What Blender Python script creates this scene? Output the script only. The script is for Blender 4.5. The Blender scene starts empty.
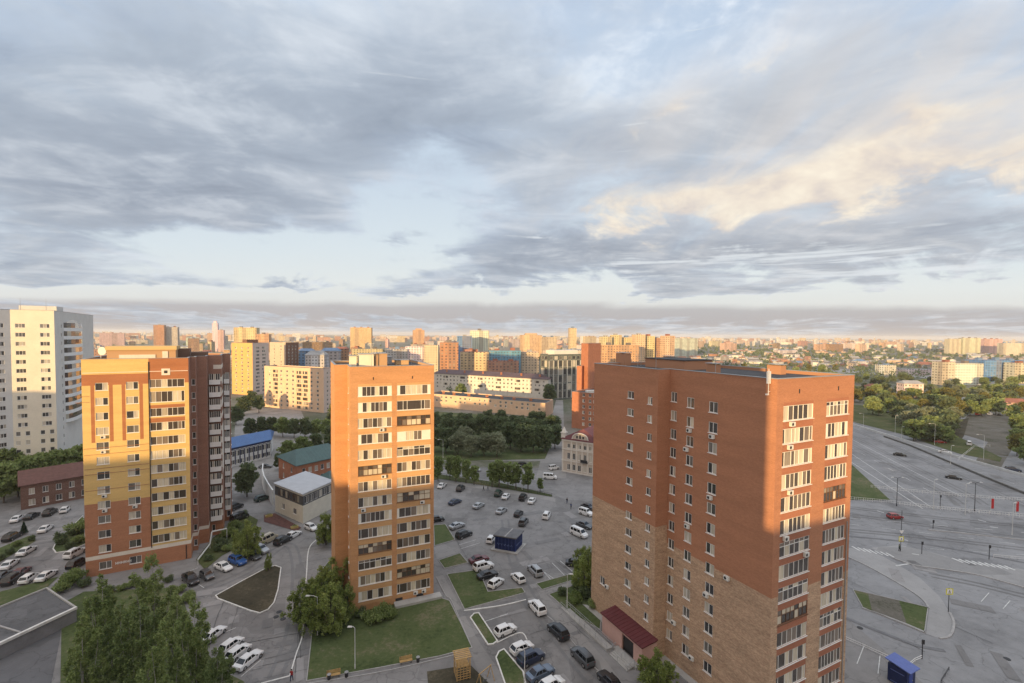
import bpy, bmesh, math, random
from mathutils import Vector, Matrix
R = math.radians
SC = bpy.context.scene
COL = SC.collection
random.seed(7)

# ------------------------------------------------------------------ camera
FPX, W, HGT = 470.0, 1024, 683
CAMH = 50.0
PITCH, ROLL = R(2.0), 0.0085
CX = 512.0
CY = 334.5 + FPX * math.tan(PITCH)
_Rt = Vector((1, 0, 0)); _F = Vector((0, math.cos(PITCH), -math.sin(PITCH))); _U = Vector((0, math.sin(PITCH), math.cos(PITCH)))

def ray(px, py):
    dx, dy = px - CX, py - CY
    c, s = math.cos(ROLL), math.sin(ROLL)
    x, y = dx * c + dy * s, -dx * s + dy * c
    return _Rt * x - _U * y + _F * FPX

def P(px, py, z=0.0):
    """the point of the plane at height z that the photograph shows at this pixel"""
    d = ray(px, py)
    t = (z - CAMH) / d.z
    return Vector((d.x * t, d.y * t, z))

def at_depth(px, py, depth):
    d = ray(px, py)
    t = depth / d.y
    return Vector((d.x * t, d.y * t, CAMH + d.z * t))

def proj(p):
    v = Vector(p) - Vector((0, 0, CAMH))
    x, y, z = v.dot(_Rt), v.dot(_U), v.dot(_F)
    x, y = x / z * FPX, -y / z * FPX
    c, s = math.cos(ROLL), math.sin(ROLL)
    return CX + x * c - y * s, CY + x * s + y * c

def along(c, d, px, z=20.0):
    """how far along d from c one must go for the upright there to be seen at column px"""
    lo, hi = 0.0, 400.0 if d[1] >= 0 else min(400.0, (c[1] - 3) / -d[1])
    f = lambda s: proj((c[0] + d[0] * s, c[1] + d[1] * s, z))[0] - px
    a = f(lo)
    for _ in range(60):
        m = (lo + hi) / 2
        if (f(m) > 0) == (a > 0): lo = m
        else: hi = m
    return lo

def make_camera():
    cd = bpy.data.cameras.new('camera'); co = bpy.data.objects.new('camera', cd); COL.objects.link(co)
    c, s = math.cos(ROLL), math.sin(ROLL)
    xa = _Rt * c + _U * s; ya = -_Rt * s + _U * c; za = -_F
    m = Matrix((xa, ya, za)).transposed().to_4x4(); m.translation = Vector((0, 0, CAMH))
    co.matrix_world = m
    cd.sensor_fit = 'HORIZONTAL'; cd.sensor_width = 36; cd.lens = 36 * FPX / W
    cd.shift_x = 0; cd.shift_y = (CY - HGT / 2) / W
    cd.clip_start = 0.1; cd.clip_end = 40000
    SC.camera = co
make_camera()

# ------------------------------------------------------------------ materials
MATS = {}
def nm(name):
    m = bpy.data.materials.new(name); m.use_nodes = True
    nt = m.node_tree
    return m, nt, nt.nodes['Principled BSDF']

def N(nt, t, **kw):
    n = nt.nodes.new(t)
    for k, v in kw.items():
        setattr(n, k, v)
    return n

def ramp(nt, src, stops, mode='LINEAR'):
    r = nt.nodes.new('ShaderNodeValToRGB'); r.color_ramp.interpolation = mode
    e = r.color_ramp.elements
    while len(e) > 1: e.remove(e[-1])
    for i, (p, c) in enumerate(stops):
        el = e[0] if i == 0 else e.new(p)
        el.position = p; el.color = (c[0], c[1], c[2], 1) if not isinstance(c, (int, float)) else (c, c, c, 1)
    nt.links.new(src, r.inputs[0])
    return r.outputs[0]

def mixc(nt, fac, a, b, blend='MIX'):
    n = nt.nodes.new('ShaderNodeMix'); n.data_type = 'RGBA'; n.blend_type = blend
    for sock, v in ((n.inputs[0], fac), (n.inputs[6], a), (n.inputs[7], b)):
        if isinstance(v, (int, float)): sock.default_value = v
        elif isinstance(v, (tuple, list)): sock.default_value = (v[0], v[1], v[2], 1)
        else: nt.links.new(v, sock)
    return n.outputs[2]

def math_(nt, op, a, b=None, c=None, clamp=False):
    n = nt.nodes.new('ShaderNodeMath'); n.operation = op; n.use_clamp = clamp
    for i, v in enumerate((a, b, c)):
        if v is None: continue
        if isinstance(v, (int, float)): n.inputs[i].default_value = v
        else: nt.links.new(v, n.inputs[i])
    return n.outputs[0]

def noise(nt, vec, scale, detail=4, rough=.55, dist=0.0):
    n = nt.nodes.new('ShaderNodeTexNoise'); n.inputs['Scale'].default_value = scale
    n.inputs['Detail'].default_value = detail; n.inputs['Roughness'].default_value = rough
    n.inputs['Distortion'].default_value = dist
    if vec is not None: nt.links.new(vec, n.inputs['Vector'])
    return n.outputs[0]

def vscale(nt, vec, s):
    n = nt.nodes.new('ShaderNodeMapping'); n.inputs['Scale'].default_value = s
    nt.links.new(vec, n.inputs['Vector'])
    return n.outputs[0]

def M(name, col, rough=.7, var=.12, scale=.6, metal=0.0, spec=.3, stretch=(1, 1, 1), bump=0.0, fine=6.0, coat=0.0):
    """plain surface with two octaves of tone variation in world metres"""
    if name in MATS: return MATS[name]
    m, nt, b = nm(name)
    g = N(nt, 'ShaderNodeNewGeometry')
    v = vscale(nt, g.outputs['Position'], stretch)
    n1 = noise(nt, v, scale, 5); n2 = noise(nt, v, scale * fine, 3)
    f = math_(nt, 'ADD', math_(nt, 'MULTIPLY', n1, .65), math_(nt, 'MULTIPLY', n2, .35))
    lo = [max(0, c * (1 - var * 2)) for c in col]; hi = [min(1, c * (1 + var * 2)) for c in col]
    c = ramp(nt, f, [(.25, lo), (.5, col), (.75, hi)])
    nt.links.new(c, b.inputs['Base Color'])
    b.inputs['Roughness'].default_value = rough; b.inputs['Metallic'].default_value = metal
    b.inputs['Specular IOR Level'].default_value = spec
    if coat: b.inputs['Coat Weight'].default_value = coat; b.inputs['Coat Roughness'].default_value = .05
    if bump:
        bp = N(nt, 'ShaderNodeBump'); bp.inputs['Strength'].default_value = bump; bp.inputs['Distance'].default_value = .05
        nt.links.new(n2, bp.inputs['Height']); nt.links.new(bp.outputs[0], b.inputs['Normal'])
    MATS[name] = m
    return m

def brick(name, c1, c2, mortar, mottle=.25, bw=.25, bh=.075, var=.16):
    """brickwork in the wall's own metres (UV): single bricks, patches and weather runs"""
    if name in MATS: return MATS[name]
    m, nt, b = nm(name)
    uv = N(nt, 'ShaderNodeUVMap').outputs[0]
    t = N(nt, 'ShaderNodeTexBrick'); nt.links.new(uv, t.inputs['Vector'])
    t.inputs['Scale'].default_value = 1; t.inputs['Brick Width'].default_value = bw; t.inputs['Row Height'].default_value = bh
    t.inputs['Mortar Size'].default_value = .008; t.inputs['Bias'].default_value = -.1
    t.inputs['Color1'].default_value = (*c1, 1); t.inputs['Color2'].default_value = (*c2, 1); t.inputs['Mortar'].default_value = (*mortar, 1)
    # clusters of odd bricks, a hand's width to a metre across
    cl = noise(nt, vscale(nt, uv, (1, 2.2, 1)), 2.2, 5, .7)
    cl2 = noise(nt, vscale(nt, uv, (1, 4, 1)), .35, 4, .6)
    f = math_(nt, 'ADD', math_(nt, 'MULTIPLY', cl, .6), math_(nt, 'MULTIPLY', cl2, .4))
    k = ramp(nt, f, [(.3, 1 - mottle), (.5, 1.0), (.7, 1 + mottle * .6)])
    # Color ramp clamps nothing above 1 for factors: use it as multiplier
    c = mixc(nt, 1.0, t.outputs['Color'], k, 'MULTIPLY')
    run = noise(nt, vscale(nt, uv, (.12, .8, 1)), 1.0, 4, .6)
    c = mixc(nt, 1.0, c, ramp(nt, run, [(.3, .90), (.6, 1.05)]), 'MULTIPLY')
    nt.links.new(c, b.inputs['Base Color']); b.inputs['Roughness'].default_value = .85; b.inputs['Specular IOR Level'].default_value = .2
    MATS[name] = m
    return m

def pane_mat(name='window_glass', dark=(.05, .05, .052), mid=(.15, .14, .125), pale=(.44, .40, .33), p=.74, rough=.06):
    if name in MATS: return MATS[name]
    m, nt, b = nm(name)
    g = N(nt, 'ShaderNodeNewGeometry'); oi = N(nt, 'ShaderNodeObjectInfo')
    s = math_(nt, 'ADD', g.outputs['Random Per Island'], math_(nt, 'MULTIPLY', oi.outputs['Random'], 7.31))
    wn = N(nt, 'ShaderNodeTexWhiteNoise', noise_dimensions='1D'); nt.links.new(s, wn.inputs['W'])
    c = ramp(nt, wn.outputs['Value'], [(0, dark), (p * .6, dark), (p * .8, mid), (p, mid), (p + .06, pale), (1, [x * 1.3 for x in pale])])
    v = vscale(nt, g.outputs['Position'], (6, 6, .4))
    c = mixc(nt, 1.0, c, ramp(nt, noise(nt, v, 1, 2), [(.3, .75), (.7, 1.1)]), 'MULTIPLY')
    nt.links.new(c, b.inputs['Base Color']); b.inputs['Roughness'].default_value = rough
    b.inputs['Specular IOR Level'].default_value = 1.0
    MATS[name] = m
    return m

# ------------------------------------------------------------------ mesh builder
class MB:
    def __init__(s): s.v, s.f, s.m, s.uv, s.has = [], [], [], [], False
    def face(s, pts, mat=0, uv=None):
        i = len(s.v); s.v.extend([tuple(p) for p in pts]); s.f.append(tuple(range(i, i + len(pts)))); s.m.append(mat)
        s.uv.append(uv)
        if uv: s.has = True
    def box(s, c, size, rz=0.0, mat=0, taper=1.0):
        """c = centre of the bottom face"""
        sx, sy, sz = size[0] / 2, size[1] / 2, size[2]
        cs, sn = math.cos(rz), math.sin(rz)
        def q(x, y, z): return (c[0] + x * cs - y * sn, c[1] + x * sn + y * cs, c[2] + z)
        a = [q(-sx, -sy, 0), q(sx, -sy, 0), q(sx, sy, 0), q(-sx, sy, 0)]
        t = taper
        b = [q(-sx * t, -sy * t, sz), q(sx * t, -sy * t, sz), q(sx * t, sy * t, sz), q(-sx * t, sy * t, sz)]
        s.hull(a, b, mat)
    def hull(s, a, b, mat=0, cap=True, capmat=None):
        i = len(s.v); n = len(a); s.v.extend([tuple(p) for p in a] + [tuple(p) for p in b])
        for k in range(n):
            l = (k + 1) % n
            s.f.append((i + k, i + l, i + n + l, i + n + k)); s.m.append(mat); s.uv.append(None)
        if cap:
            s.f.append(tuple(i + k for k in reversed(range(n)))); s.m.append(mat); s.uv.append(None)
            s.f.append(tuple(i + n + k for k in range(n))); s.m.append(mat if capmat is None else capmat); s.uv.append(None)
    def prism(s, poly, z0, z1, mat=0, capmat=None):
        s.hull([(p[0], p[1], z0) for p in poly], [(p[0], p[1], z1) for p in poly], mat, True, capmat)
    def tube(s, a, b, r0, r1=None, n=6, mat=0):
        a, b = Vector(a), Vector(b); r1 = r0 if r1 is None else r1
        d = (b - a).normalized(); x = d.orthogonal().normalized(); y = d.cross(x)
        ra = [a + (x * math.cos(2 * math.pi * k / n) + y * math.sin(2 * math.pi * k / n)) * r0 for k in range(n)]
        rb = [b + (x * math.cos(2 * math.pi * k / n) + y * math.sin(2 * math.pi * k / n)) * r1 for k in range(n)]
        s.hull(ra, rb, mat)
    def loft(s, rings, mat=0, caps=True):
        i = len(s.v); n = len(rings[0])
        for r in rings: s.v.extend([tuple(p) for p in r])
        for j in range(len(rings) - 1):
            for k in range(n):
                l = (k + 1) % n
                s.f.append((i + j * n + k, i + j * n + l, i + (j + 1) * n + l, i + (j + 1) * n + k)); s.m.append(mat); s.uv.append(None)
        if caps:
            s.f.append(tuple(i + k for k in reversed(range(n)))); s.m.append(mat); s.uv.append(None)
            b = i + (len(rings) - 1) * n
            s.f.append(tuple(b + k for k in range(n))); s.m.append(mat); s.uv.append(None)
    def mesh(s, name, mats, origin=(0, 0, 0), smooth=False):
        me = bpy.data.meshes.new(name)
        o = origin
        me.from_pydata([(p[0] - o[0], p[1] - o[1], p[2] - o[2]) for p in s.v], [], s.f)
        for m in (mats if isinstance(mats, (list, tuple)) else [mats]): me.materials.append(m)
        me.polygons.foreach_set('material_index', s.m)
        if s.has:
            l = me.uv_layers.new(name='UVMap'); k = 0; flat = []
            for f, uv in zip(s.f, s.uv):
                if uv: 
                    for q in uv: flat.extend(q)
                else: flat.extend([0.0, 0.0] * len(f))
            l.data.foreach_set('uv', flat)
        if smooth: me.polygons.foreach_set('use_smooth', [True] * len(s.f))
        me.update()
        return me
    def build(s, name, mats, parent=None, origin=(0, 0, 0), smooth=False, loc=None):
        return link(name, s.mesh(name, mats, origin, smooth), parent, loc)

def link(name, me, parent=None, loc=None, rz=0.0):
    o = bpy.data.objects.new(name, me); COL.objects.link(o)
    if parent is not None: o.parent = parent
    if loc is not None: o.location = loc
    if rz: o.rotation_euler = (0, 0, rz)
    return o

def tag(o, label=None, cat=None, group=None, kind=None):
    if label: o['label'] = label
    if cat: o['category'] = cat
    if group: o['group'] = group
    if kind: o['kind'] = kind
    return o

def thing(name, label, cat, loc, group=None, rz=0.0):
    o = bpy.data.objects.new(name, None); o.empty_display_size = .5; COL.objects.link(o)
    o.location = loc; o.rotation_euler = (0, 0, rz)
    return tag(o, label, cat, group)

def copy_tree(o, loc=None, rz=None, parent=None):
    c = o.copy(); COL.objects.link(c)
    if parent is not None: c.parent = parent
    for ch in o.children: copy_tree(ch, None, None, c)
    if loc is not None: c.location = loc
    if rz is not None: c.rotation_euler = (0, 0, rz)
    return c

ORD = ['first', 'second', 'third', 'fourth', 'fifth', 'sixth', 'seventh', 'eighth', 'ninth', 'tenth', 'eleventh', 'twelfth',
       'thirteenth', 'fourteenth', 'fifteenth', 'sixteenth', 'seventeenth', 'eighteenth', 'nineteenth', 'twentieth', 'twenty-first', 'twenty-second', 'twenty-third', 'twenty-fourth', 'twenty-fifth', 'twenty-sixth', 'twenty-seventh', 'twenty-eighth', 'twenty-ninth', 'thirtieth']

# shared materials
M_WHITE = M('white_frame', (.72, .71, .68), .45, .05)
M_BROWNF = M('brown_frame', (.13, .065, .035), .6, .1)
M_GLASS = pane_mat()
M_GLASS2 = pane_mat('loggia_glass', (.07, .058, .05), (.21, .17, .135), (.52, .46, .35), .66)
M_PANEL = M('white_panel', (.68, .66, .6), .5, .05)
M_ROOF = M('bitumen_roof', (.055, .055, .058), .85, .25, .3)
M_CONC = M('concrete', (.36, .35, .33), .85, .12, .5)
M_METAL = M('grey_metal', (.32, .33, .34), .45, .08, metal=.3)
M_DARK = M('dark_metal', (.03, .03, .032), .5, .08)
M_AC = M('air_conditioner_shell', (.62, .61, .57), .5, .06)
M_WOOD = M('pale_wood', (.42, .27, .11), .7, .15, 2)

# ------------------------------------------------------------------ windows
WCACHE = {}
def window_meshes(w, h, divs, frame='white', sill=True, transom=0.0, side=0.0, glass='window', fw=.07):
    """frame and pane meshes; x along the wall, z up from the opening's bottom, y = 0 the wall face, +y inwards"""
    key = (round(w, 2), round(h, 2), divs, frame, sill, transom, side, glass)
    if key in WCACHE: return WCACHE[key]
    fm = {'white': M_WHITE, 'brown': M_BROWNF, 'panel': M_WHITE}[frame]
    f = MB(); p = MB()
    y0, y1 = .05, .115
    def bar(x0, x1, z0, z1, mt=0): f.box(((x0 + x1) / 2, (y0 + y1) / 2, z0), (x1 - x0, y1 - y0, z1 - z0), 0, mt)
    bar(-w / 2 + .002, w / 2 - .002, .002, fw); bar(-w / 2 + .002, w / 2 - .002, h - fw, h - .002)
    bar(-w / 2 + .002, -w / 2 + fw, fw, h - fw); bar(w / 2 - fw, w / 2 - .002, fw, h - fw)
    gx0, gx1 = -w / 2 + fw, w / 2 - fw
    if side:
        bar(gx0, gx0 + side, fw, h - fw, 1); bar(gx1 - side, gx1, fw, h - fw, 1); gx0 += side; gx1 -= side
    if isinstance(divs, int): cuts = [gx0 + (gx1 - gx0) * k / divs for k in range(divs + 1)]
    else: cuts = [gx0] + [-w / 2 + w * d for d in divs] + [gx1]
    for c in cuts[1:-1]: bar(c - fw / 2, c + fw / 2, fw, h - fw)
    for a, b in zip(cuts, cuts[1:]):
        a2 = a + (fw / 2 if a != cuts[0] else 0); b2 = b - (fw / 2 if b != cuts[-1] else 0)
        if transom:
            zt = h * transom
            bar(a2, b2, zt - .03, zt + .03)
            for z0, z1 in ((fw, zt - .03), (zt + .03, h - fw)):
                p.face([(a2, .1, z0), (b2, .1, z0), (b2, .1, z1), (a2, .1, z1)])
        else:
            p.face([(a2, .1, fw), (b2, .1, fw), (b2, .1, h - fw), (a2, .1, h - fw)])
    if sill: f.box((0, -.055, -.07), (w + .16, .1, .07))
    fme = f.mesh('window', [fm, M_PANEL]); pme = p.mesh('pane', [M_GLASS if glass == 'window' else M_GLASS2])
    WCACHE[key] = (fme, pme)
    return fme, pme

def ac_mesh():
    if 'ac' in WCACHE: return WCACHE['ac']
    b = MB(); b.box((0, -.2, 0), (.8, .32, .55)); b.tube((-.12, -.362, .28), (-.12, -.375, .28), .2, .2, 12, 1)
    b.box((-.3, -.2, -.06), (.06, .4, .06), 0, 1); b.box((.3, -.2, -.06), (.06, .4, .06), 0, 1)
    WCACHE['ac'] = b.mesh('air_conditioner', [M_AC, M_DARK])
    return WCACHE['ac']

class Building:
    """a block on a counter-clockwise footprint; faces cut for their openings, every window an object of its own"""
    def __init__(s, name, label, cat, poly, z0, z1, group=None):
        s.poly = [Vector((p[0], p[1])) for p in poly]; s.z0, s.z1 = z0, z1
        c = sum(s.poly, Vector((0, 0))) / len(s.poly)
        s.o = Vector((c.x, c.y, 0))
        s.root = thing(name, label, cat, s.o, group)
        s.op = {i: [] for i in range(len(poly))}
        s.pend = []
    def edge(s, i):
        a, b = s.poly[i], s.poly[(i + 1) % len(s.poly)]
        d = (b - a); L = d.length; d = d / L
        return a, d, L
    def u(s, i, px, z=20.0):
        a, d, L = s.edge(i)
        return along(a, d, px, z)
    def pt(s, i, u, z, out=0.0):
        a, d, L = s.edge(i)
        return Vector((a.x + d.x * u + d.y * out, a.y + d.y * u - d.x * out, z))
    def window(s, i, u, z, w, h, divs=2, name='window', opening=True, pane=True, **kw):
        """z = bottom of the opening, u = its centre"""
        if opening: s.op[i].append((u - w / 2, u + w / 2, z, z + h))
        s.pend.append((i, u, z, w, h, divs, name, kw, pane))
    def place(s):
        for i, u, z, w, h, divs, name, kw, pane in s.pend:
            fme, pme = window_meshes(w, h, divs, **kw)
            a, d, L = s.edge(i)
            o = link(name, fme, s.root, s.pt(i, u, z) - s.o, math.atan2(d.y, d.x))
            if pane: link('pane', pme, o)
    def walls(s, mats, matf=lambda i, u, z: 0, zb=(), ub={}, depth=.13, base=None):
        mb = MB()
        for i in range(len(s.poly)):
            a, d, L = s.edge(i)
            ops = s.op[i]
            us = sorted({0.0, L} | {round(x, 4) for o in ops for x in o[:2]} | set(ub.get(i, ())))
            zs = sorted({s.z0, s.z1} | {round(x, 4) for o in ops for x in o[2:]} | {z for z in zb if s.z0 < z < s.z1})
            us = [x for x in us if 0 <= x <= L]
            for ua, ubb in zip(us, us[1:]):
                um = (ua + ubb) / 2
                colops = [o for o in ops if o[0] - 1e-3 < um < o[1] + 1e-3]
                # merge rows: walk z and flush when material or hole changes
                start = None; cur = None
                segs = []
                for za, zc in zip(zs, zs[1:]):
                    zm = (za + zc) / 2
                    hole = any(o[2] - 1e-3 < zm < o[3] + 1e-3 for o in colops)
                    k = None if hole else matf(i, um, zm)
                    if segs and segs[-1][2] == k: segs[-1][1] = zc
                    else: segs.append([za, zc, k])
                for za, zc, k in segs:
                    if k is None: continue
                    mb.face([s.pt(i, ua, za), s.pt(i, ubb, za), s.pt(i, ubb, zc), s.pt(i, ua, zc)], k,
                            [(ua + i * 37, za), (ubb + i * 37, za), (ubb + i * 37, zc), (ua + i * 37, zc)])
            for o in ops:
                u0, u1, za, zc = o
                k = matf(i, (u0 + u1) / 2, za - .05)
                q = lambda u, z, dd: s.pt(i, u, z, -dd)
                for A, B in (((u0, za), (u1, za)), ((u1, za), (u1, zc)), ((u1, zc), (u0, zc)), ((u0, zc), (u0, za))):
                    mb.face([q(A[0], A[1], 0), q(B[0], B[1], 0), q(B[0], B[1], depth), q(A[0], A[1], depth)], k,
                            [(A[0], A[1]), (B[0], B[1]), (B[0] + .1, B[1]), (A[0] + .1, A[1])])
        return mb.build('wall', mats, s.root, s.o)
    def roof(s, mat, drop=.0, capmat=None, parapet=0.9, pt=.35, pmat=None, cap=True):
        """flat roof sunk behind a parapet with a metal coping"""
        r = MB(); z = s.z1 - parapet
        r.face([(p.x, p.y, z) for p in s.poly])
        ro = r.build('roof', mat, s.root, s.o)
        if parapet > .05:
            ins = inset(s.poly, pt)
            p = MB(); n = len(s.poly)
            out = inset(s.poly, -.06)
            for k in range(n):
                l = (k + 1) % n
                p.face([(ins[l].x, ins[l].y, z), (ins[k].x, ins[k].y, z), (ins[k].x, ins[k].y, s.z1), (ins[l].x, ins[l].y, s.z1)], 0)
                a, b, c, d = out[k], out[l], ins[l], ins[k]
                zt = s.z1 + .002
                p.hull([(a.x, a.y, zt), (b.x, b.y, zt), (c.x, c.y, zt), (d.x, d.y, zt)], [(a.x, a.y, zt + .08), (b.x, b.y, zt + .08), (c.x, c.y, zt + .08), (d.x, d.y, zt + .08)], 1)
            p.build('parapet', [pmat or M_CONC, capmat or M_METAL], s.root, s.o)
        return ro
    def part(s, name, mb, mats, parent=None, **kw):
        o = mb.build(name, mats, s.root, s.o, **kw)
        if parent is not None: o.parent = parent
        return o
    def ac(s, i, u, z):
        a, d, L = s.edge(i)
        return link('air_conditioner', ac_mesh(), s.root, s.pt(i, u, z) - s.o, math.atan2(d.y, d.x))

def inset(poly, t):
    n = len(poly); out = []
    for k in range(n):
        p0, p1, p2 = poly[k - 1], poly[k], poly[(k + 1) % n]
        d1 = (p1 - p0).normalized(); d2 = (p2 - p1).normalized()
        n1 = Vector((-d1.y, d1.x)); n2 = Vector((-d2.y, d2.x))
        b = n1 + n2
        k_ = t / max(.3, (1 + n1.dot(n2)))
        out.append(p1 + b * k_)
    return out

def dirv(deg):
    """unit vector at this azimuth (0 = straight ahead, + = right)"""
    return Vector((math.sin(R(deg)), math.cos(R(deg))))
# ================================================================== the four near towers
RED1, RED2, MORT = (.345, .155, .088), (.415, .192, .108), (.36, .26, .2)
TAN1, TAN2 = (.50, .345, .225), (.33, .19, .122)
BR_RED = brick('red_brickwork', RED1, RED2, (.38, .2, .12), .13)
BR_TAN = brick('mixed_tan_brickwork', TAN1, TAN2, (.45, .34, .24), .5)
BR_SPAN = brick('dark_red_spandrel_brick', (.32, .125, .072), (.37, .145, .085), (.33, .18, .12), .16)
BR_ORA = brick('orange_brickwork', (.455, .226, .102), (.515, .262, .122), (.46, .29, .165), .17)
BR_ORA2 = brick('sandy_orange_spandrel_brick', (.515, .29, .135), (.565, .325, .15), (.5, .33, .18), .14)
BR_YEL = brick('yellow_facing_brick', (.60, .405, .15), (.655, .45, .175), (.58, .42, .2), .07)
BR_BRN = brick('brown_facing_brick', (.34, .13, .055), (.38, .15, .065), (.33, .17, .1), .1)
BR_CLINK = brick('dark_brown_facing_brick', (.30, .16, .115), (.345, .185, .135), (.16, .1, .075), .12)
ST_WHITE = M('white_band_render', (.66, .6, .52), .8, .06)
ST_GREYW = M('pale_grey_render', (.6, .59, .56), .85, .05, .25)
ST_CREAM = M('cream_render', (.70, .64, .52), .85, .05, .25)

def loggia(B, i, u, z, w, h, rnd, allow_brown=True, opening=True):
    """one bay of glazed loggia; the owners' glazing differs from floor to floor"""
    r = rnd.random()
    if r < .5: B.window(i, u, z, w, h, rnd.choice((6, 7, 7)), 'loggia_window', opening, glass='loggia')
    elif r < .64: B.window(i, u, z, w, h, 5, 'loggia_window', opening, side=.5, glass='loggia')
    elif r < .8: B.window(i, u, z, w, h, 6, 'loggia_window', opening, transom=.72, glass='loggia')
    elif r < .9 and allow_brown: B.window(i, u, z, w, h, 7, 'loggia_window', opening, frame='brown', transom=.62, glass='loggia')
    else: B.window(i, u, z, w, h, (.08, .3, .42, .56, .72, .9), 'loggia_window', opening, glass='loggia')

def red_brick_tower():
    rnd = random.Random(41)
    C = P(771.5, 599, 18.0).to_2d()
    a, b, nl = dirv(-26.5), dirv(63.5), dirv(-116.5)
    Mi = C + a * along(C, a, 667)
    w = along(Mi, nl, 655.2)
    Mo = Mi + nl * w
    Fa = Mo + a * along(Mo, a, 592.5)
    D = C + b * along(C, b, 848.5)
    L = (Fa - Mo).length + (Mi - C).length
    G = D + a * L
    poly = [Fa, Mo, Mi, C, D, G]
    B = Building('apartment_tower', 'red brick apartment tower, paler brick below, with dark red porch', 'building', poly, 0, 44.9)
    zs = [40.0 - 2.83 * k for k in range(14)]
    # gable side, inner part: three columns
    cols = [(B.u(2, 671.3), 1.15), (B.u(2, 687.6), 1.3), (B.u(2, 710), 1.45)]
    for ci, (u, ww) in enumerate(cols):
        for k, z in enumerate(zs):
            zz = z - (0, .45, .55)[ci] * (1 if ci else 0)
            B.window(2, u, zz, ww, 1.5, (.5,) if ci else (.55,))
    for (ci, k, du, dz) in ((1, 1, 0, -.75), (1, 2, -.5, -.8), (2, 1, 0, -.75), (1, 6, 0, -.75), (2, 4, -.1, -.8), (2, 9, -.4, -.6), (0, 12, 1.0, .1), (1, 13, 1.3, .1)):
        B.ac(2, cols[ci][0] + du, zs[k] + dz - (0, .45, .55)[ci])
    B.ac(2, B.u(2, 728), 17.4)
    # outer part: two columns
    for ci, (px, ww, hh) in enumerate(((628.6, 1.5, 1.2), (647.6, 1.0, 1.15))):
        u = B.u(0, px)
        for k, z in enumerate(zs):
            if k == 13: continue
            B.window(0, u, z - .25 - .35 * ci, ww, hh, (.6,))
    B.window(0, B.u(0, 603.5), zs[12] - .3, 1.3, 1.4, 2)
    B.ac(0, B.u(0, 609), zs[12] - .2)
    # sunny side: two loggia bays
    bays = [(B.u(3, 778.6), B.u(3, 808.5)), (B.u(3, 821.5), B.u(3, 843.5))]
    for (u0, u1) in bays:
        for k, z in enumerate(zs):
            loggia(B, 3, (u0 + u1) / 2, z - .28, u1 - u0, 1.85, rnd)
    for (bi, k, f) in ((0, 0, .25), (0, 1, .2), (0, 3, .25), (0, 5, .15), (0, 6, .85)):
        B.ac(3, bays[bi][0] + (bays[bi][1] - bays[bi][0]) * f, zs[k] - .98)
    def mf(i, u, z):
        if i == 3:
            inb = any(x[0] - .01 < u < x[1] + .01 for x in bays)
            if inb and z < 42.0: return 2
        return 0 if z > (20.8 if i in (0, 1) else 18.0) else 1
    ub = {3: [x for bb in bays for x in bb]}
    B.walls([BR_RED, BR_TAN, BR_RED, BR_SPAN], lambda i, u, z: (3 if (mf(i, u, z) == 2) else mf(i, u, z)), zb=(18.0, 20.8, 42.0), ub=ub)
    B.roof(M_ROOF, parapet=.45, pmat=BR_RED)
    # narrow vents under the parapet
    for (u0, u1) in bays:
        v = MB(); a_, d_, _ = B.edge(3)
        v.box(B.pt(3, (u0 + u1) / 2, 43.0, .02), (.16, .06, .55), math.atan2(d_.y, d_.x))
        B.part('attic_vent', v, M_DARK)
    # roof gear
    ang = math.atan2(b.y, b.x)
    zr = B.z1 - .45
    def rp(u, v): return C + b * u + a * v
    lh = MB(); q = rp(8.5, 24); lh.box((q.x, q.y, zr), (6.5, 9, 1.5), ang); B.part('lift_housing', lh, BR_RED)
    lr = MB(); lr.box((q.x, q.y, zr + 1.502), (6.8, 9.3, .12), ang); B.part('lift_housing_roof', lr, M_ROOF)
    for (u, v, sx, sy, hh) in ((4, 33, 1.6, 2.4, 2.2), (13, 9, 1.2, 2.2, 1.3), (5.5, 14, 1, 1.8, 1.3), (12.5, 30, 1.2, 2, 1.6)):
        q = rp(u, v); m = MB(); m.box((q.x, q.y, zr), (sx, sy, hh), ang); m.box((q.x, q.y, zr + hh + .12), (sx + .3, sy + .3, .08), ang, 1)
        for s1 in (-1, 1):
            for s2 in (-1, 1):
                m.box((q.x + b.x * s1 * sx * .4 + a.x * s2 * sy * .4, q.y + b.y * s1 * sx * .4 + a.y * s2 * sy * .4, zr + hh), (.1, .1, .12), ang, 1)
        B.part('vent_shaft', m, [BR_RED, M_METAL])
    for (u, v, hh) in ((1.6, 22, 3.0), (2.2, 27, 2.2), (1.2, 10, 2.4), (6.5, 31, 3.4)):
        q = rp(u, v); m = MB(); m.tube((q.x, q.y, zr), (q.x, q.y, zr + hh), .04, .025)
        for k in range(3): m.tube((q.x - .5 + .1 * k, q.y, zr + hh - .25 * k), (q.x + .5 - .1 * k, q.y, zr + hh - .25 * k), .02, .02, 4)
        B.part('antenna', m, M_METAL)
    # white phone mast unit hanging over the corner of the parapet
    m = MB(); q = rp(.25, .95) + nl * .55
    m.box((q.x, q.y, 44.3), (.42, .3, 1.5), ang); m.tube((q.x, q.y, 43.0), (q.x, q.y, 46.1), .045); m.box((q.x + .2 * nl.x, q.y + .2 * nl.y, 42.9), (.45, .2, .18), ang)
    q2 = q - nl * .45; m.tube((q2.x, q2.y, 43.3), (q.x, q.y, 43.3), .04); m.tube((q2.x, q2.y, 44.6), (q.x, q.y, 44.6), .04)
    B.part('phone_mast_unit', m, M_WHITE)
    # downpipe at the far right corner
    m = MB(); q = D - b * .8 - a * .12; m.tube((q.x, q.y, .3), (q.x, q.y, 25), .07); B.part('downpipe', m, M_METAL)
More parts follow.
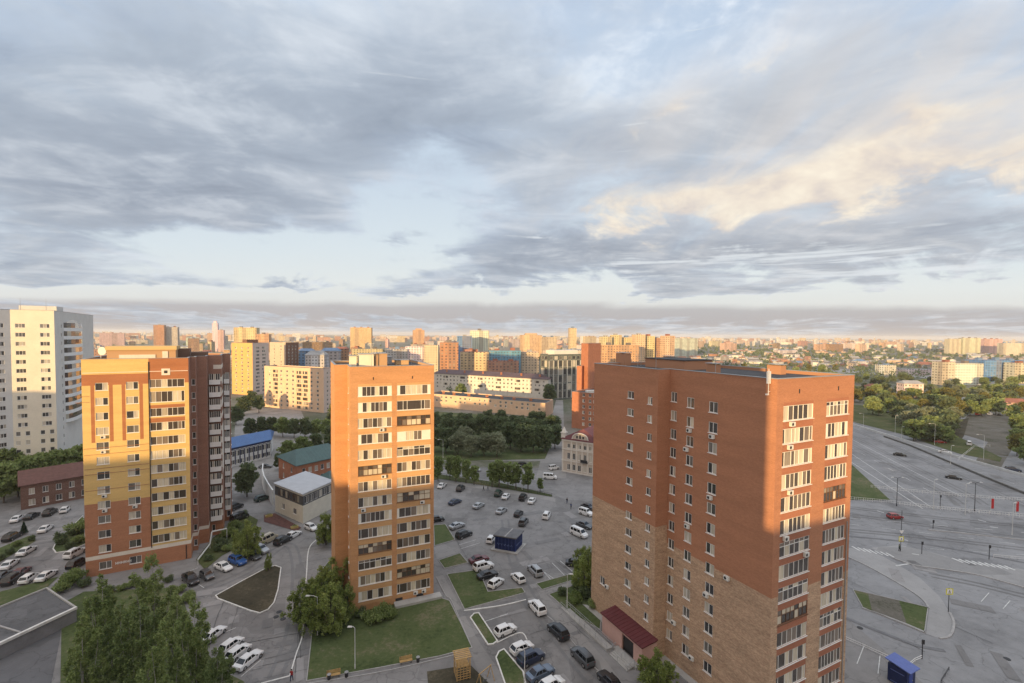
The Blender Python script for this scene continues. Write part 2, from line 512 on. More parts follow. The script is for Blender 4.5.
    # concrete apron round the foot
    m = MB(); pp = inset(B.poly, -1.1); n = len(pp)
    for k in (0, 1, 2, 3):
        l = (k + 1) % n
        m.hull([(pp[k].x, pp[k].y, .002), (pp[l].x, pp[l].y, .002), (B.poly[l].x, B.poly[l].y, .002), (B.poly[k].x, B.poly[k].y, .002)],
               [(pp[k].x, pp[k].y, .16), (pp[l].x, pp[l].y, .16), (B.poly[l].x, B.poly[l].y, .16), (B.poly[k].x, B.poly[k].y, .16)])
    B.part('apron', m, M_CONC)
    # porch: pink walls under a dark red sheet roof
    PINK = M('pink_render', (.52, .33, .28), .85, .06); MAROON = M('maroon_sheet_roof', (.105, .027, .03), .5, .12, stretch=(1, 1, 1))
    h = 3.5
    c0 = P(602.5, 612.5, h).to_2d(); c1 = P(635.5, 649.5, h).to_2d()
    u0, u1 = (c0 - Mo).dot(-a) * -1, (c1 - Mo).dot(-a) * -1   # distance back along the wall
    out = 2.9
    pa, pb = Mo + a * u0 + nl * .003, Mo + a * u1 + nl * .003
    A, Bq, Cq, Dq = pa + nl * out, pb + nl * out, pb, pa
    door0, door1 = .52, .80
    wl = MB(); L = (Bq - A).length; dd = (Bq - A) / L
    def pq(f, o=0): q = A + dd * L * f - nl * o; return q
    for (f0, f1) in ((0, door0), (door1, 1)):
        wl.prism([pq(f0), pq(f1), pq(f1, .3), pq(f0, .3)], 0, h - .15)
    wl.prism([pq(door0), pq(door1), pq(door1, .3), pq(door0, .3)], 2.9, h - .15)
    wl.prism([pq(0, .3), pq(0, out), pq(0, out) + dd * .3, pq(0, .3) + dd * .3], 0, h - .15)
    wl.prism([pq(1, .3) - dd * .3, pq(1, out) - dd * .3, pq(1, out), pq(1, .3)], 0, h - .15)
    porch = B.part('porch', wl, PINK)
    rf = MB(); e = .25
    A2, B2, C2, D2 = A - dd * e + nl * e, Bq + dd * e + nl * e, Bq + dd * e - nl * (out - .01), A - dd * e - nl * (out - .01)
    rf.hull([(A2.x, A2.y, h - .15), (B2.x, B2.y, h - .15), (C2.x, C2.y, h + .25), (D2.x, D2.y, h + .25)], [(A2.x, A2.y, h), (B2.x, B2.y, h), (C2.x, C2.y, h + .45), (D2.x, D2.y, h + .45)])
    for k in range(1, 14):
        f = k / 14; s0 = A2.lerp(B2, f); s1 = D2.lerp(C2, f)
        rf.tube((s0.x, s0.y, h + .02), (s1.x, s1.y, h + .47), .03, .03, 4)
    o = rf.build('porch_roof', MAROON, porch, B.o)
    dm = MB(); q0, q1 = pq(door0, .35), pq(door1, .35)
    dm.prism([q0, q1, q1 - nl * .06, q0 - nl * .06], .3, 2.9); dm.build('door', M_DARK, porch, B.o)
    B.place()
    return B, dict(A=A, Bq=Bq, nl=nl, a=a, b=b, dd=dd, door=pq((door0 + door1) / 2))

B4, PORCH = red_brick_tower()
T4 = dict(C=B4.poly[3], a=PORCH['a'])

def orange_brick_tower():
    rnd = random.Random(12)
    C = P(351, 614).to_2d()
    b, a, nl = dirv(66), dirv(-24), dirv(-114)
    D = C + b * along(C, b, 433.8)
    Wc = C + a * along(C, a, 347.6)
    Wl = Wc + nl * along(Wc, nl, 335.0)
    back = 13.5
    poly = [Wl, Wc, C, D, D + a * (back + 6), Wl + a * 13]
    B = Building('apartment_tower', 'slender orange brick apartment tower standing alone on the lawn', 'building', poly, 0, 44.1)
    zs = [38.9 - 2.84 * k for k in range(14)]
    bays = [(B.u(2, 358.2), B.u(2, 391.8)), (B.u(2, 397.0), B.u(2, 430.3))]
    special = {(0, 0): dict(divs=6, side=.7), (0, 1): dict(divs=6, side=.75), (1, 1): dict(divs=(.18, .3, .72, .82), frame='panel'), (1, 2): dict(divs=7, frame='brown', transom=.62),
               (1, 3): dict(divs=4, side=1.6), (0, 5): dict(divs=7, frame='brown', transom=.6), (1, 7): dict(divs=6, frame='brown', transom=.6), (0, 8): dict(divs=6, side=.45), (1, 8): dict(divs=5, side=.35),
               (0, 10): dict(divs=7, frame='brown', transom=.62), (1, 12): dict(divs=7, frame='brown', transom=.6), (0, 12): dict(divs=6, side=.3)}
    for bi, (u0, u1) in enumerate(bays):
        for k, z in enumerate(zs):
            kw = special.get((bi, k))
            if kw:
                kw = dict(kw); dv = kw.pop('divs'); B.window(2, (u0 + u1) / 2, z - .1, u1 - u0, 1.75, dv, 'loggia_window', glass='loggia', **kw)
            else: loggia(B, 2, (u0 + u1) / 2, z - .1, u1 - u0, 1.75, rnd, False)
    # narrow stair windows down the left flank
    L = B.edge(1)[2]
    for k, z in enumerate(zs): B.window(1, L * .45, z + .2, .9, 1.2, 1)
    for (k, f) in ((2, .7), (5, .75), (7, .15),): B.ac(2, bays[0][0] + (bays[0][1] - bays[0][0]) * f, zs[k] - .85)
    for (k, f) in ((7, .75), (13, .8), (13, .55)): B.ac(2, bays[1][0] + (bays[1][1] - bays[1][0]) * f, zs[k] - .85)
    ub = {2: [x for bb in bays for x in bb]}
    def mf(i, u, z):
        if i == 2 and 1.2 < z < 41 and any(x[0] < u < x[1] for x in bays): return 1
        return 0
    B.walls([BR_ORA, BR_ORA2], mf, zb=(1.2, 41), ub=ub)
    B.roof(M_ROOF, parapet=.45, pmat=BR_ORA)
    zr = B.z1 - .45; ang = math.atan2(b.y, b.x)
    # raised parapet of the back wing, seen as a low wall above the roof
    def rp(u, v): return C + b * u + a * v
    for (u, v, sx, sy, hh, nme, mt) in ((1.2, 8.2, 1.2, 1.6, 2.0, 'vent_shaft', ST_CREAM), (3.6, 8.5, 2.6, 3.0, 2.3, 'lift_housing', ST_CREAM), (6.4, 9.5, 2.3, 4, 2.4, 'lift_housing', BR_ORA), (11, 11, 2.6, 1.6, .9, 'vent_shaft', BR_ORA2), (8.4, 13, 1.6, 2.2, 1.5, 'vent_shaft', M_METAL)):
        q = rp(u, v); m = MB(); m.box((q.x, q.y, zr), (sx, sy, hh), ang); m.box((q.x, q.y, zr + hh + .002), (sx + .25, sy + .25, .1), ang, 1)
        B.part(nme, m, [mt, M_METAL])
    for (u, v, hh) in ((4.4, 6.3, 4.4), (4.9, 6.6, 3.0), (9.6, 15, 2.0), (13.2, 12, 1.6)):
        q = rp(u, v); m = MB(); m.tube((q.x, q.y, zr), (q.x, q.y, zr + hh), .05, .03)
        for k in range(4): m.tube((q.x - .55 + .1 * k, q.y, zr + hh - .3 * k), (q.x + .55 - .1 * k, q.y, zr + hh - .3 * k), .022, .022, 4)
        B.part('antenna', m, M_METAL)
    for (u0, u1) in bays:
        v = MB(); v.box(B.pt(2, (u0 + u1) / 2 - .3, 41.7, .02), (.14, .06, .5), ang)
        B.part('attic_vent', v, M_DARK)
    m = MB(); q0, q1 = B.pt(2, bays[1][0] - .6, 0).to_2d(), D
    nf = dirv(156)
    m.prism([q0 + nf * 1.7, q1 + nf * 1.7 + b * 1.2, q1 + b * 1.2, q0], .002, .5); B.part('apron', m, M_CONC)
    # dark basement slots
    for px in (399, 420):
        m = MB(); m.box(B.pt(2, B.u(2, px), .55, .02), (1.3, .06, .5), ang); B.part('basement_grille', m, M_DARK)
    B.place()
    return B, dict(C=C, D=D, a=a, b=b)
B3, T3 = orange_brick_tower()

def yellow_brown_tower():
    rnd = random.Random(77)
    C = P(86, 578).to_2d(); b, a, nr = dirv(60.4), dirv(-29.6), dirv(60.4)
    D = C + b * along(C, b, 190)
    p = [C, D]
    q = D + a * 4.0; p.append(q)
    def right_to(px):
        q2 = q + nr * along(q, nr, px); p.append(q2); return q2
    q = right_to(197)                      # beige-brown return
    q = q + a * 3.5; p.append(q)
    q = right_to(208)                      # shaded brown return facing us
    q = q + a * 4; p.append(q)
    q = right_to(222.5)
    q = q + a * 9; p.append(q)
    q = right_to(231)
    q = q + a * 4; p.append(q)
    far = C + a * 32.5; p.append(far)
    B = Building('apartment_tower', 'yellow and brown brick apartment tower with white balconies down its shaded flank', 'building', p, 0, 44.3)
    zs = [37.95 - 3.03 * k for k in range(12)] + [1.15]
    ubay = B.u(0, 150.4); LD = B.edge(0)[2]
    c1, c2 = B.u(0, 103.6), B.u(0, 134)
    for u in (c1, c2):
        for k, z in enumerate(zs): B.window(0, u, z, 2.0, 1.55, (.58,))
    u0, u1 = ubay + .12, LD - .75
    for k, z in enumerate(zs[:-1]):
        hh = 1.75 if k != 1 else 2.3
        B.window(0, (u0 + u1) / 2, z + .15 - (.1 if k else 0), u1 - u0, hh, (.17, .33, .5, .64, .79, .9)[:5 + (k % 2)], 'loggia_window', glass='loggia')
    for (u, k) in ((c1, 3), (c1, 4), (c1, 7), (c1, 8), (c2, 8)): B.ac(0, u + .1, zs[k] - .72)
    # shaded returns
    for k, z in enumerate(zs):
        B.window(2, B.edge(2)[2] * .55, z, .7, 1.4, 1)
        B.window(6, .75, z, .7, 1.5, 1)
        B.window(8, B.edge(8)[2] * .6, z, .9, 1.5, 1)
        if k: B.window(9, 2, z, 1.3, 1.5, 2)
    strips = [(c1 - 1.75, c1 - 1.15), (c1 + 1.15, c1 + 1.75), (c2 - 1.75, c2 - 1.15), (c2 + 1.15, c2 + 1.75)]
    ub = {0: [ubay, u0, u1] + [x for s in strips for x in s] + [c1 - 1.75, c1 + 1.75]}
    zbr = (3.35, 4.15, 4.2, 14.9, 27.0, 26.3, 38.9, 39.0, 41.2, 35.3, 37.0, 33.6, 34.4, 27.4, 29.0, 30.1, 31.6, 41.0, 42.0)
    def mf(i, u, z):
        if 3.36 < z < 4.14 and i < 6: return 2
        if z < 3.36: return 3
        if i == 0 and u < ubay:
            if z < 14.9: return 3
            if 38.95 < z < 41.2: return 1
            if z > 41.2: return 0
            if z > 27.2 and any(s[0] < u < s[1] for s in strips): return 1
            return 0
        if i == 0:
            if u1 < u: return 0 if z < 39 else 1
            if z > 39: return 1
            for zz in (36.4, 30.4, 33.4):
                if zz - 1.1 < z < zz + .8: return 1
            return 0 if z > 3.75 else 3
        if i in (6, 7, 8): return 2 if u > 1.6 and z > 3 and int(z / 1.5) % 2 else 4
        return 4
    B.walls([BR_YEL, BR_BRN, ST_WHITE, BR_RED, BR_CLINK], mf, zb=zbr, ub=ub)
    B.roof(M_ROOF, parapet=.8, pmat=BR_BRN)
    # the stacked white balconies on the flank
    def balc(i, uc, w, d, z, side_only=False):
        a_, d_, L = B.edge(i); ang = math.atan2(d_.y, d_.x)
        m = MB(); c = B.pt(i, uc, z - .15, d / 2 + .003); m.box(c, (w, d, .15), ang)
        c = B.pt(i, uc, z, d - .06); m.box(c, (w, .1, 1.0), ang)
        for s in (-1, 1):
            c = B.pt(i, uc + s * (w / 2 - .05), z, d / 2 - .06); m.box(c, (.1, d - .13, 1.0), ang)
        bo = B.part('balcony', m, [M('balcony_white', (.74, .74, .72), .8, .04)])
        g = MB()
        c = B.pt(i, uc, z + 1.003, d - .06)
        n = 5
        for k in range(n + 1): 
            cc = B.pt(i, uc - w / 2 + .05 + (w - .1) * k / n, z + 1.003, d - .06); g.box(cc, (.07, .07, 1.45), ang, 0)
        for k in range(n):
            x0 = uc - w / 2 + .09 + (w - .1) * k / n; x1 = uc - w / 2 + .01 + (w - .1) * (k + 1) / n
            g.face([B.pt(i, x0, z + 1.003, d - .06), B.pt(i, x1, z + 1.003, d - .06), B.pt(i, x1, z + 2.42, d - .06), B.pt(i, x0, z + 2.42, d - .06)], 1)
        for s in (-1, 1):
            x = uc + s * (w / 2 - .05)
            g.face([B.pt(i, x, z + 1.003, .003), B.pt(i, x, z + 1.003, d - .1), B.pt(i, x, z + 2.42, d - .1), B.pt(i, x, z + 2.42, .003)], 1)
        go = B.part('balcony_glazing', g, [M_WHITE, M_GLASS]); go.parent = bo
    for k, z in enumerate(zs[:-1]):
        L6 = B.edge(6)[2]
        balc(6, L6 / 2, L6 - .5, 1.3, z - .5)
        L8 = B.edge(8)[2]; balc(8, L8 / 2, L8 - .4, 1.2, z - 1.2)
    # rooftop storey
    ang = math.atan2(b.y, b.x); zr = B.z1 - .8
    def rp(u, v): return C + b * u + a * v
    m = MB(); q = rp(9.2, 6.5); m.box((q.x, q.y, zr), (11.8, 6, 2.5), ang); pent = B.part('rooftop_storey', m, BR_ORA)
    m = MB(); m.box((q.x, q.y, zr + 2.502), (12.2, 6.6, .8), ang)
    nf = dirv(150.4)
    qq = q + nf * 3.06; m.box((qq.x - b.x * .8, qq.y - b.y * .8, zr + .5), (6.2, .1, 1.0), ang, 1); qq = qq + b * 4; m.box((qq.x, qq.y, zr + .3), (1.0, .12, 1.9), ang, 1)
    o = m.build('rooftop_cornice', [BR_YEL, ST_WHITE], pent, B.o)
    m = MB(); q = rp(16, 9.5); m.box((q.x, q.y, zr), (2.6, 3.4, 2.6), ang); B.part('lift_housing', m, BR_CLINK)
    m = MB(); q = rp(17.9, 14); m.box((q.x, q.y, zr), (5, 5, 1.6), ang); B.part('lift_housing', m, BR_CLINK)
    m = MB(); q = rp(1.6, 7.2); m.tube((q.x, q.y, zr), (q.x, q.y, zr + 1.4), .06)
    for k in range(8):
        t0 = k * math.pi / 8
    ring0 = [(q.x + .9 * math.cos(t * math.pi / 6), q.y + .25, zr + 2.2 + .9 * math.sin(t * math.pi / 6)) for t in range(12)]
    ring1 = [(q.x + .35 * math.cos(t * math.pi / 6), q.y + .55, zr + 2.2 + .35 * math.sin(t * math.pi / 6)) for t in range(12)]
    m.hull(ring1, ring0); B.part('satellite_dish', m, ST_GREYW)
    # small square niche frame high on the bay, string courses
    m = MB(); qq = B.pt(0, B.u(0, 167.5), 40.7, .03); m.box(qq, (1.5, .07, 1.4), ang); B.part('attic_vent_frame', m, ST_WHITE)
    m = MB(); qq = B.pt(0, B.u(0, 167.5), 41.1, .07); m.box(qq, (.6, .03, .6), ang); B.part('attic_vent', m, M_DARK)
    m = MB()
    for z in (41.5,): m.box(B.pt(0, LD / 2, z, .04), (LD - .2, .09, .12), ang)
    for z in (26.2, 24.9, 20.9, 22.0, 17.6): m.box(B.pt(0, ubay / 2, z, .025), (ubay - .3, .05, .09), ang, 1)
    m.box(B.pt(0, c1 - 3.0, 36.8, .025), (2.2, .05, .09), ang, 1); m.box(B.pt(0, c1 - 3.0, 35.6, .025), (2.2, .05, .09), ang, 1)
    B.part('string_course', m, [ST_WHITE, BR_BRN])
    m = MB(); m.tube(B.pt(0, ubay, 3.9, .08), B.pt(0, ubay, 43.6, .08), .08); m.tube(B.pt(0, LD - .9, .2, .08), B.pt(0, LD - .9, 3.2, .08), .08)
    B.part('downpipe', m, M_DARK)
    # white name letters above the shop entrance: unreadable in the photograph, kept as short bars
    m = MB()
    ul = B.u(0, 115.5, 2)
    x = 0
    for wv in (.38, .34, .4, .3, .36, .32):
        for (dx, w2, z0, h2) in ((0, .09, 0, .5), (wv - .1, .09, 0, .5), (.09, wv - .19, .2, .1)):
            m.box(B.pt(0, ul + x + dx + w2 / 2, 1.65 + z0, .05), (w2, .06, h2), ang)
        x += wv + .1
    B.part('shop_lettering', m, M_WHITE)
    B.place()
    return B, dict(C=C, D=D, a=a, b=b)
B2, T2 = yellow_brown_tower()

def white_tower():
    d0 = 470 * 50 / (484 - 331)
    C = at_depth(58.3, 484, d0).to_2d()
    b, a = dirv(58), dirv(-31)
    A = C - b * along(C, -b, 12.2, 30)
    bl = dirv(28)
    A0 = A - bl * 9.5
    E = C + a * along(C, a, 94.5, 30)
    back = A0 + a * 40
    poly = [A0, A, C, E, back]
    B = Building('apartment_tower', 'tall white apartment tower at the left edge with a curved stack of balconies', 'building', poly, 0, 56.5)
    n = 17; zs = [52.2 - 2.88 * k for k in range(n)]
    L1 = B.edge(1)[2]; L2 = B.edge(2)[2]; L0 = B.edge(0)[2]
    for k, z in enumerate(zs):
        for px in (22, 46.5):
            u = B.u(1, px, 30)
            if k < 12: B.window(1, u, z - 1.4, 2.3, 1.35, 3)
            else:
                B.window(1, u - 1.1, z - 1.4, 1.1, 1.4, 1); B.window(1, u + 1.1, z - 1.4, 1.1, 1.4, 1)
        for u in (L0 * .3, L0 * .74): B.window(0, u, z - 1.4, 2.0, 1.35, 3)
        B.window(2, B.u(2, 83, 30), z - 1.4, 1.8, 1.35, 2)
        B.window(2, B.u(2, 63, 30), z - 1.4, 1.0, 1.35, 1)
    B.walls([ST_CREAM, ST_GREYW], lambda i, u, z: 1 if i in (0, 2) else 0)  # shade put into colour: grey on the shaded sides, cream on the sunlit front
    B.roof(M_ROOF, parapet=.8, pmat=ST_GREYW)
    # rounded balcony stack on the shaded side
    uc = B.u(2, 73.5, 30); hw = (B.u(2, 81.5, 30) - B.u(2, 65.5, 30)) / 2
    for k, z in enumerate(zs[:12]):
        m = MB(); g = MB(); z0 = z - 2.35
        N_ = 8
        arc = [B.pt(2, uc + hw * math.cos(math.pi * (1 - t / N_)), 0, .003 + 1.9 * math.sin(math.pi * t / N_)) for t in range(N_ + 1)]
        m.prism([(p.x, p.y) for p in reversed(arc)] if False else [(p.x, p.y) for p in arc], z0, z0 + 1.15)
        bo = B.part('balcony', m, M('balcony_white', (.74, .74, .72), .8, .04))
        arc2 = [B.pt(2, uc + (hw - .12) * math.cos(math.pi * (1 - t / N_)), 0, .003 + 1.78 * math.sin(math.pi * t / N_)) for t in range(N_ + 1)]
        for t in range(N_):
            p, q = arc2[t], arc2[t + 1]
            g.face([(p.x, p.y, z0 + 1.152), (q.x, q.y, z0 + 1.152), (q.x, q.y, z0 + 2.9), (p.x, p.y, z0 + 2.9)])
        go = B.part('balcony_glazing', g, M_GLASS); go.parent = bo
    m = MB()
    arch = []
    for t in range(9):
        arch.append(B.pt(2, uc + hw * .9 * math.cos(math.pi * (1 - t / 8)), 51.6 + 2.4 * math.sin(math.pi * t / 8), .06))
    arch2 = [p + Vector((0, 0, 0)) for p in arch]
    m.face(arch); B.part('arched_window', m, M_GLASS)
    m = MB(); q = (A + C) / 2 + a * 9; m.box((q.x, q.y, 55.7), (9, 8, 2.4), math.atan2(b.y, b.x)); B.part('lift_housing', m, ST_GREYW)
    for f in (.1, .7):
        m = MB(); q = A.lerp(C, f) + a * 5; m.tube((q.x, q.y, 55.7), (q.x, q.y, 60.5), .06, .03); B.part('antenna', m, M_METAL)
    # pale coping
    B.place()
    return B
B1 = white_tower()
# ================================================================== the ground, roads, pavements, lawns
def asphalt(name, col, patch=.2, crack=True, seed=0.0):
    m, nt, b = nm(name)
    g = N(nt, 'ShaderNodeNewGeometry'); p = g.outputs['Position']
    n1 = noise(nt, p, .06, 5, .6); n2 = noise(nt, p, .5, 5, .65); n3 = noise(nt, p, 7, 3, .7)
    f = math_(nt, 'ADD', math_(nt, 'ADD', math_(nt, 'MULTIPLY', n1, .5), math_(nt, 'MULTIPLY', n2, .3)), math_(nt, 'MULTIPLY', n3, .2))
    c = ramp(nt, f, [(.38, [x * (1 - patch * 1.4) for x in col]), (.5, col), (.62, [x * (1 + patch) for x in col])])
    # repair patches: big cells, a few of them darker
    v = N(nt, 'ShaderNodeTexVoronoi'); v.inputs['Scale'].default_value = .11; v.distance = 'CHEBYCHEV'; nt.links.new(p, v.inputs['Vector'])
    rr = N(nt, 'ShaderNodeSeparateColor'); nt.links.new(v.outputs['Color'], rr.inputs[0])
    c = mixc(nt, 1, c, ramp(nt, rr.outputs[0], [(0, .84), (.18, .86), (.2, 1.0), (1, 1.04)]), 'MULTIPLY')
    if crack:
        vc = N(nt, 'ShaderNodeTexVoronoi', feature='DISTANCE_TO_EDGE'); vc.inputs['Scale'].default_value = .16
        wv = N(nt, 'ShaderNodeVectorMath', operation='ADD'); nz = N(nt, 'ShaderNodeTexNoise'); nz.inputs['Scale'].default_value = .4
        nt.links.new(p, nz.inputs['Vector'])
        sc = N(nt, 'ShaderNodeVectorMath', operation='SCALE'); sc.inputs['Scale'].default_value = 3.0; nt.links.new(nz.outputs['Color'], sc.inputs[0])
        nt.links.new(p, wv.inputs[0]); nt.links.new(sc.outputs[0], wv.inputs[1]); nt.links.new(wv.outputs[0], vc.inputs['Vector'])
        c = mixc(nt, 1, c, ramp(nt, vc.outputs['Distance'], [(.0, .72), (.006, .8), (.014, 1)]), 'MULTIPLY')
    # oil stains
    st = noise(nt, p, .9, 2, .5)
    c = mixc(nt, 1, c, ramp(nt, st, [(.25, .78), (.36, 1)]), 'MULTIPLY')
    nt.links.new(c, b.inputs['Base Color']); b.inputs['Roughness'].default_value = .82; b.inputs['Specular IOR Level'].default_value = .25
    MATS[name] = m
    return m
ASPH = asphalt('courtyard_asphalt', (.205, .198, .193), .24)
ASPH2 = asphalt('highway_asphalt', (.225, .225, .228), .22)
PAVE = asphalt('pavement_surface', (.29, .285, .28), .12, False)
PAVE2 = asphalt('path_surface', (.245, .235, .225), .12, True)

def grass_mat(name, c1, c2, c3):
    m, nt, b = nm(name)
    g = N(nt, 'ShaderNodeNewGeometry'); p = g.outputs['Position']
    n1 = noise(nt, p, .12, 5, .65); n2 = noise(nt, p, 1.6, 5, .7); n3 = noise(nt, p, 14, 3, .75)
    f = math_(nt, 'ADD', math_(nt, 'MULTIPLY', n1, .45), math_(nt, 'ADD', math_(nt, 'MULTIPLY', n2, .3), math_(nt, 'MULTIPLY', n3, .25)))
    c = ramp(nt, f, [(.42, c1), (.475, c2), (.52, c2), (.585, c3)])
    nt.links.new(c, b.inputs['Base Color']); b.inputs['Roughness'].default_value = .95; b.inputs['Specular IOR Level'].default_value = .1
    MATS[name] = m
    return m
GRASS = grass_mat('lawn_grass', (.045, .062, .024), (.078, .10, .040), (.155, .14, .085))
GRASS2 = grass_mat('rough_grass', (.045, .055, .02), (.075, .09, .035), (.15, .125, .08))
SOIL = grass_mat('bare_soil', (.04, .038, .026), (.062, .055, .038), (.11, .095, .065))
SOIL2 = grass_mat('worn_gravel_soil', (.06, .065, .04), (.13, .12, .10), (.20, .185, .165))

def far_ground():
    m, nt, b = nm('far_ground')
    g = N(nt, 'ShaderNodeNewGeometry'); p = g.outputs['Position']
    n1 = noise(nt, p, .006, 6, .65); n2 = noise(nt, p, .04, 5, .65); n3 = noise(nt, p, .5, 4, .7)
    f = math_(nt, 'ADD', math_(nt, 'MULTIPLY', n1, .5), math_(nt, 'ADD', math_(nt, 'MULTIPLY', n2, .3), math_(nt, 'MULTIPLY', n3, .2)))
    c = ramp(nt, f, [(.36, (.045, .06, .025)), (.46, (.075, .085, .045)), (.53, (.15, .14, .115)), (.6, (.20, .185, .165)), (.7, (.11, .10, .075))])
    nt.links.new(c, b.inputs['Base Color']); b.inputs['Roughness'].default_value = .95
    return m
g = MB(); g.face([(-14000, -2500, 0), (14000, -2500, 0), (14000, 15000, 0), (-14000, 15000, 0)])
tag(g.build('ground', far_ground()), kind='structure')

def pts(px, z=0.0): return [P(x, y, z) for x, y in px]
ZC = [0]
def sheet(name, px, mat, z):
    ZC[0] += 1; z = .006 + .0009 * ZC[0] + (.064 if name in ('lawn', 'verge', 'flower_bed', 'traffic_island', 'playground', 'terrace') else 0)   # every sheet a hair above the last; raised ones above the roadway
    p = pts(px); mb = MB()
    q = [(v.x, v.y, z) for v in p]
    a = sum(q[i][0] * q[(i + 1) % len(q)][1] - q[(i + 1) % len(q)][0] * q[i][1] for i in range(len(q)))
    if a < 0: q.reverse()
    mb.face(q)
    return tag(mb.build(name, mat), kind='structure')
def wsheet(name, q, mat, z):
    mb = MB(); mb.face([(x, y, z) for x, y in q]); return tag(mb.build(name, mat), kind='structure')

def ribbon(mb, line, w, z0, z1, mat=0, closed=False):
    """a low bar of width w along a line of ground points, mitred at the joints"""
    p = [Vector((v[0], v[1])) for v in line]; n = len(p); Ls, Rs = [], []
    for i in range(n):
        if closed: d1 = (p[i] - p[i - 1]).normalized(); d2 = (p[(i + 1) % n] - p[i]).normalized()
        else:
            d1 = (p[i] - p[i - 1]).normalized() if i else (p[1] - p[0]).normalized()
            d2 = (p[i + 1] - p[i]).normalized() if i < n - 1 else d1
        nn = Vector((-(d1 + d2).y, (d1 + d2).x))
        nn = nn.normalized() if nn.length > 1e-6 else Vector((-d1.y, d1.x))
        k = 1 / max(.45, nn.dot(Vector((-d1.y, d1.x))))
        Ls.append(p[i] + nn * w / 2 * k); Rs.append(p[i] - nn * w / 2 * k)
    for i in range(n if closed else n - 1):
        j = (i + 1) % n
        a, b, c, d = Rs[i], Rs[j], Ls[j], Ls[i]
        if z1 - z0 < .01: mb.face([(a.x, a.y, z1), (b.x, b.y, z1), (c.x, c.y, z1), (d.x, d.y, z1)], mat)
        else: mb.hull([(v.x, v.y, z0) for v in (a, b, c, d)], [(v.x, v.y, z1) for v in (a, b, c, d)], mat)

def smooth_line(px, n=6):
    out = []
    for i in range(len(px) - 1):
        p0, p1, p2, p3 = px[max(0, i - 1)], px[i], px[i + 1], px[min(len(px) - 1, i + 2)]
        for k in range(n):
            t = k / n
            out.append(tuple(.5 * (2 * p1[j] + (p2[j] - p0[j]) * t + (2 * p0[j] - 5 * p1[j] + 4 * p2[j] - p3[j]) * t * t + (3 * p1[j] - p0[j] - 3 * p2[j] + p3[j]) * t ** 3) for j in (0, 1)))
    return out + [px[-1]]

KERB_W = M('whitewashed_kerb', (.62, .61, .58), .8, .14, 1.5)
KERB_G = M('grey_kerb', (.33, .32, .31), .85, .14, 1.2)
PAINT = M('road_paint', (.58, .58, .56), .8, .22, 1.5)

# asphalt of the whole near quarter, then the streets that lead away
wsheet('courtyard', [(-150, 18), (48, 18), (60, 60), (60, 175), (-150, 175)], ASPH, .004)
wsheet('road', [(48.01, 5), (420, 5), (420, 330), (60.01, 260), (60.01, 60)], ASPH2, .004)
sheet('street', [(300, 408), (236, 408), (232, 480), (330, 480)], PAVE2, .008)
sheet('street', [(536, 478), (566, 478), (563, 400), (556, 400)], PAVE2, .008)
sheet('street', [(400, 462), (450, 461), (566, 461), (610, 476), (700, 500), (700, 475), (600, 455), (550, 447), (400, 448)], PAVE2, .008)

LAWNS = [
 ('lawn', [(314, 600), (313, 624), (306.6, 681.5), (380, 668), (440, 656.5), (472, 648), (461, 624), (449.5, 601), (437, 597), (350, 600), (330, 560), (318, 575)], GRASS, 1),
 ('lawn', [(447, 574.6), (478.6, 570), (488, 592), (522, 588), (525, 593), (464.5, 609.7)], GRASS, 1),
 ('lawn', [(438.7, 560.5), (460, 553.5), (468, 563), (444.6, 568.7)], GRASS, 1),
 ('lawn', [(433.7, 525.4), (445.4, 524.5), (455, 540), (434.6, 546)], GRASS, 1),
 ('lawn', [(470.4, 618), (474, 614), (478.6, 613.3), (497.3, 641.4), (493, 644.5), (488, 645)], GRASS, 2),
 ('lawn', [(496, 658), (499, 652), (504, 649.6), (523, 672), (526, 686), (510, 700), (505, 684)], GRASS, 2),
 ('lawn', [(536, 584), (570, 574.6), (584, 572), (584, 577), (542, 590)], GRASS, 1),
 ('lawn', [(549, 594.5), (588.7, 580.5), (591, 590), (583, 592), (601.6, 613), (600, 630), (570, 613)], GRASS, 1),
 ('flower_bed', [(215.7, 596), (240, 582.5), (267, 568), (275, 566), (281, 568), (278, 590), (274, 603), (268, 610), (259.6, 613.5), (250, 611), (218, 599)], SOIL, 2),
 ('verge', [(-12, 597), (0, 592), (58.6, 577), (47, 588), (0, 606), (-12, 611)], GRASS, 0),
 ('verge', [(-12, 550), (0, 548), (29, 536), (36, 541), (0, 562), (-12, 566)], GRASS, 0),
 ('flower_bed', [(53, 549), (57, 541), (83, 516), (86, 544), (70, 551), (56, 553)], GRASS, 2),
 ('traffic_island', [(853, 590), (928, 607.7), (924.5, 633), (862.7, 607.7)], SOIL2, 1), ('verge', [(899, 601), (928, 607.8), (924.6, 632.8), (907, 625)], GRASS, 0), ('verge', [(853.3, 590.4), (868, 594), (872, 611), (863, 607.6)], GRASS, 0),
 ('verge', [(850, 463), (890, 500), (850, 500)], GRASS, 0),
 ('verge', [(845, 404), (905, 409), (940, 428), (1002, 458), (1000, 462), (960, 454), (934, 445.5), (901, 434), (845, 420)], GRASS2, 0),
 ('verge', [(196, 560), (213, 538), (232, 524), (243, 512), (258, 520), (252, 540), (222, 556), (205, 570)], GRASS2, 0),
 ('verge', [(420, 483), (436, 474), (500, 483), (552, 495), (552, 497), (500, 488), (440, 479)], GRASS2, 0),
 ('lawn', [(425, 460), (470, 461), (545, 459), (562, 420), (440, 412), (425, 420)], GRASS, 0),
 ('lawn', [(62, 604), (84, 592), (172, 588), (184, 602), (196, 640), (222, 671), (244, 682), (250, 700), (60, 700)], GRASS, 0),
]
km = MB()
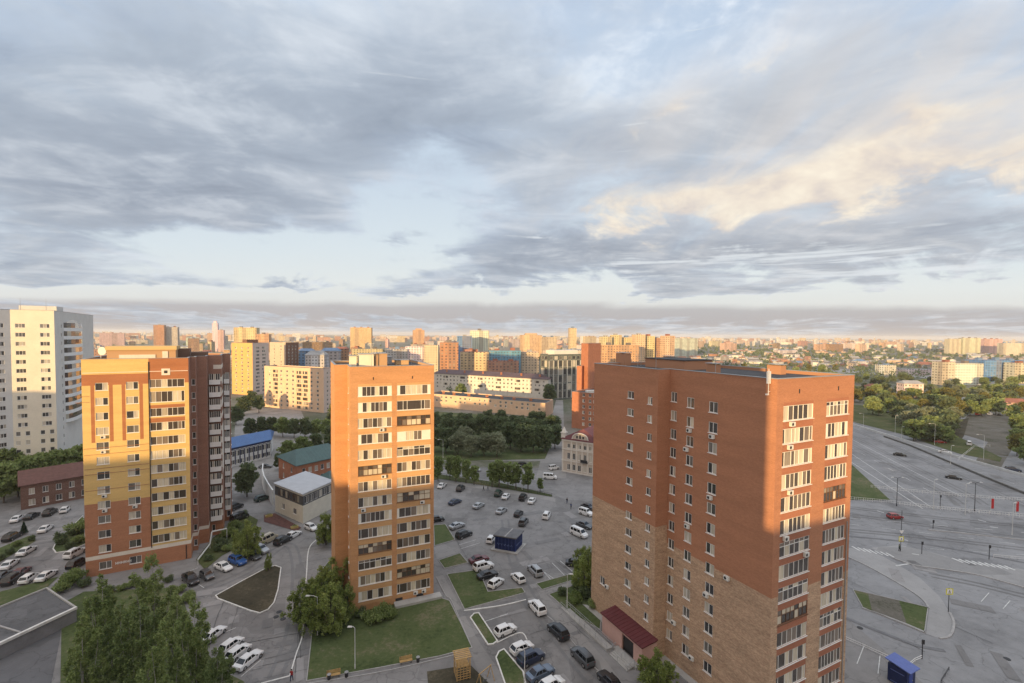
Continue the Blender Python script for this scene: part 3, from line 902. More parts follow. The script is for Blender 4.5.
for k, (n_, px, mat, kerb) in enumerate(LAWNS):
    o = sheet(n_, px, mat, .012)
    if kerb:
        q = [(v.x, v.y) for v in pts(px)]
        ribbon(km, q, .2 if kerb == 2 else .13, .002, .17 if kerb == 2 else .14, 0 if kerb == 2 else 1, True)
for line, w, kind in (
    ([(319, 538), (309, 549), (306.5, 575), (304.5, 599), (302.6, 634), (296, 655), (290, 676)], .2, 0), ([(290, 676.3), (261, 684)], .2, 0),
    ([(464, 611), (500, 606), (526, 600)], .22, 0), ([(479, 614), (498, 642)], .18, 0), ([(497, 643), (520, 633), (527, 640)], .16, 0),
    ([(544, 614), (553, 621), (570, 639), (595, 668), (607, 678)], .16, 1), ([(436, 577), (446, 596), (452, 602), (472, 648)], .14, 1),
    ([(308, 684), (382, 672), (456, 655)], .14, 1)):
    ribbon(km, [(v.x, v.y) for v in pts(smooth_line(line))], w, .002, .12, kind)
# curved dark kerbs of the junction
for line in ([(840, 553), (850, 558), (867, 566), (892.5, 580), (914.6, 593.5), (925, 602), (928.6, 609)], [(950, 613), (954, 624), (950, 636), (939.5, 638.6)],
             [(892.5, 558), (914.6, 565.4), (940, 569), (977.5, 575), (1024, 587.5), (1050, 594)], [(928, 530), (960, 533), (1024, 540), (1060, 543)], [(862, 608), (900, 622), (926, 633)]):
    ribbon(km, [(v.x, v.y) for v in pts(smooth_line(line))], .35, .002, .14, 1)
tag(km.build('kerb', [KERB_W, KERB_G]), kind='structure')

sheet('pavement', [(869, 549), (895, 563), (920, 578), (940, 597), (950, 613), (954, 624), (950, 636), (939.5, 638.6), (926, 634), (929, 609), (925, 602), (914.6, 593.5), (892.5, 580), (867, 566), (846, 555), (846, 548)], PAVE, .016)
sheet('pavement', [(892.5, 558), (870, 548), (900, 545), (930, 552), (960, 560), (1040, 572), (1050, 594), (1024, 587.5), (977.5, 575), (940, 569), (914.6, 565.4)], PAVE, .012)
# playground sand, worn paths
sheet('playground', [(427, 672), (470, 665), (488, 683), (500, 700), (430, 705)], SOIL, .012)
sheet('path', [(436, 577), (443, 575), (462, 610), (478, 640), (500, 672), (520, 705), (490, 705), (478, 672), (466, 640), (452, 602), (446, 596)], PAVE2, .009)
sheet('path', [(433.5, 547), (456, 541), (461, 552), (437, 559.5)], PAVE2, .016)
sheet('path', [(538, 592), (584, 578.5), (588, 580), (546, 594), (601, 655), (640, 705), (628, 705), (590, 660), (545, 608)], PAVE2, .009)

# road paint: parking bays, lane lines, zebras
pm = MB()
def stripe(a, b, w=.12): ribbon(pm, [(v.x, v.y) for v in pts([a, b])], w, .062, .062)
for a, b in (((539, 567), (551, 580)), ((552, 563), (566, 577)), ((560, 561), (574, 573)), ((543, 571.5), (560, 583)), ((484, 622), (508, 614)), ((241, 677), (261, 660)), ((222, 634), (236, 628)), ((459, 545), (476, 540)), ((461, 549), (480, 543)),
             ((864, 646), (857, 664)), ((880, 656), (878, 674)), ((989, 593), (981, 602)), ((1010, 601), (1003, 609)), ((196, 583), (204, 588)), ((198, 568), (190, 571))):
    stripe(a, b)
# the far carriageway's lines
def lane(a, b, w=.18, dash=None):
    A, Bv = P(*a), P(*b)
    if not dash: ribbon(pm, [(A.x, A.y), (Bv.x, Bv.y)], w, .062, .062); return
    L = (Bv - A).length; d = (Bv - A) / L; s = 0
    while s < L:
        q, r = A + d * s, A + d * min(L, s + dash[0]); ribbon(pm, [(q.x, q.y), (r.x, r.y)], w, .062, .062); s += dash[0] + dash[1]
lane((850, 438.5), (962, 497), .18); lane((850, 431.5), (1040, 492), .16, (4, 8)); lane((850, 447), (945, 500), .16, (4, 8)); lane((852, 454.2), (933, 508.5), .2)
lane((851, 462), (923, 509), .25)
lane((846, 518), (1040, 534), .16, (4, 6)); lane((846, 524), (1040, 547), .14, (3, 5)); lane((930, 549), (1040, 556), .14, (3, 6))
for k in range(7):                       # zebra by the tower, then the long one across the slip road
    f = k / 6; a = (852 + 34 * f, 546.5 + 6.5 * f); stripe((a[0], a[1]), (a[0] + 8, a[1] + 4.4), .4)
for k in range(9):
    f = k / 8; a = (952 + 52 * f, 558.2 + 7.6 * f); stripe((a[0], a[1]), (a[0] + 11, a[1] + 4.6), .5)
for a, b in (((877, 511), (884, 513)), ((990, 527), (998, 528)), ((978, 520), (986, 522)), ((896, 566), (909, 564)), ((912, 554), (919, 555)), ((905, 540), (908, 541))): stripe(a, b, .35)
tag(pm.build('road_markings', PAINT), kind='structure')

# worn wheel tracks and damp streaks on the big junction
TRK = M('worn_asphalt', (.155, .155, .16), .7, .2, .8)
tm = MB()
for line, w in (([(846, 618), (880, 632), (915, 645), (945, 651)], .8), ([(850, 560), (892, 585), (918, 600), (926, 620)], .0), ([(846, 536), (930, 545), (1040, 566)], .7)):
    if w: ribbon(tm, [(v.x, v.y) for v in pts(smooth_line(line))], w, .058, .058)
tag(tm.build('tyre_tracks', TRK), kind='structure')
sheet('driveway', [(-14, 656), (62, 618), (60, 640), (48, 700), (-14, 720)], asphalt('driveway_asphalt', (.115, .115, .12), .15), 0)
# repairs: darker and paler patches of asphalt, long sealed seams
def repairs():
    r = random.Random(31)
    mats = [asphalt('patch_dark', (.172, .168, .166), .18), asphalt('patch_pale', (.26, .25, .245), .12), M('sealed_seam', (.07, .07, .07), .6, .2, 2)]
    mb = MB(); zones = [((445, 545), (500, 660), 0), ((300, 300), (545, 680), 0), ((205, 300), (575, 690), 0), ((520, 600), (505, 680), 0), ((0, 80), (505, 590), 0), ((850, 1040), (505, 690), 1), ((850, 1020), (440, 505), 1)]
    n = 0
    for k in range(110):
        zx, zy, hw = zones[r.randrange(len(zones))]
        c = P(r.uniform(*zx) if zx[0] != zx[1] else zx[0], r.uniform(*zy)); az = R(r.choice((24, 114)) if not hw else r.choice((-30, -8, 60)))
        w, d = r.uniform(.8, 2.6), r.uniform(1.2, 7.0); cs, sn = math.cos(az), math.sin(az)
        z = .0505 + .00006 * k
        q = [(c.x + x * cs - y * sn, c.y + x * sn + y * cs, z) for x, y in ((-w / 2, -d / 2), (w / 2, -d / 2 + r.uniform(-.3, .3)), (w / 2 - r.uniform(0, .3), d / 2), (-w / 2, d / 2 + r.uniform(-.3, .3)))]
        mb.face(q, 0 if r.random() < .62 else 1)
    for k in range(46):
        zx, zy, hw = zones[r.randrange(len(zones))]
        c = P(r.uniform(*zx) if zx[0] != zx[1] else zx[0], r.uniform(*zy)); az = R(r.choice((24, 114)) + r.uniform(-6, 6)); line = []
        L = r.uniform(4, 16); t = 0
        while t < L: line.append((c.x + math.cos(az) * t + r.uniform(-.1, .1), c.y + math.sin(az) * t + r.uniform(-.1, .1))); t += 1.3
        if len(line) > 1: ribbon(mb, line, r.uniform(.05, .11), .0585 + .00005 * k, .0585 + .00005 * k, 2)
    tag(mb.build('asphalt_repairs', mats), kind='structure')
repairs()
# pairs of darkened wheel lanes
def wheel_lanes():
    mb = MB(); k = 0
    for line in ([(846, 507), (930, 517), (1040, 528)], [(846, 514), (930, 526), (1040, 541)], [(846, 530), (930, 538), (1040, 551)], [(852, 436), (960, 490), (985, 505)], [(852, 444), (945, 494), (960, 504)], [(852, 429), (960, 476), (1040, 512)], [(600, 690), (565, 648), (532, 600), (512, 556), (505, 520)],
                 [(272, 684), (290, 640), (296, 600), (296, 560), (285, 545), (250, 570), (205, 590)], [(1040, 600), (980, 585), (930, 575)]):
        for off in (-.85, .85):
            k += 1
            pl = [Vector((v.x, v.y)) for v in pts(smooth_line(line))]; q = []
            for i in range(len(pl)):
                d = (pl[min(i + 1, len(pl) - 1)] - pl[max(i - 1, 0)]).normalized(); q.append(pl[i] + Vector((-d.y, d.x)) * off)
            ribbon(mb, q, .55, .0465 + .0001 * k, .0465 + .0001 * k)
    tag(mb.build('wheel_lanes', asphalt('polished_asphalt', (.17, .168, .168), .2, False)), kind='structure')
wheel_lanes()
# manholes
mm = MB()
for px in ((276, 617), (283, 619), (279, 612), (1007, 659), (860, 628)):
    c = P(*px); mm.tube((c.x, c.y, .002), (c.x, c.y, .064), .45, .45, 14)
tag(mm.build('manhole_covers', M_DARK), kind='structure')

# highway edge walls: white parapet beyond, dark retaining strip between the carriageways
rm = MB(); ribbon(rm, [(v.x, v.y) for v in pts([(846, 423), (870, 430.5), (901, 440), (935, 451), (969, 461), (1024, 476.5), (1060, 488)])], .5, .002, .9); 
tag(rm.build('highway_barrier', M('barrier_concrete', (.5, .5, .48), .8, .1)), 'long pale concrete barrier along the far edge of the highway', 'barrier')
rm = MB(); ribbon(rm, [(v.x, v.y) for v in pts([(884, 437), (910, 446), (950, 463), (990, 480), (1024, 494), (1060, 508)])], .45, .002, .7)
tag(rm.build('retaining_wall', M('dark_concrete', (.12, .115, .105), .9, .2)), 'dark retaining wall splitting the two highway carriageways', 'wall')
# the trackways and yards beyond the highway
sheet('yard', [(955, 432), (968, 415), (1014, 413), (1018, 440), (1004, 462), (1000, 470), (975, 462), (988, 442)], SOIL2, .016)
sheet('track', [(948, 436), (958, 420), (969, 418), (964, 436), (955, 448), (944, 444)], SOIL, .012)
sheet('track', [(852, 409.5), (905, 417), (930, 425), (928, 429), (900, 420), (852, 412)], PAVE, .016)
sheet('river_road', [(640, 366.2), (760, 369.5), (870, 369), (1024, 382), (1024, 386), (860, 373), (760, 373), (640, 369.5)], PAVE, .008)
# ================================================================== lower neighbours, the middle distance, the far city
def pos(px, depth): return at_depth(px, 334.5, depth).to_2d()

def block(name, label, L, C, Rr, z1, mats, matf=None, z0=0, roofmat=None, parapet=.6, cat='building'):
    l, c, r = pos(*L), pos(*C), pos(*Rr)
    B = Building(name, label, cat, [l, c, r, l + r - c], z0, z1)
    B.mats, B.matf, B.roofmat, B.par = mats, matf or (lambda i, u, z: 0), roofmat or M_ROOF, parapet
    return B
def finish(B, zb=(), ub={}, roof=True):
    B.walls(B.mats, B.matf, zb=zb, ub=ub)
    if roof: B.roof(B.roofmat, parapet=B.par, pmat=B.mats[0])
    B.place()
def grid(B, i, n, zs, w, h, m0=1.5, divs=2, skip=None, **kw):
    L = B.edge(i)[2]
    for k in range(n):
        u = m0 + (L - 2 * m0) * (k + .5) / n
        for j, z in enumerate(zs):
            if skip and skip(k, j): continue
            B.window(i, u, z, w, h, divs, **kw)

PEACH = M('peach_render', (.60, .42, .29), .85, .07, .4); SHADE_PINK = M('pink_shade_render', (.58, .47, .41), .85, .07, .4)  # the pale pink is the tone of shaded sides put into wall colour
ORANGE = M('orange_render', (.55, .33, .13), .85, .07, .4); OFFW = M('off_white_brick', (.55, .52, .47), .85, .1, .5)
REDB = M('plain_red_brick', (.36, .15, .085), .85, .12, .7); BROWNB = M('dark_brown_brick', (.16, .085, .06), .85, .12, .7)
GREYB = M('grey_panel', (.36, .36, .36), .8, .08, .4); DGREY = M('charcoal_panel', (.09, .092, .095), .6, .1, .6)
BLUE_R = M('blue_sheet_roof', (.055, .125, .285), .45, .1, .5); TEAL_R = M('teal_sheet_roof', (.062, .11, .105), .55, .12, .6)
REDBR_R = M('red_brown_roof', (.125, .06, .05), .75, .22, 1.2); GREY_R = M('pale_grey_roof', (.42, .43, .45), .6, .08, .5)
PURP_R = M('dull_purple_roof', (.11, .075, .08), .8, .16, .5)
BLUEW = M('blue_glass_cladding', (.10, .24, .38), .3, .15, .8); BLUEK = M('kiosk_blue', (.012, .022, .085), .45, .12, 2); BLUEL = M('light_blue_sheet', (.105, .145, .37), .5, .08, 2)

def hip_roof(B, zr, mat, over=.4, hip=0.0, name='roof'):
    """ridge along the longer way, gable (hip = 0) or hipped ends"""
    p = inset(B.poly, -over); e0 = (p[1] - p[0]).length; e1 = (p[2] - p[1]).length
    if e0 < e1: p = p[1:] + p[:1]
    m0, m1 = (p[0] + p[3]) / 2, (p[1] + p[2]) / 2
    d = (m1 - m0); m0, m1 = m0 + d * hip, m1 - d * hip
    z = B.z1 + .02; t = .18
    m = MB(); q = [Vector((v.x, v.y, z)) for v in p]; r0, r1 = Vector((m0.x, m0.y, zr)), Vector((m1.x, m1.y, zr)); up = Vector((0, 0, t))
    m.face([q[0] + up, q[1] + up, r1 + up, r0 + up]); m.face([q[2] + up, q[3] + up, r0 + up, r1 + up])
    m.face([q[1] + up, q[2] + up, r1 + up]); m.face([q[3] + up, q[0] + up, r0 + up])
    m.face([q[3], q[2], q[1], q[0]])
    for k in range(4):
        l = (k + 1) % 4; m.face([q[k], q[l], q[l] + up, q[k] + up])
    # standing seams
    L = (p[1] - p[0]).length; n = int(L / 1.2)
    for k in range(1, n):
        f = k / n
        for (ea, eb) in ((0, 1), (3, 2)):
            s0 = q[ea].lerp(q[eb], f) + up; s1 = (r0.lerp(r1, min(1, max(0, (f - hip) / (1 - 2 * hip))))) + up
            m.tube(s0, s1, .035, .035, 4)
    return m.build(name, mat, B.root, B.o)

def small_neighbours():
    # cream modern block with a dark glazed upper storey
    B = block('modern_office', 'cream two-storey office with a dark glazed upper floor and pale grey flat roof', (273.5, 130), (301.6, 121.5), (332, 132.5), 7.6, [ST_CREAM, DGREY], lambda i, u, z: 1 if 4.7 < z < 7.2 else 0, roofmat=GREY_R, parapet=.15)
    L0, L1 = B.edge(0)[2], B.edge(1)[2]
    for k in range(3): B.window(0, 1.6 + (L0 - 3.2) * (k + .5) / 3, 5.0, (L0 - 3.6) / 3 - .15, 1.9, 3, 'glazing', frame='brown', sill=False)
    for k in range(6): B.window(1, .6 + (L1 - 1.2) * (k + .5) / 6, 5.0, (L1 - 1.4) / 6 - .35, 1.9, 2, 'glazing', frame='white', sill=False)
    for u in (L0 * .3, L0 * .72): B.window(0, u, 1.6, 1.6, 1.5, 2)
    B.mats = [M('cream_office_wall', (.62, .58, .48), .85, .06), DGREY]
    finish(B, zb=(4.7, 7.2))
    m = MB(); o = inset(B.poly, -.35); m.prism(o, 7.7, 8.0); B.part('roof_slab', m, GREY_R)
    # curved white garden wall running back from it
    m = MB(); line = [P(273, 505), P(268, 497), P(264, 489), P(262.5, 482), P(263, 476)]
    ribbon(m, [(v.x, v.y) for v in line], .35, .0, 4.4)
    tag(m.build('screen_wall', M('white_wall_render', (.62, .62, .6), .8, .08)), 'high white screen wall curving back from the cream office', 'wall')
    # brick house under a teal roof
    B = block('brick_house', 'low red brick building under a teal sheet roof', (277.5, 160), (296, 149), (345, 163), 7.4, [REDB])
    grid(B, 1, 7, (4.4, 1.2), 1.1, 1.7, 1.2, 1); grid(B, 0, 2, (4.4, 1.2), 1.1, 1.6, 1.0, 1)
    finish(B, roof=False); hip_roof(B, 10.6, TEAL_R, .6, .18)
    B = block('house_annexe', 'teal-roofed annexe beside the slender orange tower', (318, 146), (330, 143), (352, 150), 4.5, [REDB])
    grid(B, 0, 2, (1.3,), 1.2, 1.6, .8, 1); finish(B, roof=False); hip_roof(B, 6.6, TEAL_R, .5, .2)
    # blue roofed hall with arched windows
    B = block('market_hall', 'long white hall with blue roof and a row of arched windows', (219, 169), (269.5, 187), (272, 201), 7.0, [ST_GREYW, BLUEK], lambda i, u, z: 1 if z > 6.3 else 0)
    L = B.edge(0)[2]
    n = 11
    for k in range(n):
        u = L * (k + .5) / n; B.window(0, u, 3.6, 1.5, 2.1, 2); B.window(0, u, .7, 1.4, 1.7, 2)
    finish(B, zb=(6.3,), roof=False)
    m = MB()
    for k in range(n):
        u = L * (k + .5) / n
        arc = [B.pt(0, u + 1.05 * math.cos(math.pi * t / 8), 5.2 + .95 * math.sin(math.pi * t / 8), .06) for t in range(9)]
        for a_, b_ in zip(arc, arc[1:]): m.tube(a_, b_, .09, .09, 4)
        m.tube(B.pt(0, u - 1.05, .6, .06), B.pt(0, u - 1.05, 5.2, .06), .09, .09, 4); m.tube(B.pt(0, u + 1.05, .6, .06), B.pt(0, u + 1.05, 5.2, .06), .09, .09, 4)
    B.part('arch_trim', m, BLUEK); hip_roof(B, 9.6, BLUE_R, .5, .06)
    # old dark brick barrack with a red-brown roof
    OLD = brick('old_dark_brick', (.13, .06, .045), (.17, .09, .065), (.24, .19, .16), .4)
    B = block('old_brick_house', 'old soot-dark brick house with a red-brown pitched roof by the car park', (16, 129), (104, 143), (98, 154), 6.7, [OLD])
    L = B.edge(0)[2]
    for k in range(8):
        u = 2.2 + k * 2.75
        B.window(0, u, 4.0, 1.15, 1.7, 2); B.window(0, u, .9, 1.3, 1.7, 2)
    finish(B, roof=False); hip_roof(B, 9.3, REDBR_R, .5, .0)
    m = MB()
    pts4 = [B.poly[3], B.poly[0]]
    mid = (B.poly[3] + B.poly[0]) / 2
    m.face([(B.poly[3].x, B.poly[3].y, 6.7), (B.poly[0].x, B.poly[0].y, 6.7), (mid.x, mid.y, 9.2)]); B.part('gable', m, OLD)
    # flat roofed garage, bottom left
    z = 2.5
    q = [P(-14, 650, z), P(76.5, 607.5, z), P(46.5, 587.5, z), P(-14, 612, z)]
    B = Building('garage_block', 'low garage block with a flat bitumen roof and white edge at bottom left', 'building', [(v.x, v.y) for v in q], 0, z)
    B.walls([M('garage_render', (.2, .2, .205), .85, .12)]); 
    m = MB(); m.face([(v.x, v.y, z - .25) for v in q]); B.part('roof', m, asphalt('garage_roof_felt', (.125, .125, .128), .25))
    m = MB(); ribbon(m, [(v.x, v.y) for v in q[:2]], .42, z - .24, z + .18, 0); B.part('parapet', m, KERB_W)
    m = MB(); ribbon(m, [(v.x, v.y) for v in q[1:]], .25, z - .24, z + .02, 0); B.part('roof_edge', m, M_CONC)
    m = MB(); c0, c1 = P(-10, 622, z), P(20, 631, z); ribbon(m, [(c0.x, c0.y), (c1.x, c1.y)], .25, z - .245, z - .1); B.part('roof_joint', m, KERB_G)

    # historic house
    HW = M('historic_cream_stucco', (.50, .43, .36), .85, .08, .6); HT = M('historic_white_trim', (.62, .58, .52), .8, .06)
    B = block('historic_house', 'ornate cream three-storey historic house with maroon roof and arched gable', (563.5, 171), (603, 163), (620, 176), 12.0, [HW])
    L = B.edge(0)[2]; n = 6; us = [1.6 + (L - 2.4) * (k + .5) / n for k in range(n)]
    for u in us:
        B.window(0, u, 1.0, 1.15, 2.1, 2); B.window(0, u, 4.9, 1.1, 2.3, 2); B.window(0, u, 9.0, 1.1, 1.5, 2)
    finish(B, roof=False); hip_roof(B, 16.0, M('maroon_tin_roof', (.13, .045, .05), .6, .14, 1), .5, .12)
    d_ = B.edge(0)[1]; ang = math.atan2(d_.y, d_.x)
    m = MB()
    for z, h_, o_ in ((11.5, .5, .35), (8.3, .35, .22), (4.1, .35, .2), (.0, .5, .15)):
        m.box(B.pt(0, L / 2, z, o_ / 2 + .003), (L, o_, h_), ang)
    for u in [.35] + [(a_ + b_) / 2 for a_, b_ in zip(us, us[1:])]: m.box(B.pt(0, u, .5, .06), (.5, .1, 11), ang)
    B.part('cornice', m, HT)
    m = MB(); u = us[2] + .3
    arc = [B.pt(0, u + 3.1 * math.cos(math.pi * t / 12), 12.55 + 2.3 * math.sin(math.pi * t / 12), .3) for t in range(13)]
    back = [p - Vector((d_.y, -d_.x, 0)) * .5 for p in arc]; m.hull(back, arc)
    o = B.part('arched_gable', m, HW)
    m = MB()
    for a_, b_ in zip(arc, arc[1:]): m.tube(a_ + Vector((d_.y, -d_.x, 0)) * .1, b_ + Vector((d_.y, -d_.x, 0)) * .1, .16, .16, 5)
    m.build('gable_moulding', HT, o, B.o)
    m = MB()
    for du in (-1.2, 0, 1.2): m.box(B.pt(0, u + du, 12.9, .33), (.6, .08, .9 if du else 1.3), ang)
    m.build('gable_window', M_DARK, o, B.o)
    m = MB(); c = B.pt(0, .5, 12.0, -.5); m.box(c, (1.6, 1.6, 2.2), ang); m.box((c.x, c.y, 14.2), (2.0, 2.0, .3), ang); m.box((c.x, c.y, 14.5), (1.4, 1.4, 1.8), ang, 0, .2)
    B.part('corner_turret', m, HT)
    m = MB(); c = B.pt(0, us[3], 4.5, .55); m.box(c, (2.6, 1.0, .2), ang); c = B.pt(0, us[3], 4.7, 1.0); m.box(c, (2.6, .08, .9), ang); B.part('balcony', m, M_DARK)
small_neighbours()

def middle_distance():
    # peach nine-storey slab
    B = block('apartment_block', 'peach nine-storey panel block between the yellow and orange towers', (264, 315), (323.5, 292), (334.5, 302), 27.6, [PEACH, SHADE_PINK], lambda i, u, z: 1 if i else 0)  # sides off the sunlit front take the shade tone as colour
    L = B.edge(0)[2]; zs = [1.6 + 2.8 * k for k in range(9)]
    for k in range(9):
        u = 2.5 + (L - 5) * (k + .5) / 9
        for j, z in enumerate(zs):
            if k in (1, 4, 5, 6): 
                if k != 4: B.window(0, u, z - .5, 4.4, 1.9, 4, 'loggia_window', frame='brown', sill=False)
                else: B.window(0, u, z, 1.7, 1.5, 2)
            else: B.window(0, u, z, 1.7, 1.5, 2)
    grid(B, 1, 2, zs[::1], 1.4, 1.4, 2)
    finish(B)
    # orange tower with striped balconies
    B = block('apartment_tower', 'far orange tower block with shade-tinted pink balcony flank beyond the yellow tower', (231.4, 380), (252.3, 371), (268.5, 389), 41.5, [ORANGE, SHADE_PINK], lambda i, u, z: 1 if i else 0)  # the flank's pink is shade put into its colour
    zs = [2 + 2.9 * k for k in range(13)]
    grid(B, 0, 3, zs, 1.7, 1.4, 1.5, 2); grid(B, 1, 2, zs, 4.0, 1.7, 2, 4, sill=False)
    m = MB(); c = (B.poly[0] + B.poly[2]) / 2; m.box((c.x, c.y, 41.0), (9, 7, 3), 1); finish(B); B.part('lift_housing', m, BROWNB)
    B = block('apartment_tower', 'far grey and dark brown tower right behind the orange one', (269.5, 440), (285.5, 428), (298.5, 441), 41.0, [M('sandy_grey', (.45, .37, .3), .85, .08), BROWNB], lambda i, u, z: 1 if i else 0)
    grid(B, 0, 2, zs, 1.8, 1.4, 2); grid(B, 1, 3, zs, 1.6, 1.4, 1.5); finish(B)
    # long five-storey pair behind the park
    B = block('apartment_block', 'long off-white five-storey block with dull purple roof behind the park', (434, 402), (548.5, 354), (557, 371), 16.2, [OFFW])
    zs5 = [1.6 + 3.0 * k for k in range(5)]
    L = B.edge(0)[2]; n = 30
    for k in range(n):
        u = 2 + (L - 4) * (k + .5) / n
        for j, z in enumerate(zs5):
            if j < 1: continue
            if k % 5 in (2, 3) and j in (2, 4): 
                if k % 5 == 2: B.window(0, u + L / n / 2, z - .6, 4.6, 1.8, 4, 'loggia_window', frame='brown', sill=False)
                continue
            if j < 2 and k % 2: continue
            B.window(0, u, z, 1.5, 1.5, 2)
    finish(B, roof=False); hip_roof(B, 19.2, PURP_R, .6, .03)
    for f in (.1, .27, .44, .6, .77, .92):
        m = MB(); c = B.pt(0, L * f, 17.0, -4); m.box(c, (1.0, 1.6, 2.6), .4); B.part('chimney', m, REDB)
    B = block('apartment_block', 'low peach three-storey block with flat roof just behind the park trees', (428, 324), (546, 282), (554, 299), 8.8, [PEACH])
    zs3 = [1.2, 4.0, 6.4]
    grid(B, 0, 22, zs3[1:], 1.6, 1.4, 2, 2, skip=lambda k, j: (k * 7 + j) % 4 == 0)
    finish(B)
    for f in (.08, .2, .33, .48, .62, .72, .85):
        m = MB(); c = B.pt(0, B.edge(0)[2] * f, 8.25, -6 - 3 * (f * 10 % 1)); m.box(c, (1.4, 1.8, 1.5), .4); B.part('chimney', m, REDB)
    # dark and white grid block
    B = block('office_block', 'dark glass block with white vertical strips and green-grey bands', (540.5, 369), (548.5, 358), (581.8, 373), 35.0, [M('grey_green_band', (.10, .115, .105), .7, .1), OFFW])
    zsg = [1.2 + 6.0 * k for k in range(6)]
    for i, n in ((1, 7), (0, 2)):
        L = B.edge(i)[2]
        for k in range(n):
            u = .8 + (L - 1.6) * (k + .5) / n
            for z in zsg[:-1]:
                B.window(i, u, z, (L - 1.6) / n - 1.1 - (.6 if k % 2 else 0), 5.0, 1, 'glazing', sill=False)
            z = zsg[-1]; B.window(i, u, z - .2, (L - 1.6) / n - 1.3, 2.6, 1, 'glazing', sill=False)
    finish(B)
    m = MB(); L = B.edge(1)[2]
    d_ = B.edge(1)[1]
    for k in range(8): m.box(B.pt(1, .8 + (L - 1.6) * k / 7, .8, .08), (.55, .15, 29.5), math.atan2(d_.y, d_.x))
    B.part('white_strips', m, OFFW)
    m = MB(); c = B.pt(1, L * .6, 34.4, -9); m.box(c, (L * .72, 12, 3.6), math.atan2(d_.y, d_.x)); B.part('rooftop_storey', m, ST_GREYW)
    # brick tower group left of the red tower
    B = block('brick_block', 'mid-rise red brick block with white window frames beside the red tower', (572.8, 252), (603, 243), (622, 262), 19.6, [REDB])
    L = B.edge(0)[2]
    for px in (583.5, 590, 594.5):
        for j in range(6): B.window(0, B.u(0, px, 12), 2.0 + 3.1 * j, 1.4, 1.6, 2)
    finish(B)
    m = MB(); c = B.pt(0, B.u(0, 589, 15), 19.05, -3); m.box(c, (6, 2.5, 1.7), .2); B.part('roof_cabin', m, ST_GREYW)
    B = block('apartment_tower', 'far red brick tower rising behind the left end of the nearest red tower', (581.5, 272), (588.5, 266), (601, 277), 45.3, [REDB])
    finish(B)
    B = block('brick_block', 'stepped lower wing left of the far red brick tower', (577.3, 267), (582.3, 265.5), (590, 285), 32.5, [REDB])
    finish(B)
middle_distance()

# ---------------------------------------------------------------- the far city
def far_mat():
    m, nt, b = nm('far_facade')
    oi = N(nt, 'ShaderNodeObjectInfo'); uv = N(nt, 'ShaderNodeUVMap').outputs[0]
    sp = N(nt, 'ShaderNodeSeparateXYZ'); nt.links.new(uv, sp.inputs[0])
    def cell(v, step, lo, hi):
        f = math_(nt, 'FRACT', math_(nt, 'DIVIDE', v, step))
        return math_(nt, 'MULTIPLY', math_(nt, 'GREATER_THAN', f, lo), math_(nt, 'LESS_THAN', f, hi))
    wx = math_(nt, 'ADD', 2.6, math_(nt, 'MULTIPLY', oi.outputs['Random'], 1.4))
    win = math_(nt, 'MULTIPLY', cell(sp.outputs[0], wx, .25, .72), cell(sp.outputs[1], 2.9, .33, .8))
    # whole columns of darker loggias
    colw = N(nt, 'ShaderNodeTexWhiteNoise', noise_dimensions='1D')
    ci = math_(nt, 'ADD', math_(nt, 'FLOOR', math_(nt, 'DIVIDE', sp.outputs[0], math_(nt, 'MULTIPLY', wx, 2))), math_(nt, 'MULTIPLY', oi.outputs['Random'], 91))
    nt.links.new(ci, colw.inputs['W'])
    lg = math_(nt, 'GREATER_THAN', colw.outputs['Value'], .7)
    n1 = noise(nt, vscale(nt, uv, (.3, .08, 1)), 1, 4)
    base = mixc(nt, 1, oi.outputs['Color'], ramp(nt, n1, [(.3, .82), (.7, 1.1)]), 'MULTIPLY')
    base = mixc(nt, math_(nt, 'MULTIPLY', lg, .4), base, (.2, .14, .11))
    wn = N(nt, 'ShaderNodeTexWhiteNoise', noise_dimensions='2D')
    fl = N(nt, 'ShaderNodeCombineXYZ'); nt.links.new(math_(nt, 'FLOOR', math_(nt, 'DIVIDE', sp.outputs[0], wx)), fl.inputs[0]); nt.links.new(math_(nt, 'FLOOR', math_(nt, 'DIVIDE', sp.outputs[1], 2.9)), fl.inputs[1])
    nt.links.new(fl.outputs[0], wn.inputs['Vector'])
    wc = ramp(nt, wn.outputs['Value'], [(0, (.03, .035, .045)), (.6, (.06, .065, .075)), (.75, (.22, .2, .17)), (1, (.3, .27, .22))])
    c = mixc(nt, math_(nt, 'MULTIPLY', win, .78), base, wc)
    nt.links.new(c, b.inputs['Base Color']); b.inputs['Roughness'].default_value = .8; b.inputs['Specular IOR Level'].default_value = .25
    return m
FARM = far_mat()
FROOF = M('far_roof', (.14, .125, .12), .85, .3, .05)
FROOFS = [FROOF, M('far_roof_red', (.24, .10, .07), .8, .2, .1), M('far_roof_grey', (.28, .28, .28), .7, .2, .1), M('far_roof_blue', (.12, .19, .3), .6, .2, .1)]
PAL = {'peach': (.55, .41, .30), 'yellow': (.56, .45, .28), 'white': (.62, .60, .56), 'brick-red': (.38, .20, .13), 'orange': (.52, .33, .19), 'pink': (.52, .40, .35), 'beige': (.52, .46, .38), 'grey': (.38, .38, .38), 'brown': (.26, .15, .09), 'blue': (.12, .24, .42)}

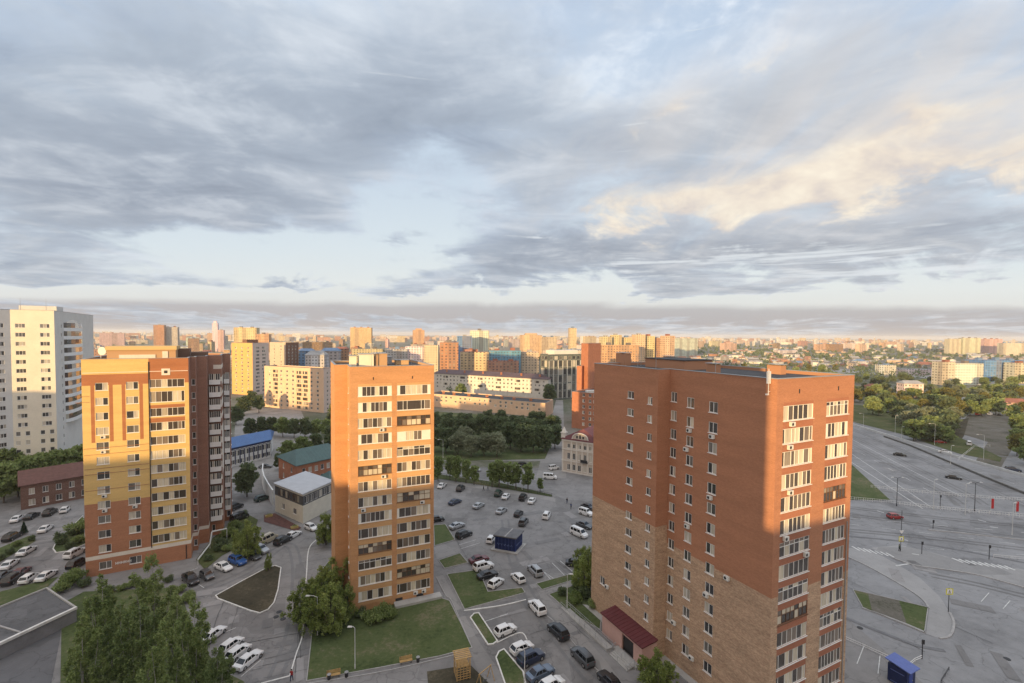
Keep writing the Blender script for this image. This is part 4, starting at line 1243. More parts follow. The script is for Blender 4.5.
def far_mesh(w, d, h, pitched, cap, rnd, ):
    mb = MB(); x, y = w / 2, d / 2
    c = [(-x, -y), (x, -y), (x, y), (-x, y)]
    u0 = 0
    for k in range(4):
        a, b = c[k], c[(k + 1) % 4]; L = math.hypot(b[0] - a[0], b[1] - a[1])
        mb.face([(a[0], a[1], 0), (b[0], b[1], 0), (b[0], b[1], h), (a[0], a[1], h)], 0, [(u0, 0), (u0 + L, 0), (u0 + L, h), (u0, h)]); u0 += L
    if pitched:
        rz = h + min(d * .28, 4); o = .5
        if w >= d:
            r0, r1 = (-x + d * .2, 0, rz), (x - d * .2, 0, rz)
            e = [(-x - o, -y - o, h), (x + o, -y - o, h), (x + o, y + o, h), (-x - o, y + o, h)]
            mb.face([e[0], e[1], r1, r0], 1); mb.face([e[2], e[3], r0, r1], 1); mb.face([e[1], e[2], r1], 1); mb.face([e[3], e[0], r0], 1)
        else:
            r0, r1 = (0, -y + w * .2, rz), (0, y - w * .2, rz)
            e = [(-x - o, -y - o, h), (x + o, -y - o, h), (x + o, y + o, h), (-x - o, y + o, h)]
            mb.face([e[1], e[2], r1, r0], 1); mb.face([e[3], e[0], r0, r1], 1); mb.face([e[0], e[1], r0], 1); mb.face([e[2], e[3], r1], 1)
    else:
        mb.face([(-x, -y, h), (x, -y, h), (x, y, h), (-x, y, h)], 1)
        n = max(1, int(w / 16))
        for k in range(n): mb.box((-x + w * (k + .5) / n, rnd.uniform(-y * .4, y * .4), h + .002), (min(5, w * .4), min(4, d * .5), rnd.uniform(1.4, 3.0)), 0, 1)
        if cap: mb.box((0, 0, h + .002), (w * .55, d * .6, rnd.uniform(3, 6)), 0, 2)
    return mb
FAR = []
def far(px0, px1, ytop, depth, colour, label=None, rz=None, d=None, pitched=False, cap=False, rnd=random.Random(5), roof=None, name='far_block', z=None):
    pxm = (px0 + px1) / 2
    hy = 334.5 + ROLL * (pxm - 512)
    c = pos(pxm, depth)
    w = (px1 - px0) * depth / 470
    h = z if z else CAMH - (ytop - hy) * depth / 470
    d = d or max(8, min(16, w * .6))
    rz = rnd.choice((.45, .5, .55, -.4, .52)) if rz is None else rz
    w = max(3, (w - d * abs(math.sin(rz)) * .8) / max(.5, math.cos(rz)))
    mb = far_mesh(w, d, h, pitched, cap, rnd)
    col = PAL[colour]
    o = mb.build(name, [FARM, rnd.choice(FROOFS) if roof is None else FROOFS[roof], FARM])
    o.location = (c.x, c.y + d / 2, 0); o.rotation_euler = (0, 0, rz); o.color = (*[x * rnd.uniform(.88, 1.1) for x in col], 1)
    FAR.append((o, pxm, depth, h, colour, label, pitched))
    return o

far(438.5, 458, 342.5, 470, 'brick-red', 'far brick-red block with white frame lines beside the blue and red office', .2)
far(456.5, 472, 336, 620, 'blue', 'far blue-topped office block under the white slab on skyline', .1)
far(463, 478, 337.5, 615, 'brick-red', 'red lower part of the far blue office on skyline', .1, z=30)
far(469, 489, 330.5, 660, 'white', 'bright white slab standing highest on the skyline left of centre', .1)
far(459, 489, 352, 500, 'peach', 'long peach block under the far blue and red office', .1, z=31)
far(488, 521, 350.5, 505, 'blue', 'far blue glass cladded block in the middle of the picture', .1)
far(487, 519, 362, 490, 'brick-red', 'low brick-red block directly below the far blue glass block', .1, z=22)
far(521, 539, 352, 520, 'peach', 'peach block between the blue glass block and the dark grid block', .1)
far(520, 542, 335, 1000, 'yellow', 'far yellow complex left half under the skyline, centre', .1, cap=True)
far(540, 557, 337, 1000, 'yellow', 'far yellow complex right half under the skyline, centre', .3)
far(569, 576.5, 328, 900, 'yellow', 'slim pale yellow tower poking highest above the skyline, centre', .2, d=12)
far(211.5, 217, 323, 1200, 'white', 'slim white far tower with a spire above the yellow tower', .3, d=11, cap=True)
far(217, 223, 330, 1180, 'pink', 'lower pink tower right beside the slim white one', .3, d=11)
far(233.5, 255.5, 327.5, 900, 'yellow', 'broad pale yellow far block on the skyline behind the orange one', .15)
far(255, 268, 334, 880, 'orange', 'far orange block right of the broad yellow block', .15)
far(153, 163, 325, 1300, 'brick-red', 'far reddish tower with grey annex above the yellow tower roof', .3, d=14)
far(163, 176, 327, 1320, 'grey', 'grey annex right of the far reddish tower', .3, d=14)
far(350, 371, 327.5, 1250, 'orange', 'broad tawny block on the skyline behind the slender tower', .1)
far(412, 424, 330, 1300, 'orange', 'far orange block with raised top right of the slender tower', .3, cap=True)
far(304, 323.5, 355, 430, 'white', 'white gabled house with orange front above the peach slab', .1, d=14, pitched=True, roof=2)
far(297, 312, 351, 470, 'blue', 'pale blue hall left behind the white gabled house', .1, pitched=True, roof=3)
far(320, 338, 351, 460, 'grey', 'grey hall right behind the white gabled house', .1, pitched=True, roof=3)
far(334, 347, 349, 480, 'brick-red', 'red-roofed hall left behind the slender orange tower', .1, pitched=True, roof=1)
far(384, 407, 349, 560, 'grey', 'long grey-blue building right behind the slender tower roof', .1, roof=3)
far(405, 424, 346.5, 565, 'white', 'pale blue-white office with a window grid right behind the slender tower', .05, d=14)
far(424, 438, 345, 560, 'beige', 'beige block between the slender tower and the brick-red block', .05, d=14)
for k, (a_, b_, y_) in enumerate(((601, 612, 336.5), (612, 622, 335), (622, 634, 337.5), (634, 646, 334.5), (645, 655, 336), (655, 663, 338), (663, 675, 335.8))):
    far(a_, b_, y_, 640 + 14 * (k % 3), 'yellow' if k != 5 else 'orange', '%s from left in the row of yellow towers behind the red tower' % ORD[k], .25, d=13)
far(600, 640, 345, 560, 'orange', 'long orange block in front of the row of yellow towers', .15, d=13)
far(943, 957, 362, 500, 'beige', 'sunlit pale wing left of the five-storey block at right', .05, d=12, roof=1)
far(956, 985.5, 363.5, 505, 'white', 'pale five-storey block behind the right-hand trees', .02, d=13)
far(985.5, 1030, 360.5, 540, 'blue', 'long blue warehouse at the right edge', .02, d=24, roof=3)
far(1016, 1034, 363, 525, 'beige', 'beige end block in front of the blue warehouse', .02, d=12)
far(884, 898, 365, 620, 'white', 'white stair house left of the long low white shed', .1, d=14)
far(898, 942, 369.5, 625, 'white', 'long low white shed beyond the right-hand wood', -.12, d=16, roof=2)
far(949, 962, 339, 1400, 'beige', 'beige far slab left in the group of three on right skyline', .1)
far(963, 981.5, 338, 1400, 'beige', 'broad cream far slab in the middle of right skyline group', .05)
far(983, 1004, 339, 1450, 'pink', 'pink far slab right in the group of three on right skyline', .1)
far(1003, 1030, 343, 1300, 'beige', 'low beige far slab at the right edge of the skyline', .05)
far(907, 926, 384, 390, 'white', 'small low building with white roof among right-hand trees', -.1, d=9, pitched=True, roof=2)
far(953, 974, 399, 345, 'beige', 'small low shed with pale roof amid right-hand trees', -.1, d=8, pitched=True, roof=2, z=4)
far(1012, 1034, 397, 330, 'pink', 'small pink-roofed house at the right edge amid trees', -.2, d=9, pitched=True, roof=1, z=5)
far(872, 884, 381, 420, 'brick-red', 'small red house beyond the highway trees', -.2, d=8, pitched=True, roof=1, z=6)

rf = random.Random(99)
def far_random():
    ndone = len(FAR); tries = 0
    occupied = [(px, dp) for (_, px, dp, *_r) in FAR]
    while len(FAR) < 303 and tries < 6000:
        tries += 1
        px = rf.uniform(90, 1050)
        # sample by picture row, so that the rows near the horizon are not overfull
        yb = rf.uniform(4.5, 44) if px < 690 else rf.choice((rf.uniform(4.5, 12), rf.uniform(6, 16), rf.uniform(16, 34)))
        depth = 470 * 50 / yb
        if depth < 520: continue
        if px < 690 and depth < 620 and 430 < px: continue
        zone_right = px > 690
        h = (rf.choice((9, 12, 12, 15, 15, 18, 27)) if depth < 950 else rf.choice((12, 15, 15, 18, 27, 27, 30, 40))) * rf.uniform(.85, 1.15)
        if zone_right: h = rf.choice((4.5, 5, 6, 9, 15)) if depth < 1500 else rf.choice((15, 27, 27, 30))
        pitched = h < 14 and rf.random() < .8
        w_m = rf.choice((14, 22, 40, 60, 75)) if h > 14 else rf.uniform(9, 24)
        w = w_m * 470 / depth
        if w < 2.0: continue
        ok = all(abs(px - p2) > (w * .55 + 2.2) or abs(depth - d2) > depth * .07 for p2, d2 in occupied)
        if not ok: continue
        # keep buildings off the big landmarks of the middle distance
        if depth < 640 and (225 < px < 345 or 480 < px < 600): continue
        # skyline must not rise far above the horizon
        if (h - 50) * 470 / depth > 4: continue
        if zone_right and 640 < depth < 1500 and rf.random() < .35: continue
        colour = rf.choice(('peach', 'peach', 'yellow', 'white', 'white', 'brick-red', 'orange', 'pink', 'beige', 'beige', 'grey', 'brown'))
        occupied.append((px, depth))
        far(px - w / 2, px + w / 2, 0, depth, colour, None, None, None, pitched, rf.random() < .12, rf, z=h, name='far_house' if h < 10 else 'far_block')
far_random()

LANDX = [(0, 'left of yellow tower'), (95, 'above the yellow tower'), (232, 'between yellow and slender towers'), (330, 'above the slender tower'), (437, 'right of slender tower'),
         (540, 'left of red tower'), (600, 'above the red tower'), (850, 'right of red tower'), (945, 'near the right edge')]
def far_labels():
    buckets = {}
    for rec in FAR:
        o, px, depth, h, colour, label, pitched = rec
        if label: tag(o, label, 'building'); continue
        where = [t for x, t in LANDX if x <= px][-1]
        tier = 'on the horizon' if depth > 1500 else ('in the far city' if depth > 850 else 'in the nearer city')
        size = 'low' if h < 14 else ('mid-rise' if h < 34 else 'tall')
        kind = 'house' if h < 10 else 'block'
        buckets.setdefault((size, colour, kind, tier, where), []).append((px, o))
    for (size, colour, kind, tier, where), L in buckets.items():
        L.sort(key=lambda t: t[0])
        for k, (px, o) in enumerate(L):
            lead = 'only' if len(L) == 1 else ORD[k] + ' from left'
            if len(L) == 1: lab = 'the only %s %s %s %s, %s' % (size, colour, kind, tier, where)
            else: lab = '%s from left, %s %s %s %s, %s' % (ORD[k], size, colour, kind, tier, where)
            tag(o, lab, 'building', 'buildings of the far city')
far_labels()
# beyond those, roofs nobody could count
def distant_city():
    r = random.Random(3); mb = MB()
    for _ in range(900):
        px = r.uniform(-20, 1050); depth = 470 * 50 / r.uniform(3.3, 9 if px < 650 else 7.5)
        c = pos(px, depth); w, d = r.uniform(12, 60), r.uniform(10, 16); h = r.choice((9, 15, 15, 27, 27, 30, 40)) * r.uniform(.8, 1.2)
        if (h - 50) * 470 / depth > 2.5: continue
        rz = r.uniform(.3, .6); cs, sn = math.cos(rz), math.sin(rz)
        q = [(c.x + x * cs - y * sn, c.y + x * sn + y * cs) for x, y in ((-w / 2, -d / 2), (w / 2, -d / 2), (w / 2, d / 2), (-w / 2, d / 2))]
        mt = r.randrange(5); u0 = 0
        for k in range(4):
            a, b = q[k], q[(k + 1) % 4]; L = (w, d, w, d)[k]
            mb.face([(*a, 0), (*b, 0), (*b, h), (*a, h)], mt)
        mb.face([(*v, h) for v in q], 5)
    for _ in range(420):                                   # low houses and sheds among the green on the right
        px = r.uniform(640, 1055); depth = 470 * 50 / r.uniform(9, 34)
        if depth < 760: continue
        c = pos(px, depth); w, d = r.uniform(7, 26), r.uniform(6, 11); h = r.choice((3.5, 4, 5, 7)); rz = r.uniform(-.6, .6); cs, sn = math.cos(rz), math.sin(rz)
        T = lambda x, y, z: (c.x + x * cs - y * sn, c.y + x * sn + y * cs, z)
        q = [(-w / 2, -d / 2), (w / 2, -d / 2), (w / 2, d / 2), (-w / 2, d / 2)]; mt = r.choice((0, 1, 2, 2, 3)); rm_ = r.choice((5, 5, 3, 6, 6))
        for k in range(4): mb.face([T(*q[k], 0), T(*q[(k + 1) % 4], 0), T(*q[(k + 1) % 4], h), T(*q[k], h)], mt)
        a0, a1 = T(-w / 2, 0, h + d * .3), T(w / 2, 0, h + d * .3)
        mb.face([T(*q[0], h), T(*q[1], h), a1, a0], rm_); mb.face([T(*q[2], h), T(*q[3], h), a0, a1], rm_); mb.face([T(*q[1], h), T(*q[2], h), a1], mt); mb.face([T(*q[3], h), T(*q[0], h), a0], mt)
    mats = [M('distant_' + k, [x * .8 for x in PAL[k]], .85, .25, .08) for k in ('peach', 'beige', 'white', 'brick-red', 'yellow')] + [FROOF, FROOFS[2]]
    tag(mb.build('distant_city', mats), 'hazy mass of distant city blocks along the whole horizon', 'city', kind='stuff')
distant_city()
# ================================================================== trees and bushes
def leaf_mat(name, c1, c2, c3):
    m, nt, b = nm(name)
    g = N(nt, 'ShaderNodeNewGeometry'); oi = N(nt, 'ShaderNodeObjectInfo')
    n1 = noise(nt, g.outputs['Position'], .9, 3)
    f = math_(nt, 'ADD', math_(nt, 'MULTIPLY', g.outputs['Random Per Island'], .45), math_(nt, 'MULTIPLY', n1, .35))
    f = math_(nt, 'ADD', f, math_(nt, 'MULTIPLY', oi.outputs['Random'], .25))
    c = ramp(nt, f, [(.2, c1), (.5, c2), (.85, c3)])
    nt.links.new(c, b.inputs['Base Color']); b.inputs['Roughness'].default_value = .75; b.inputs['Specular IOR Level'].default_value = .15
    out = nt.nodes['Material Output']; tr = N(nt, 'ShaderNodeBsdfTranslucent'); nt.links.new(c, tr.inputs['Color'])
    mx = N(nt, 'ShaderNodeMixShader'); mx.inputs[0].default_value = .48
    nt.links.new(b.outputs[0], mx.inputs[1]); nt.links.new(tr.outputs[0], mx.inputs[2]); nt.links.new(mx.outputs[0], out.inputs['Surface'])
    return m
LEAF = {'fresh': leaf_mat('fresh_leaves', (.125, .17, .055), (.22, .28, .095), (.33, .39, .165)),
        'dark': leaf_mat('dark_leaves', (.075, .10, .05), (.125, .165, .078), (.195, .24, .12)),
        'grey': leaf_mat('grey_green_leaves', (.15, .175, .105), (.24, .265, .165), (.34, .365, .24)),
        'yellow': leaf_mat('yellow_green_leaves', (.10, .105, .025), (.18, .175, .045), (.27, .245, .09)),
        'lime': leaf_mat('lime_green_leaves', (.14, .18, .05), (.235, .29, .08), (.36, .41, .14)),
        'mid': leaf_mat('birch_leaves', (.10, .14, .05), (.18, .235, .085), (.29, .35, .15)),
        'needle': leaf_mat('spruce_needles', (.022, .045, .026), (.035, .065, .035), (.06, .095, .055))}
BARK = M('bark', (.10, .085, .07), .9, .2, 4); BIRCH = M('birch_bark', (.30, .29, .265), .85, .4, 3, stretch=(1, 1, 3))

def leaf_quads(mb, rnd, c, rad, n, s, flat=.8, out=.22):
    for _ in range(n):
        d = Vector((rnd.gauss(0, 1), rnd.gauss(0, 1), rnd.gauss(0, 1) * flat)).normalized()
        r = rnd.random() ** .6
        p = Vector(c) + Vector((d.x * rad[0] * r, d.y * rad[1] * r, d.z * rad[2] * r))
        nrm = (d * out + Vector((rnd.gauss(0, .6), rnd.gauss(0, .6), rnd.gauss(.25, .6)))).normalized()
        x = nrm.orthogonal().normalized(); x = (Matrix.Rotation(rnd.uniform(0, 6.283), 3, nrm) @ x); y = nrm.cross(x)
        a, b_ = s * rnd.uniform(.6, 1.25), s * rnd.uniform(.5, 1.0)
        mb.face([p - x * a, p - y * b_ * .7, p + x * a, p + y * b_ * .7 + nrm * a * .25])

def make_tree(seed, h, r, style, n, s):
    """trunk with limbs (one mesh) and crown (one mesh of leaf clumps), base at the origin"""
    rnd = random.Random(seed); t = MB(); c = MB()
    if style == 'spruce':
        t.tube((0, 0, 0), (0, 0, h * .95), .05 * h * .3, .02, 6)
        for k in range(16):
            z = h * (.12 + .86 * k / 16); rr = r * (1 - z / h) + .08
            leaf_quads(c, rnd, (0, 0, z), (rr, rr, h * .05), max(8, int(n / 16 * (rr / r + .3))), s, .5)
        return t, c
    if style == 'bush':
        for k in range(4): t.tube((0, 0, 0), (rnd.uniform(-r, r) * .4, rnd.uniform(-r, r) * .4, h * .6), .04, .015, 4)
        for k in range(9):
            a = rnd.uniform(0, 6.28); q = rnd.random() ** .6 * r * .65
            leaf_quads(c, rnd, (math.cos(a) * q, math.sin(a) * q, h * rnd.uniform(.3, .7)), (r * .45, r * .45, h * .32), n // 9, s)
        return t, c
    if style == 'birch':                      # several leaders, each with its own feathery top
        n_l = 5
        for i in range(n_l):
            a = i * 2 * math.pi / n_l + rnd.uniform(-.4, .4); q = r * rnd.uniform(.35, .6) * (0 if i == 0 else 1)
            ht = h * (1.0 if i == 0 else rnd.uniform(.62, .93)); tip = Vector((math.cos(a) * q, math.sin(a) * q, ht)); knee = Vector((tip.x * .55, tip.y * .55, ht * .35))
            t.tube((0, 0, 0), knee, .16 if i == 0 else .1, .1 if i == 0 else .07, 6); t.tube(knee, tip, .1 if i == 0 else .07, .012, 5)
            m_ = 26
            for k in range(m_):
                f = .22 + .78 * (k + rnd.random()) / m_; z = ht * f
                w = r * .72 * min(1, (f - .08) * 4) * (1 - f) ** .62 * rnd.uniform(.3, 1.0) + .1
                aa = rnd.uniform(0, 6.283); base = Vector((0, 0, 0)).lerp(knee, min(1, z / max(.1, knee.z))) if z < knee.z else knee.lerp(tip, (z - knee.z) / (tip.z - knee.z))
                p = base + Vector((math.cos(aa) * w, math.sin(aa) * w, -.25 * w))
                if k % 2: t.tube(base + Vector((0, 0, .2)), p, .016, .006, 4)
                cr = rnd.uniform(.22, .62)
                leaf_quads(c, rnd, p, (cr, cr, cr * rnd.uniform(1.1, 2.2)), int(n / (n_l * m_) * (cr / .42) ** 1.6) + 4, s)
        return t, c
    lean = Vector((rnd.uniform(-.05, .05), rnd.uniform(-.05, .05), 1))
    tr = h * .018 + .04; th = h * (.8 if style == 'birch' else .55)
    prev = Vector((0, 0, 0)); segs = 4
    pts_ = [prev]
    for k in range(segs):
        q = lean * th * (k + 1) / segs + Vector((rnd.uniform(-.1, .1), rnd.uniform(-.1, .1), 0)) * h * .06
        t.tube(prev, q, tr * (1 - k / segs * .8), tr * (1 - (k + 1) / segs * .8), 7); prev = q; pts_.append(q)
    z0 = .18 if style == 'birch' else .28
    nb = 84 if style == 'birch' else 34
    for k in range(nb):
        f = k / (nb - 1)
        z = h * (z0 + (1 - z0) * f * .93)
        if style == 'birch': prof = (.55 + .45 * math.sin(math.pi * min(1, f * 1.15 + .1) ** .9)) * (1 - .5 * f ** 3) * (1.15 - .3 * (k % 3 == 0))
        else: prof = math.sqrt(max(.05, 1 - (2 * f - .85) ** 2 / 1.6))
        a = k * 2.4 + rnd.uniform(-.5, .5); rr = r * prof * rnd.uniform(.35, .95) * .8
        tip = Vector((math.cos(a) * rr, math.sin(a) * rr, z))
        base = lean * min(th, z * .72)
        t.tube(base, tip, tr * .32 * (1 - f * .6), .012, 4)
        cr = r * rnd.uniform(.15, .40) * (1.0 if style != 'birch' else .62)
        leaf_quads(c, rnd, tip, (cr, cr, cr * (rnd.uniform(.7, 1.0) if style != 'birch' else rnd.uniform(1.4, 3.0))), max(6, int(n / nb * (cr / r / (.27 if style != 'birch' else .17)) ** 1.5)), s)
        if rnd.random() < .5:
            mid = base.lerp(tip, .6); leaf_quads(c, rnd, mid + Vector((0, 0, .3)), (cr * .7,) * 3, int(n / nb * .4), s)
    return t, c

TP = {}
def tree_proto(kind):
    spec = {'birch_a': (1, 15, 4.6, 'birch', 12500, .17, 'fresh', BIRCH), 'birch_b': (2, 14, 4.2, 'birch', 11500, .17, 'fresh', BIRCH), 'birch_c': (3, 13, 4.6, 'birch', 11500, .17, 'mid', BIRCH),
            'near_a': (4, 8, 4.4, 'birch', 8500, .17, 'lime', BARK), 'near_b': (5, 8, 4.0, 'birch', 8000, .17, 'lime', BARK),
            'mid_a': (6, 10, 4.2, 'broad', 2600, .48, 'dark', BARK), 'mid_b': (7, 10, 3.8, 'broad', 2400, .48, 'dark', BARK), 'mid_c': (8, 10, 4.6, 'broad', 2600, .5, 'fresh', BARK), 'mid_g': (9, 10, 4.4, 'broad', 2400, .46, 'grey', BARK),
            'street': (10, 8, 2.3, 'broad', 1500, .36, 'fresh', BARK), 'far_a': (11, 10, 5.0, 'broad', 900, .85, 'dark', BARK), 'far_b': (12, 10, 4.6, 'broad', 850, .85, 'fresh', BARK), 'far_y': (13, 10, 4.8, 'broad', 850, .8, 'yellow', BARK), 'far_g': (14, 10, 4.8, 'broad', 850, .8, 'grey', BARK),
            'bush': (15, 2, 1.5, 'bush', 1500, .15, 'fresh', BARK), 'bush_d': (16, 2, 1.4, 'bush', 1300, .16, 'dark', BARK), 'spruce': (17, 5, 1.4, 'spruce', 2200, .2, 'needle', BARK)}[kind]
    if kind not in TP:
        seed, h, r, st, n, s, lf, bk = spec
        t, c = make_tree(seed, h, r, st, n, s)
        TP[kind] = (t.mesh('trunk', [bk]), c.mesh('crown', [LEAF[lf]]), h)
    return TP[kind]
TREES = []
def tree(kind, px, py, h, label, group, name=None, wide=1.0, xy=None, rnd=random.Random(8)):
    tm, cm, h0 = tree_proto(kind)
    p = P(px, py) if xy is None else Vector((xy[0], xy[1], 0))
    st = 'bush' if kind.startswith('bush') else ('spruce_tree' if kind == 'spruce' else ('birch_tree' if kind.startswith('birch') else 'tree'))
    r = thing(name or st, label, 'bush' if st == 'bush' else 'tree', p, group, rnd.uniform(0, 6.28))
    s = h / h0; w = s * wide * rnd.uniform(.92, 1.1)
    r.scale = (w, w, s)
    link('trunk' if st != 'bush' else 'stems', tm, r); link('crown', cm, r)
    TREES.append(r)
    return r
def row(kinds, items, text, group, r=random.Random(21), **kw):
    """one row of alike trees, told apart by their place in the row"""
    items = sorted(items, key=lambda t: t[0])
    for k, (px, py, h) in enumerate(items):
        tree(r.choice(kinds), px, py, h, text % (ORD[k]), group, **kw)

for k, (kd, px, py, h, lab) in enumerate((
    ('birch_a', 154, 650, 15.2, 'tallest birch, its top crossing the foot of the yellow tower'), ('birch_b', 104, 664, 13.6, 'birch left of the tallest one, beside the garage roof'),
    ('birch_b', 196, 702, 14.5, 'birch right of the tallest one, above the white parked cars'), ('birch_c', 142, 712, 14.2, 'darker birch in the middle of the bottom-left clump'),
    ('birch_a', 84, 716, 13.2, 'birch at the left side of the clump, nearest the driveway'), ('birch_c', 218, 718, 9.5, 'shorter dark birch at the right end of the clump'),
    ('birch_b', 178, 668, 11.5, 'slim birch behind, by the black pickup'), ('birch_c', 122, 688, 12.2, 'dark birch between the garage and the tallest birch'), ('birch_a', 168, 742, 15.0, 'nearest birch, at the bottom edge of the picture'))):
    tree(kd, px, py, h, lab, 'birches at bottom left', wide=.92)
row(['near_a', 'near_b'], [(303, 622, 7.0), (316, 632, 8.0), (331, 632, 8.0), (338, 622, 6.5), (322, 608, 7.5), (334, 600, 8)], '%s tree from left in the clump left of the slender tower', 'trees by the slender tower')
row(['bush', 'bush_d'], [(362, 618, 1.8), (372, 621, 2.6), (381, 620, 2.8), (391, 617, 1.6)], '%s bush from left at the foot of the slender tower', 'bushes under the slender tower')
tree('near_b', 247, 558, 8.2, 'fresh green tree beside the row of cars by the cream office', 'single yard trees', wide=.95)
tree('near_a', 326, 545, 7.2, 'green tree between the cream office and the slender tower', 'single yard trees')
tree('mid_a', 247, 497, 10, 'dark tree beside the yellow tower in front of the blue-roofed hall', 'single yard trees')
row(['mid_b', 'mid_c'], [(288, 461, 8), (302, 458, 8.5), (316, 455, 8.5), (331, 449, 10), (280, 470, 6)], '%s tree from left between blue and teal roofs', 'trees by the blue hall')
tree('near_a', 588, 590, 8, 'tree at the left foot of the red tower by the car park', 'single yard trees'); tree('near_b', 582, 577, 6, 'smaller tree by a dark car left of the red tower', 'single yard trees')
tree('near_b', 656, 694, 6.2, 'bushy tree by the porch of the red tower', 'single yard trees', wide=1.1)
row(['mid_c'], [(4, 503, 11.5), (18, 497, 11), (31, 493, 11.5), (44, 489, 11.5), (57, 486, 11.5), (70, 483, 11), (82, 480, 12), (8, 488, 13)], '%s tree from left in the row under the white tower', 'trees under the white tower')
row(['mid_c', 'mid_a', 'mid_b'], [(250, 438, 9), (262, 437, 9.5), (272, 436, 9), (283, 437, 9.5), (294, 438, 9), (305, 438, 9.5), (316, 437, 8.5), (327, 438, 9), (336, 430, 14)], '%s tree from left in front of the peach slab', 'trees by the peach slab')
row(['mid_a', 'mid_b'], [(236, 425, 10), (243, 415, 11), (251, 410, 12), (259, 413, 11)], '%s dark tree from left below the far orange tower', 'trees below the orange tower')
row(['street'], [(428, 476, 8), (438, 481, 8.5), (450, 480, 8.5), (456, 482, 9), (466, 483, 8), (474, 485, 6.5), (492, 487, 8), (499, 487, 9), (508, 488, 8.5), (516, 489, 8.5), (528, 491, 9), (540, 492, 4.5)], '%s street tree from left along the top of the car park', 'street trees by the car park')
row(['mid_a', 'mid_b', 'mid_a'], [(436 + 10.5 * k + (k * 37 % 5), 427 + (k * 53 % 6), 8 + (k * 31 % 4) * .5) for k in range(11)], '%s tree from left in the back row of the park', 'park trees', wide=1.15)
row(['mid_a', 'mid_b'], [(431 + 12 * k + (k * 29 % 6), 438 + (k * 41 % 6), 10 + (k * 17 % 3) * .7) for k in range(11)], '%s tree from left in the middle row of the park', 'park trees', wide=1.15)
row(['mid_b', 'mid_a'], [(433, 452, 10), (446, 453, 10.5), (521, 452, 11.5), (533, 453, 11.5), (545, 452, 11), (555, 449, 10.5), (510, 449, 11.5)], '%s dark tree from left in the front row of the park', 'park trees', wide=1.1)
row(['mid_g'], [(458, 455, 9.5), (471, 457, 9), (484, 456, 9.5), (497, 457, 10), (465, 449, 10)], '%s grey-green tree from left in the front row of the park', 'park trees', wide=1.15)
tree('mid_c', 461, 401, 13, 'tree standing before the long off-white five-storey block', 'single yard trees', wide=.9)
tree('mid_b', 549, 404, 14, 'dark tree between the five-storey block and the dark grid block', 'single yard trees')
row(['bush', 'bush_d'], [(58, 545, 2.0), (64, 541, 2.6), (72, 536, 2.4), (78, 532, 3.4), (80, 543, 2.2), (67, 549, 1.8)], '%s bush from left in the bed left of the yellow tower', 'bushes left of yellow tower')
row(['bush', 'bush_d', 'bush_d'], [(62, 592, 2.2), (70, 586, 2.8), (76, 580, 2.8), (82, 588, 2.0)], '%s bush from left between the garage and the yellow tower', 'bushes by the garage')
row(['bush', 'bush_d'], [(112, 592, 1.6), (122, 590, 1.4), (132, 587, 1.6), (143, 586, 1.5), (168, 583, 1.5), (180, 592, 1.6), (186, 602, 2.0)], '%s low bush from left under the yellow tower', 'bushes under the yellow tower')
row(['bush', 'bush_d'], [(210, 560, 1.6), (216, 552, 2.2), (222, 545, 2.4), (229, 536, 2.6), (236, 528, 2.4), (240, 541, 2.0), (228, 551, 1.8), (241, 519, 2.4)], '%s bush from left beside the shaded flank of yellow tower', 'bushes by the ramp')
tree('near_b', 268, 570, 3.4, 'small young tree at the tip of the triangular soil bed', None, wide=.75)
tree('spruce', 24, 534, 3.2, 'small dark spruce on the verge between parked cars', None)
row(['bush', 'bush_d'], [(30, 541, 1.6), (18, 546, 1.6), (8, 555, 1.6), (0, 560, 1.6)], '%s bush from left on the verge between the left parking rows', 'bushes on the left verge')
row(['bush_d', 'bush'], [(560, 595, 1.8), (574, 603, 2.2), (586, 597, 2.4), (580, 588, 2.2), (595, 609, 1.8)], '%s bush from left on the lawn beside the red tower', 'bushes beside the red tower')
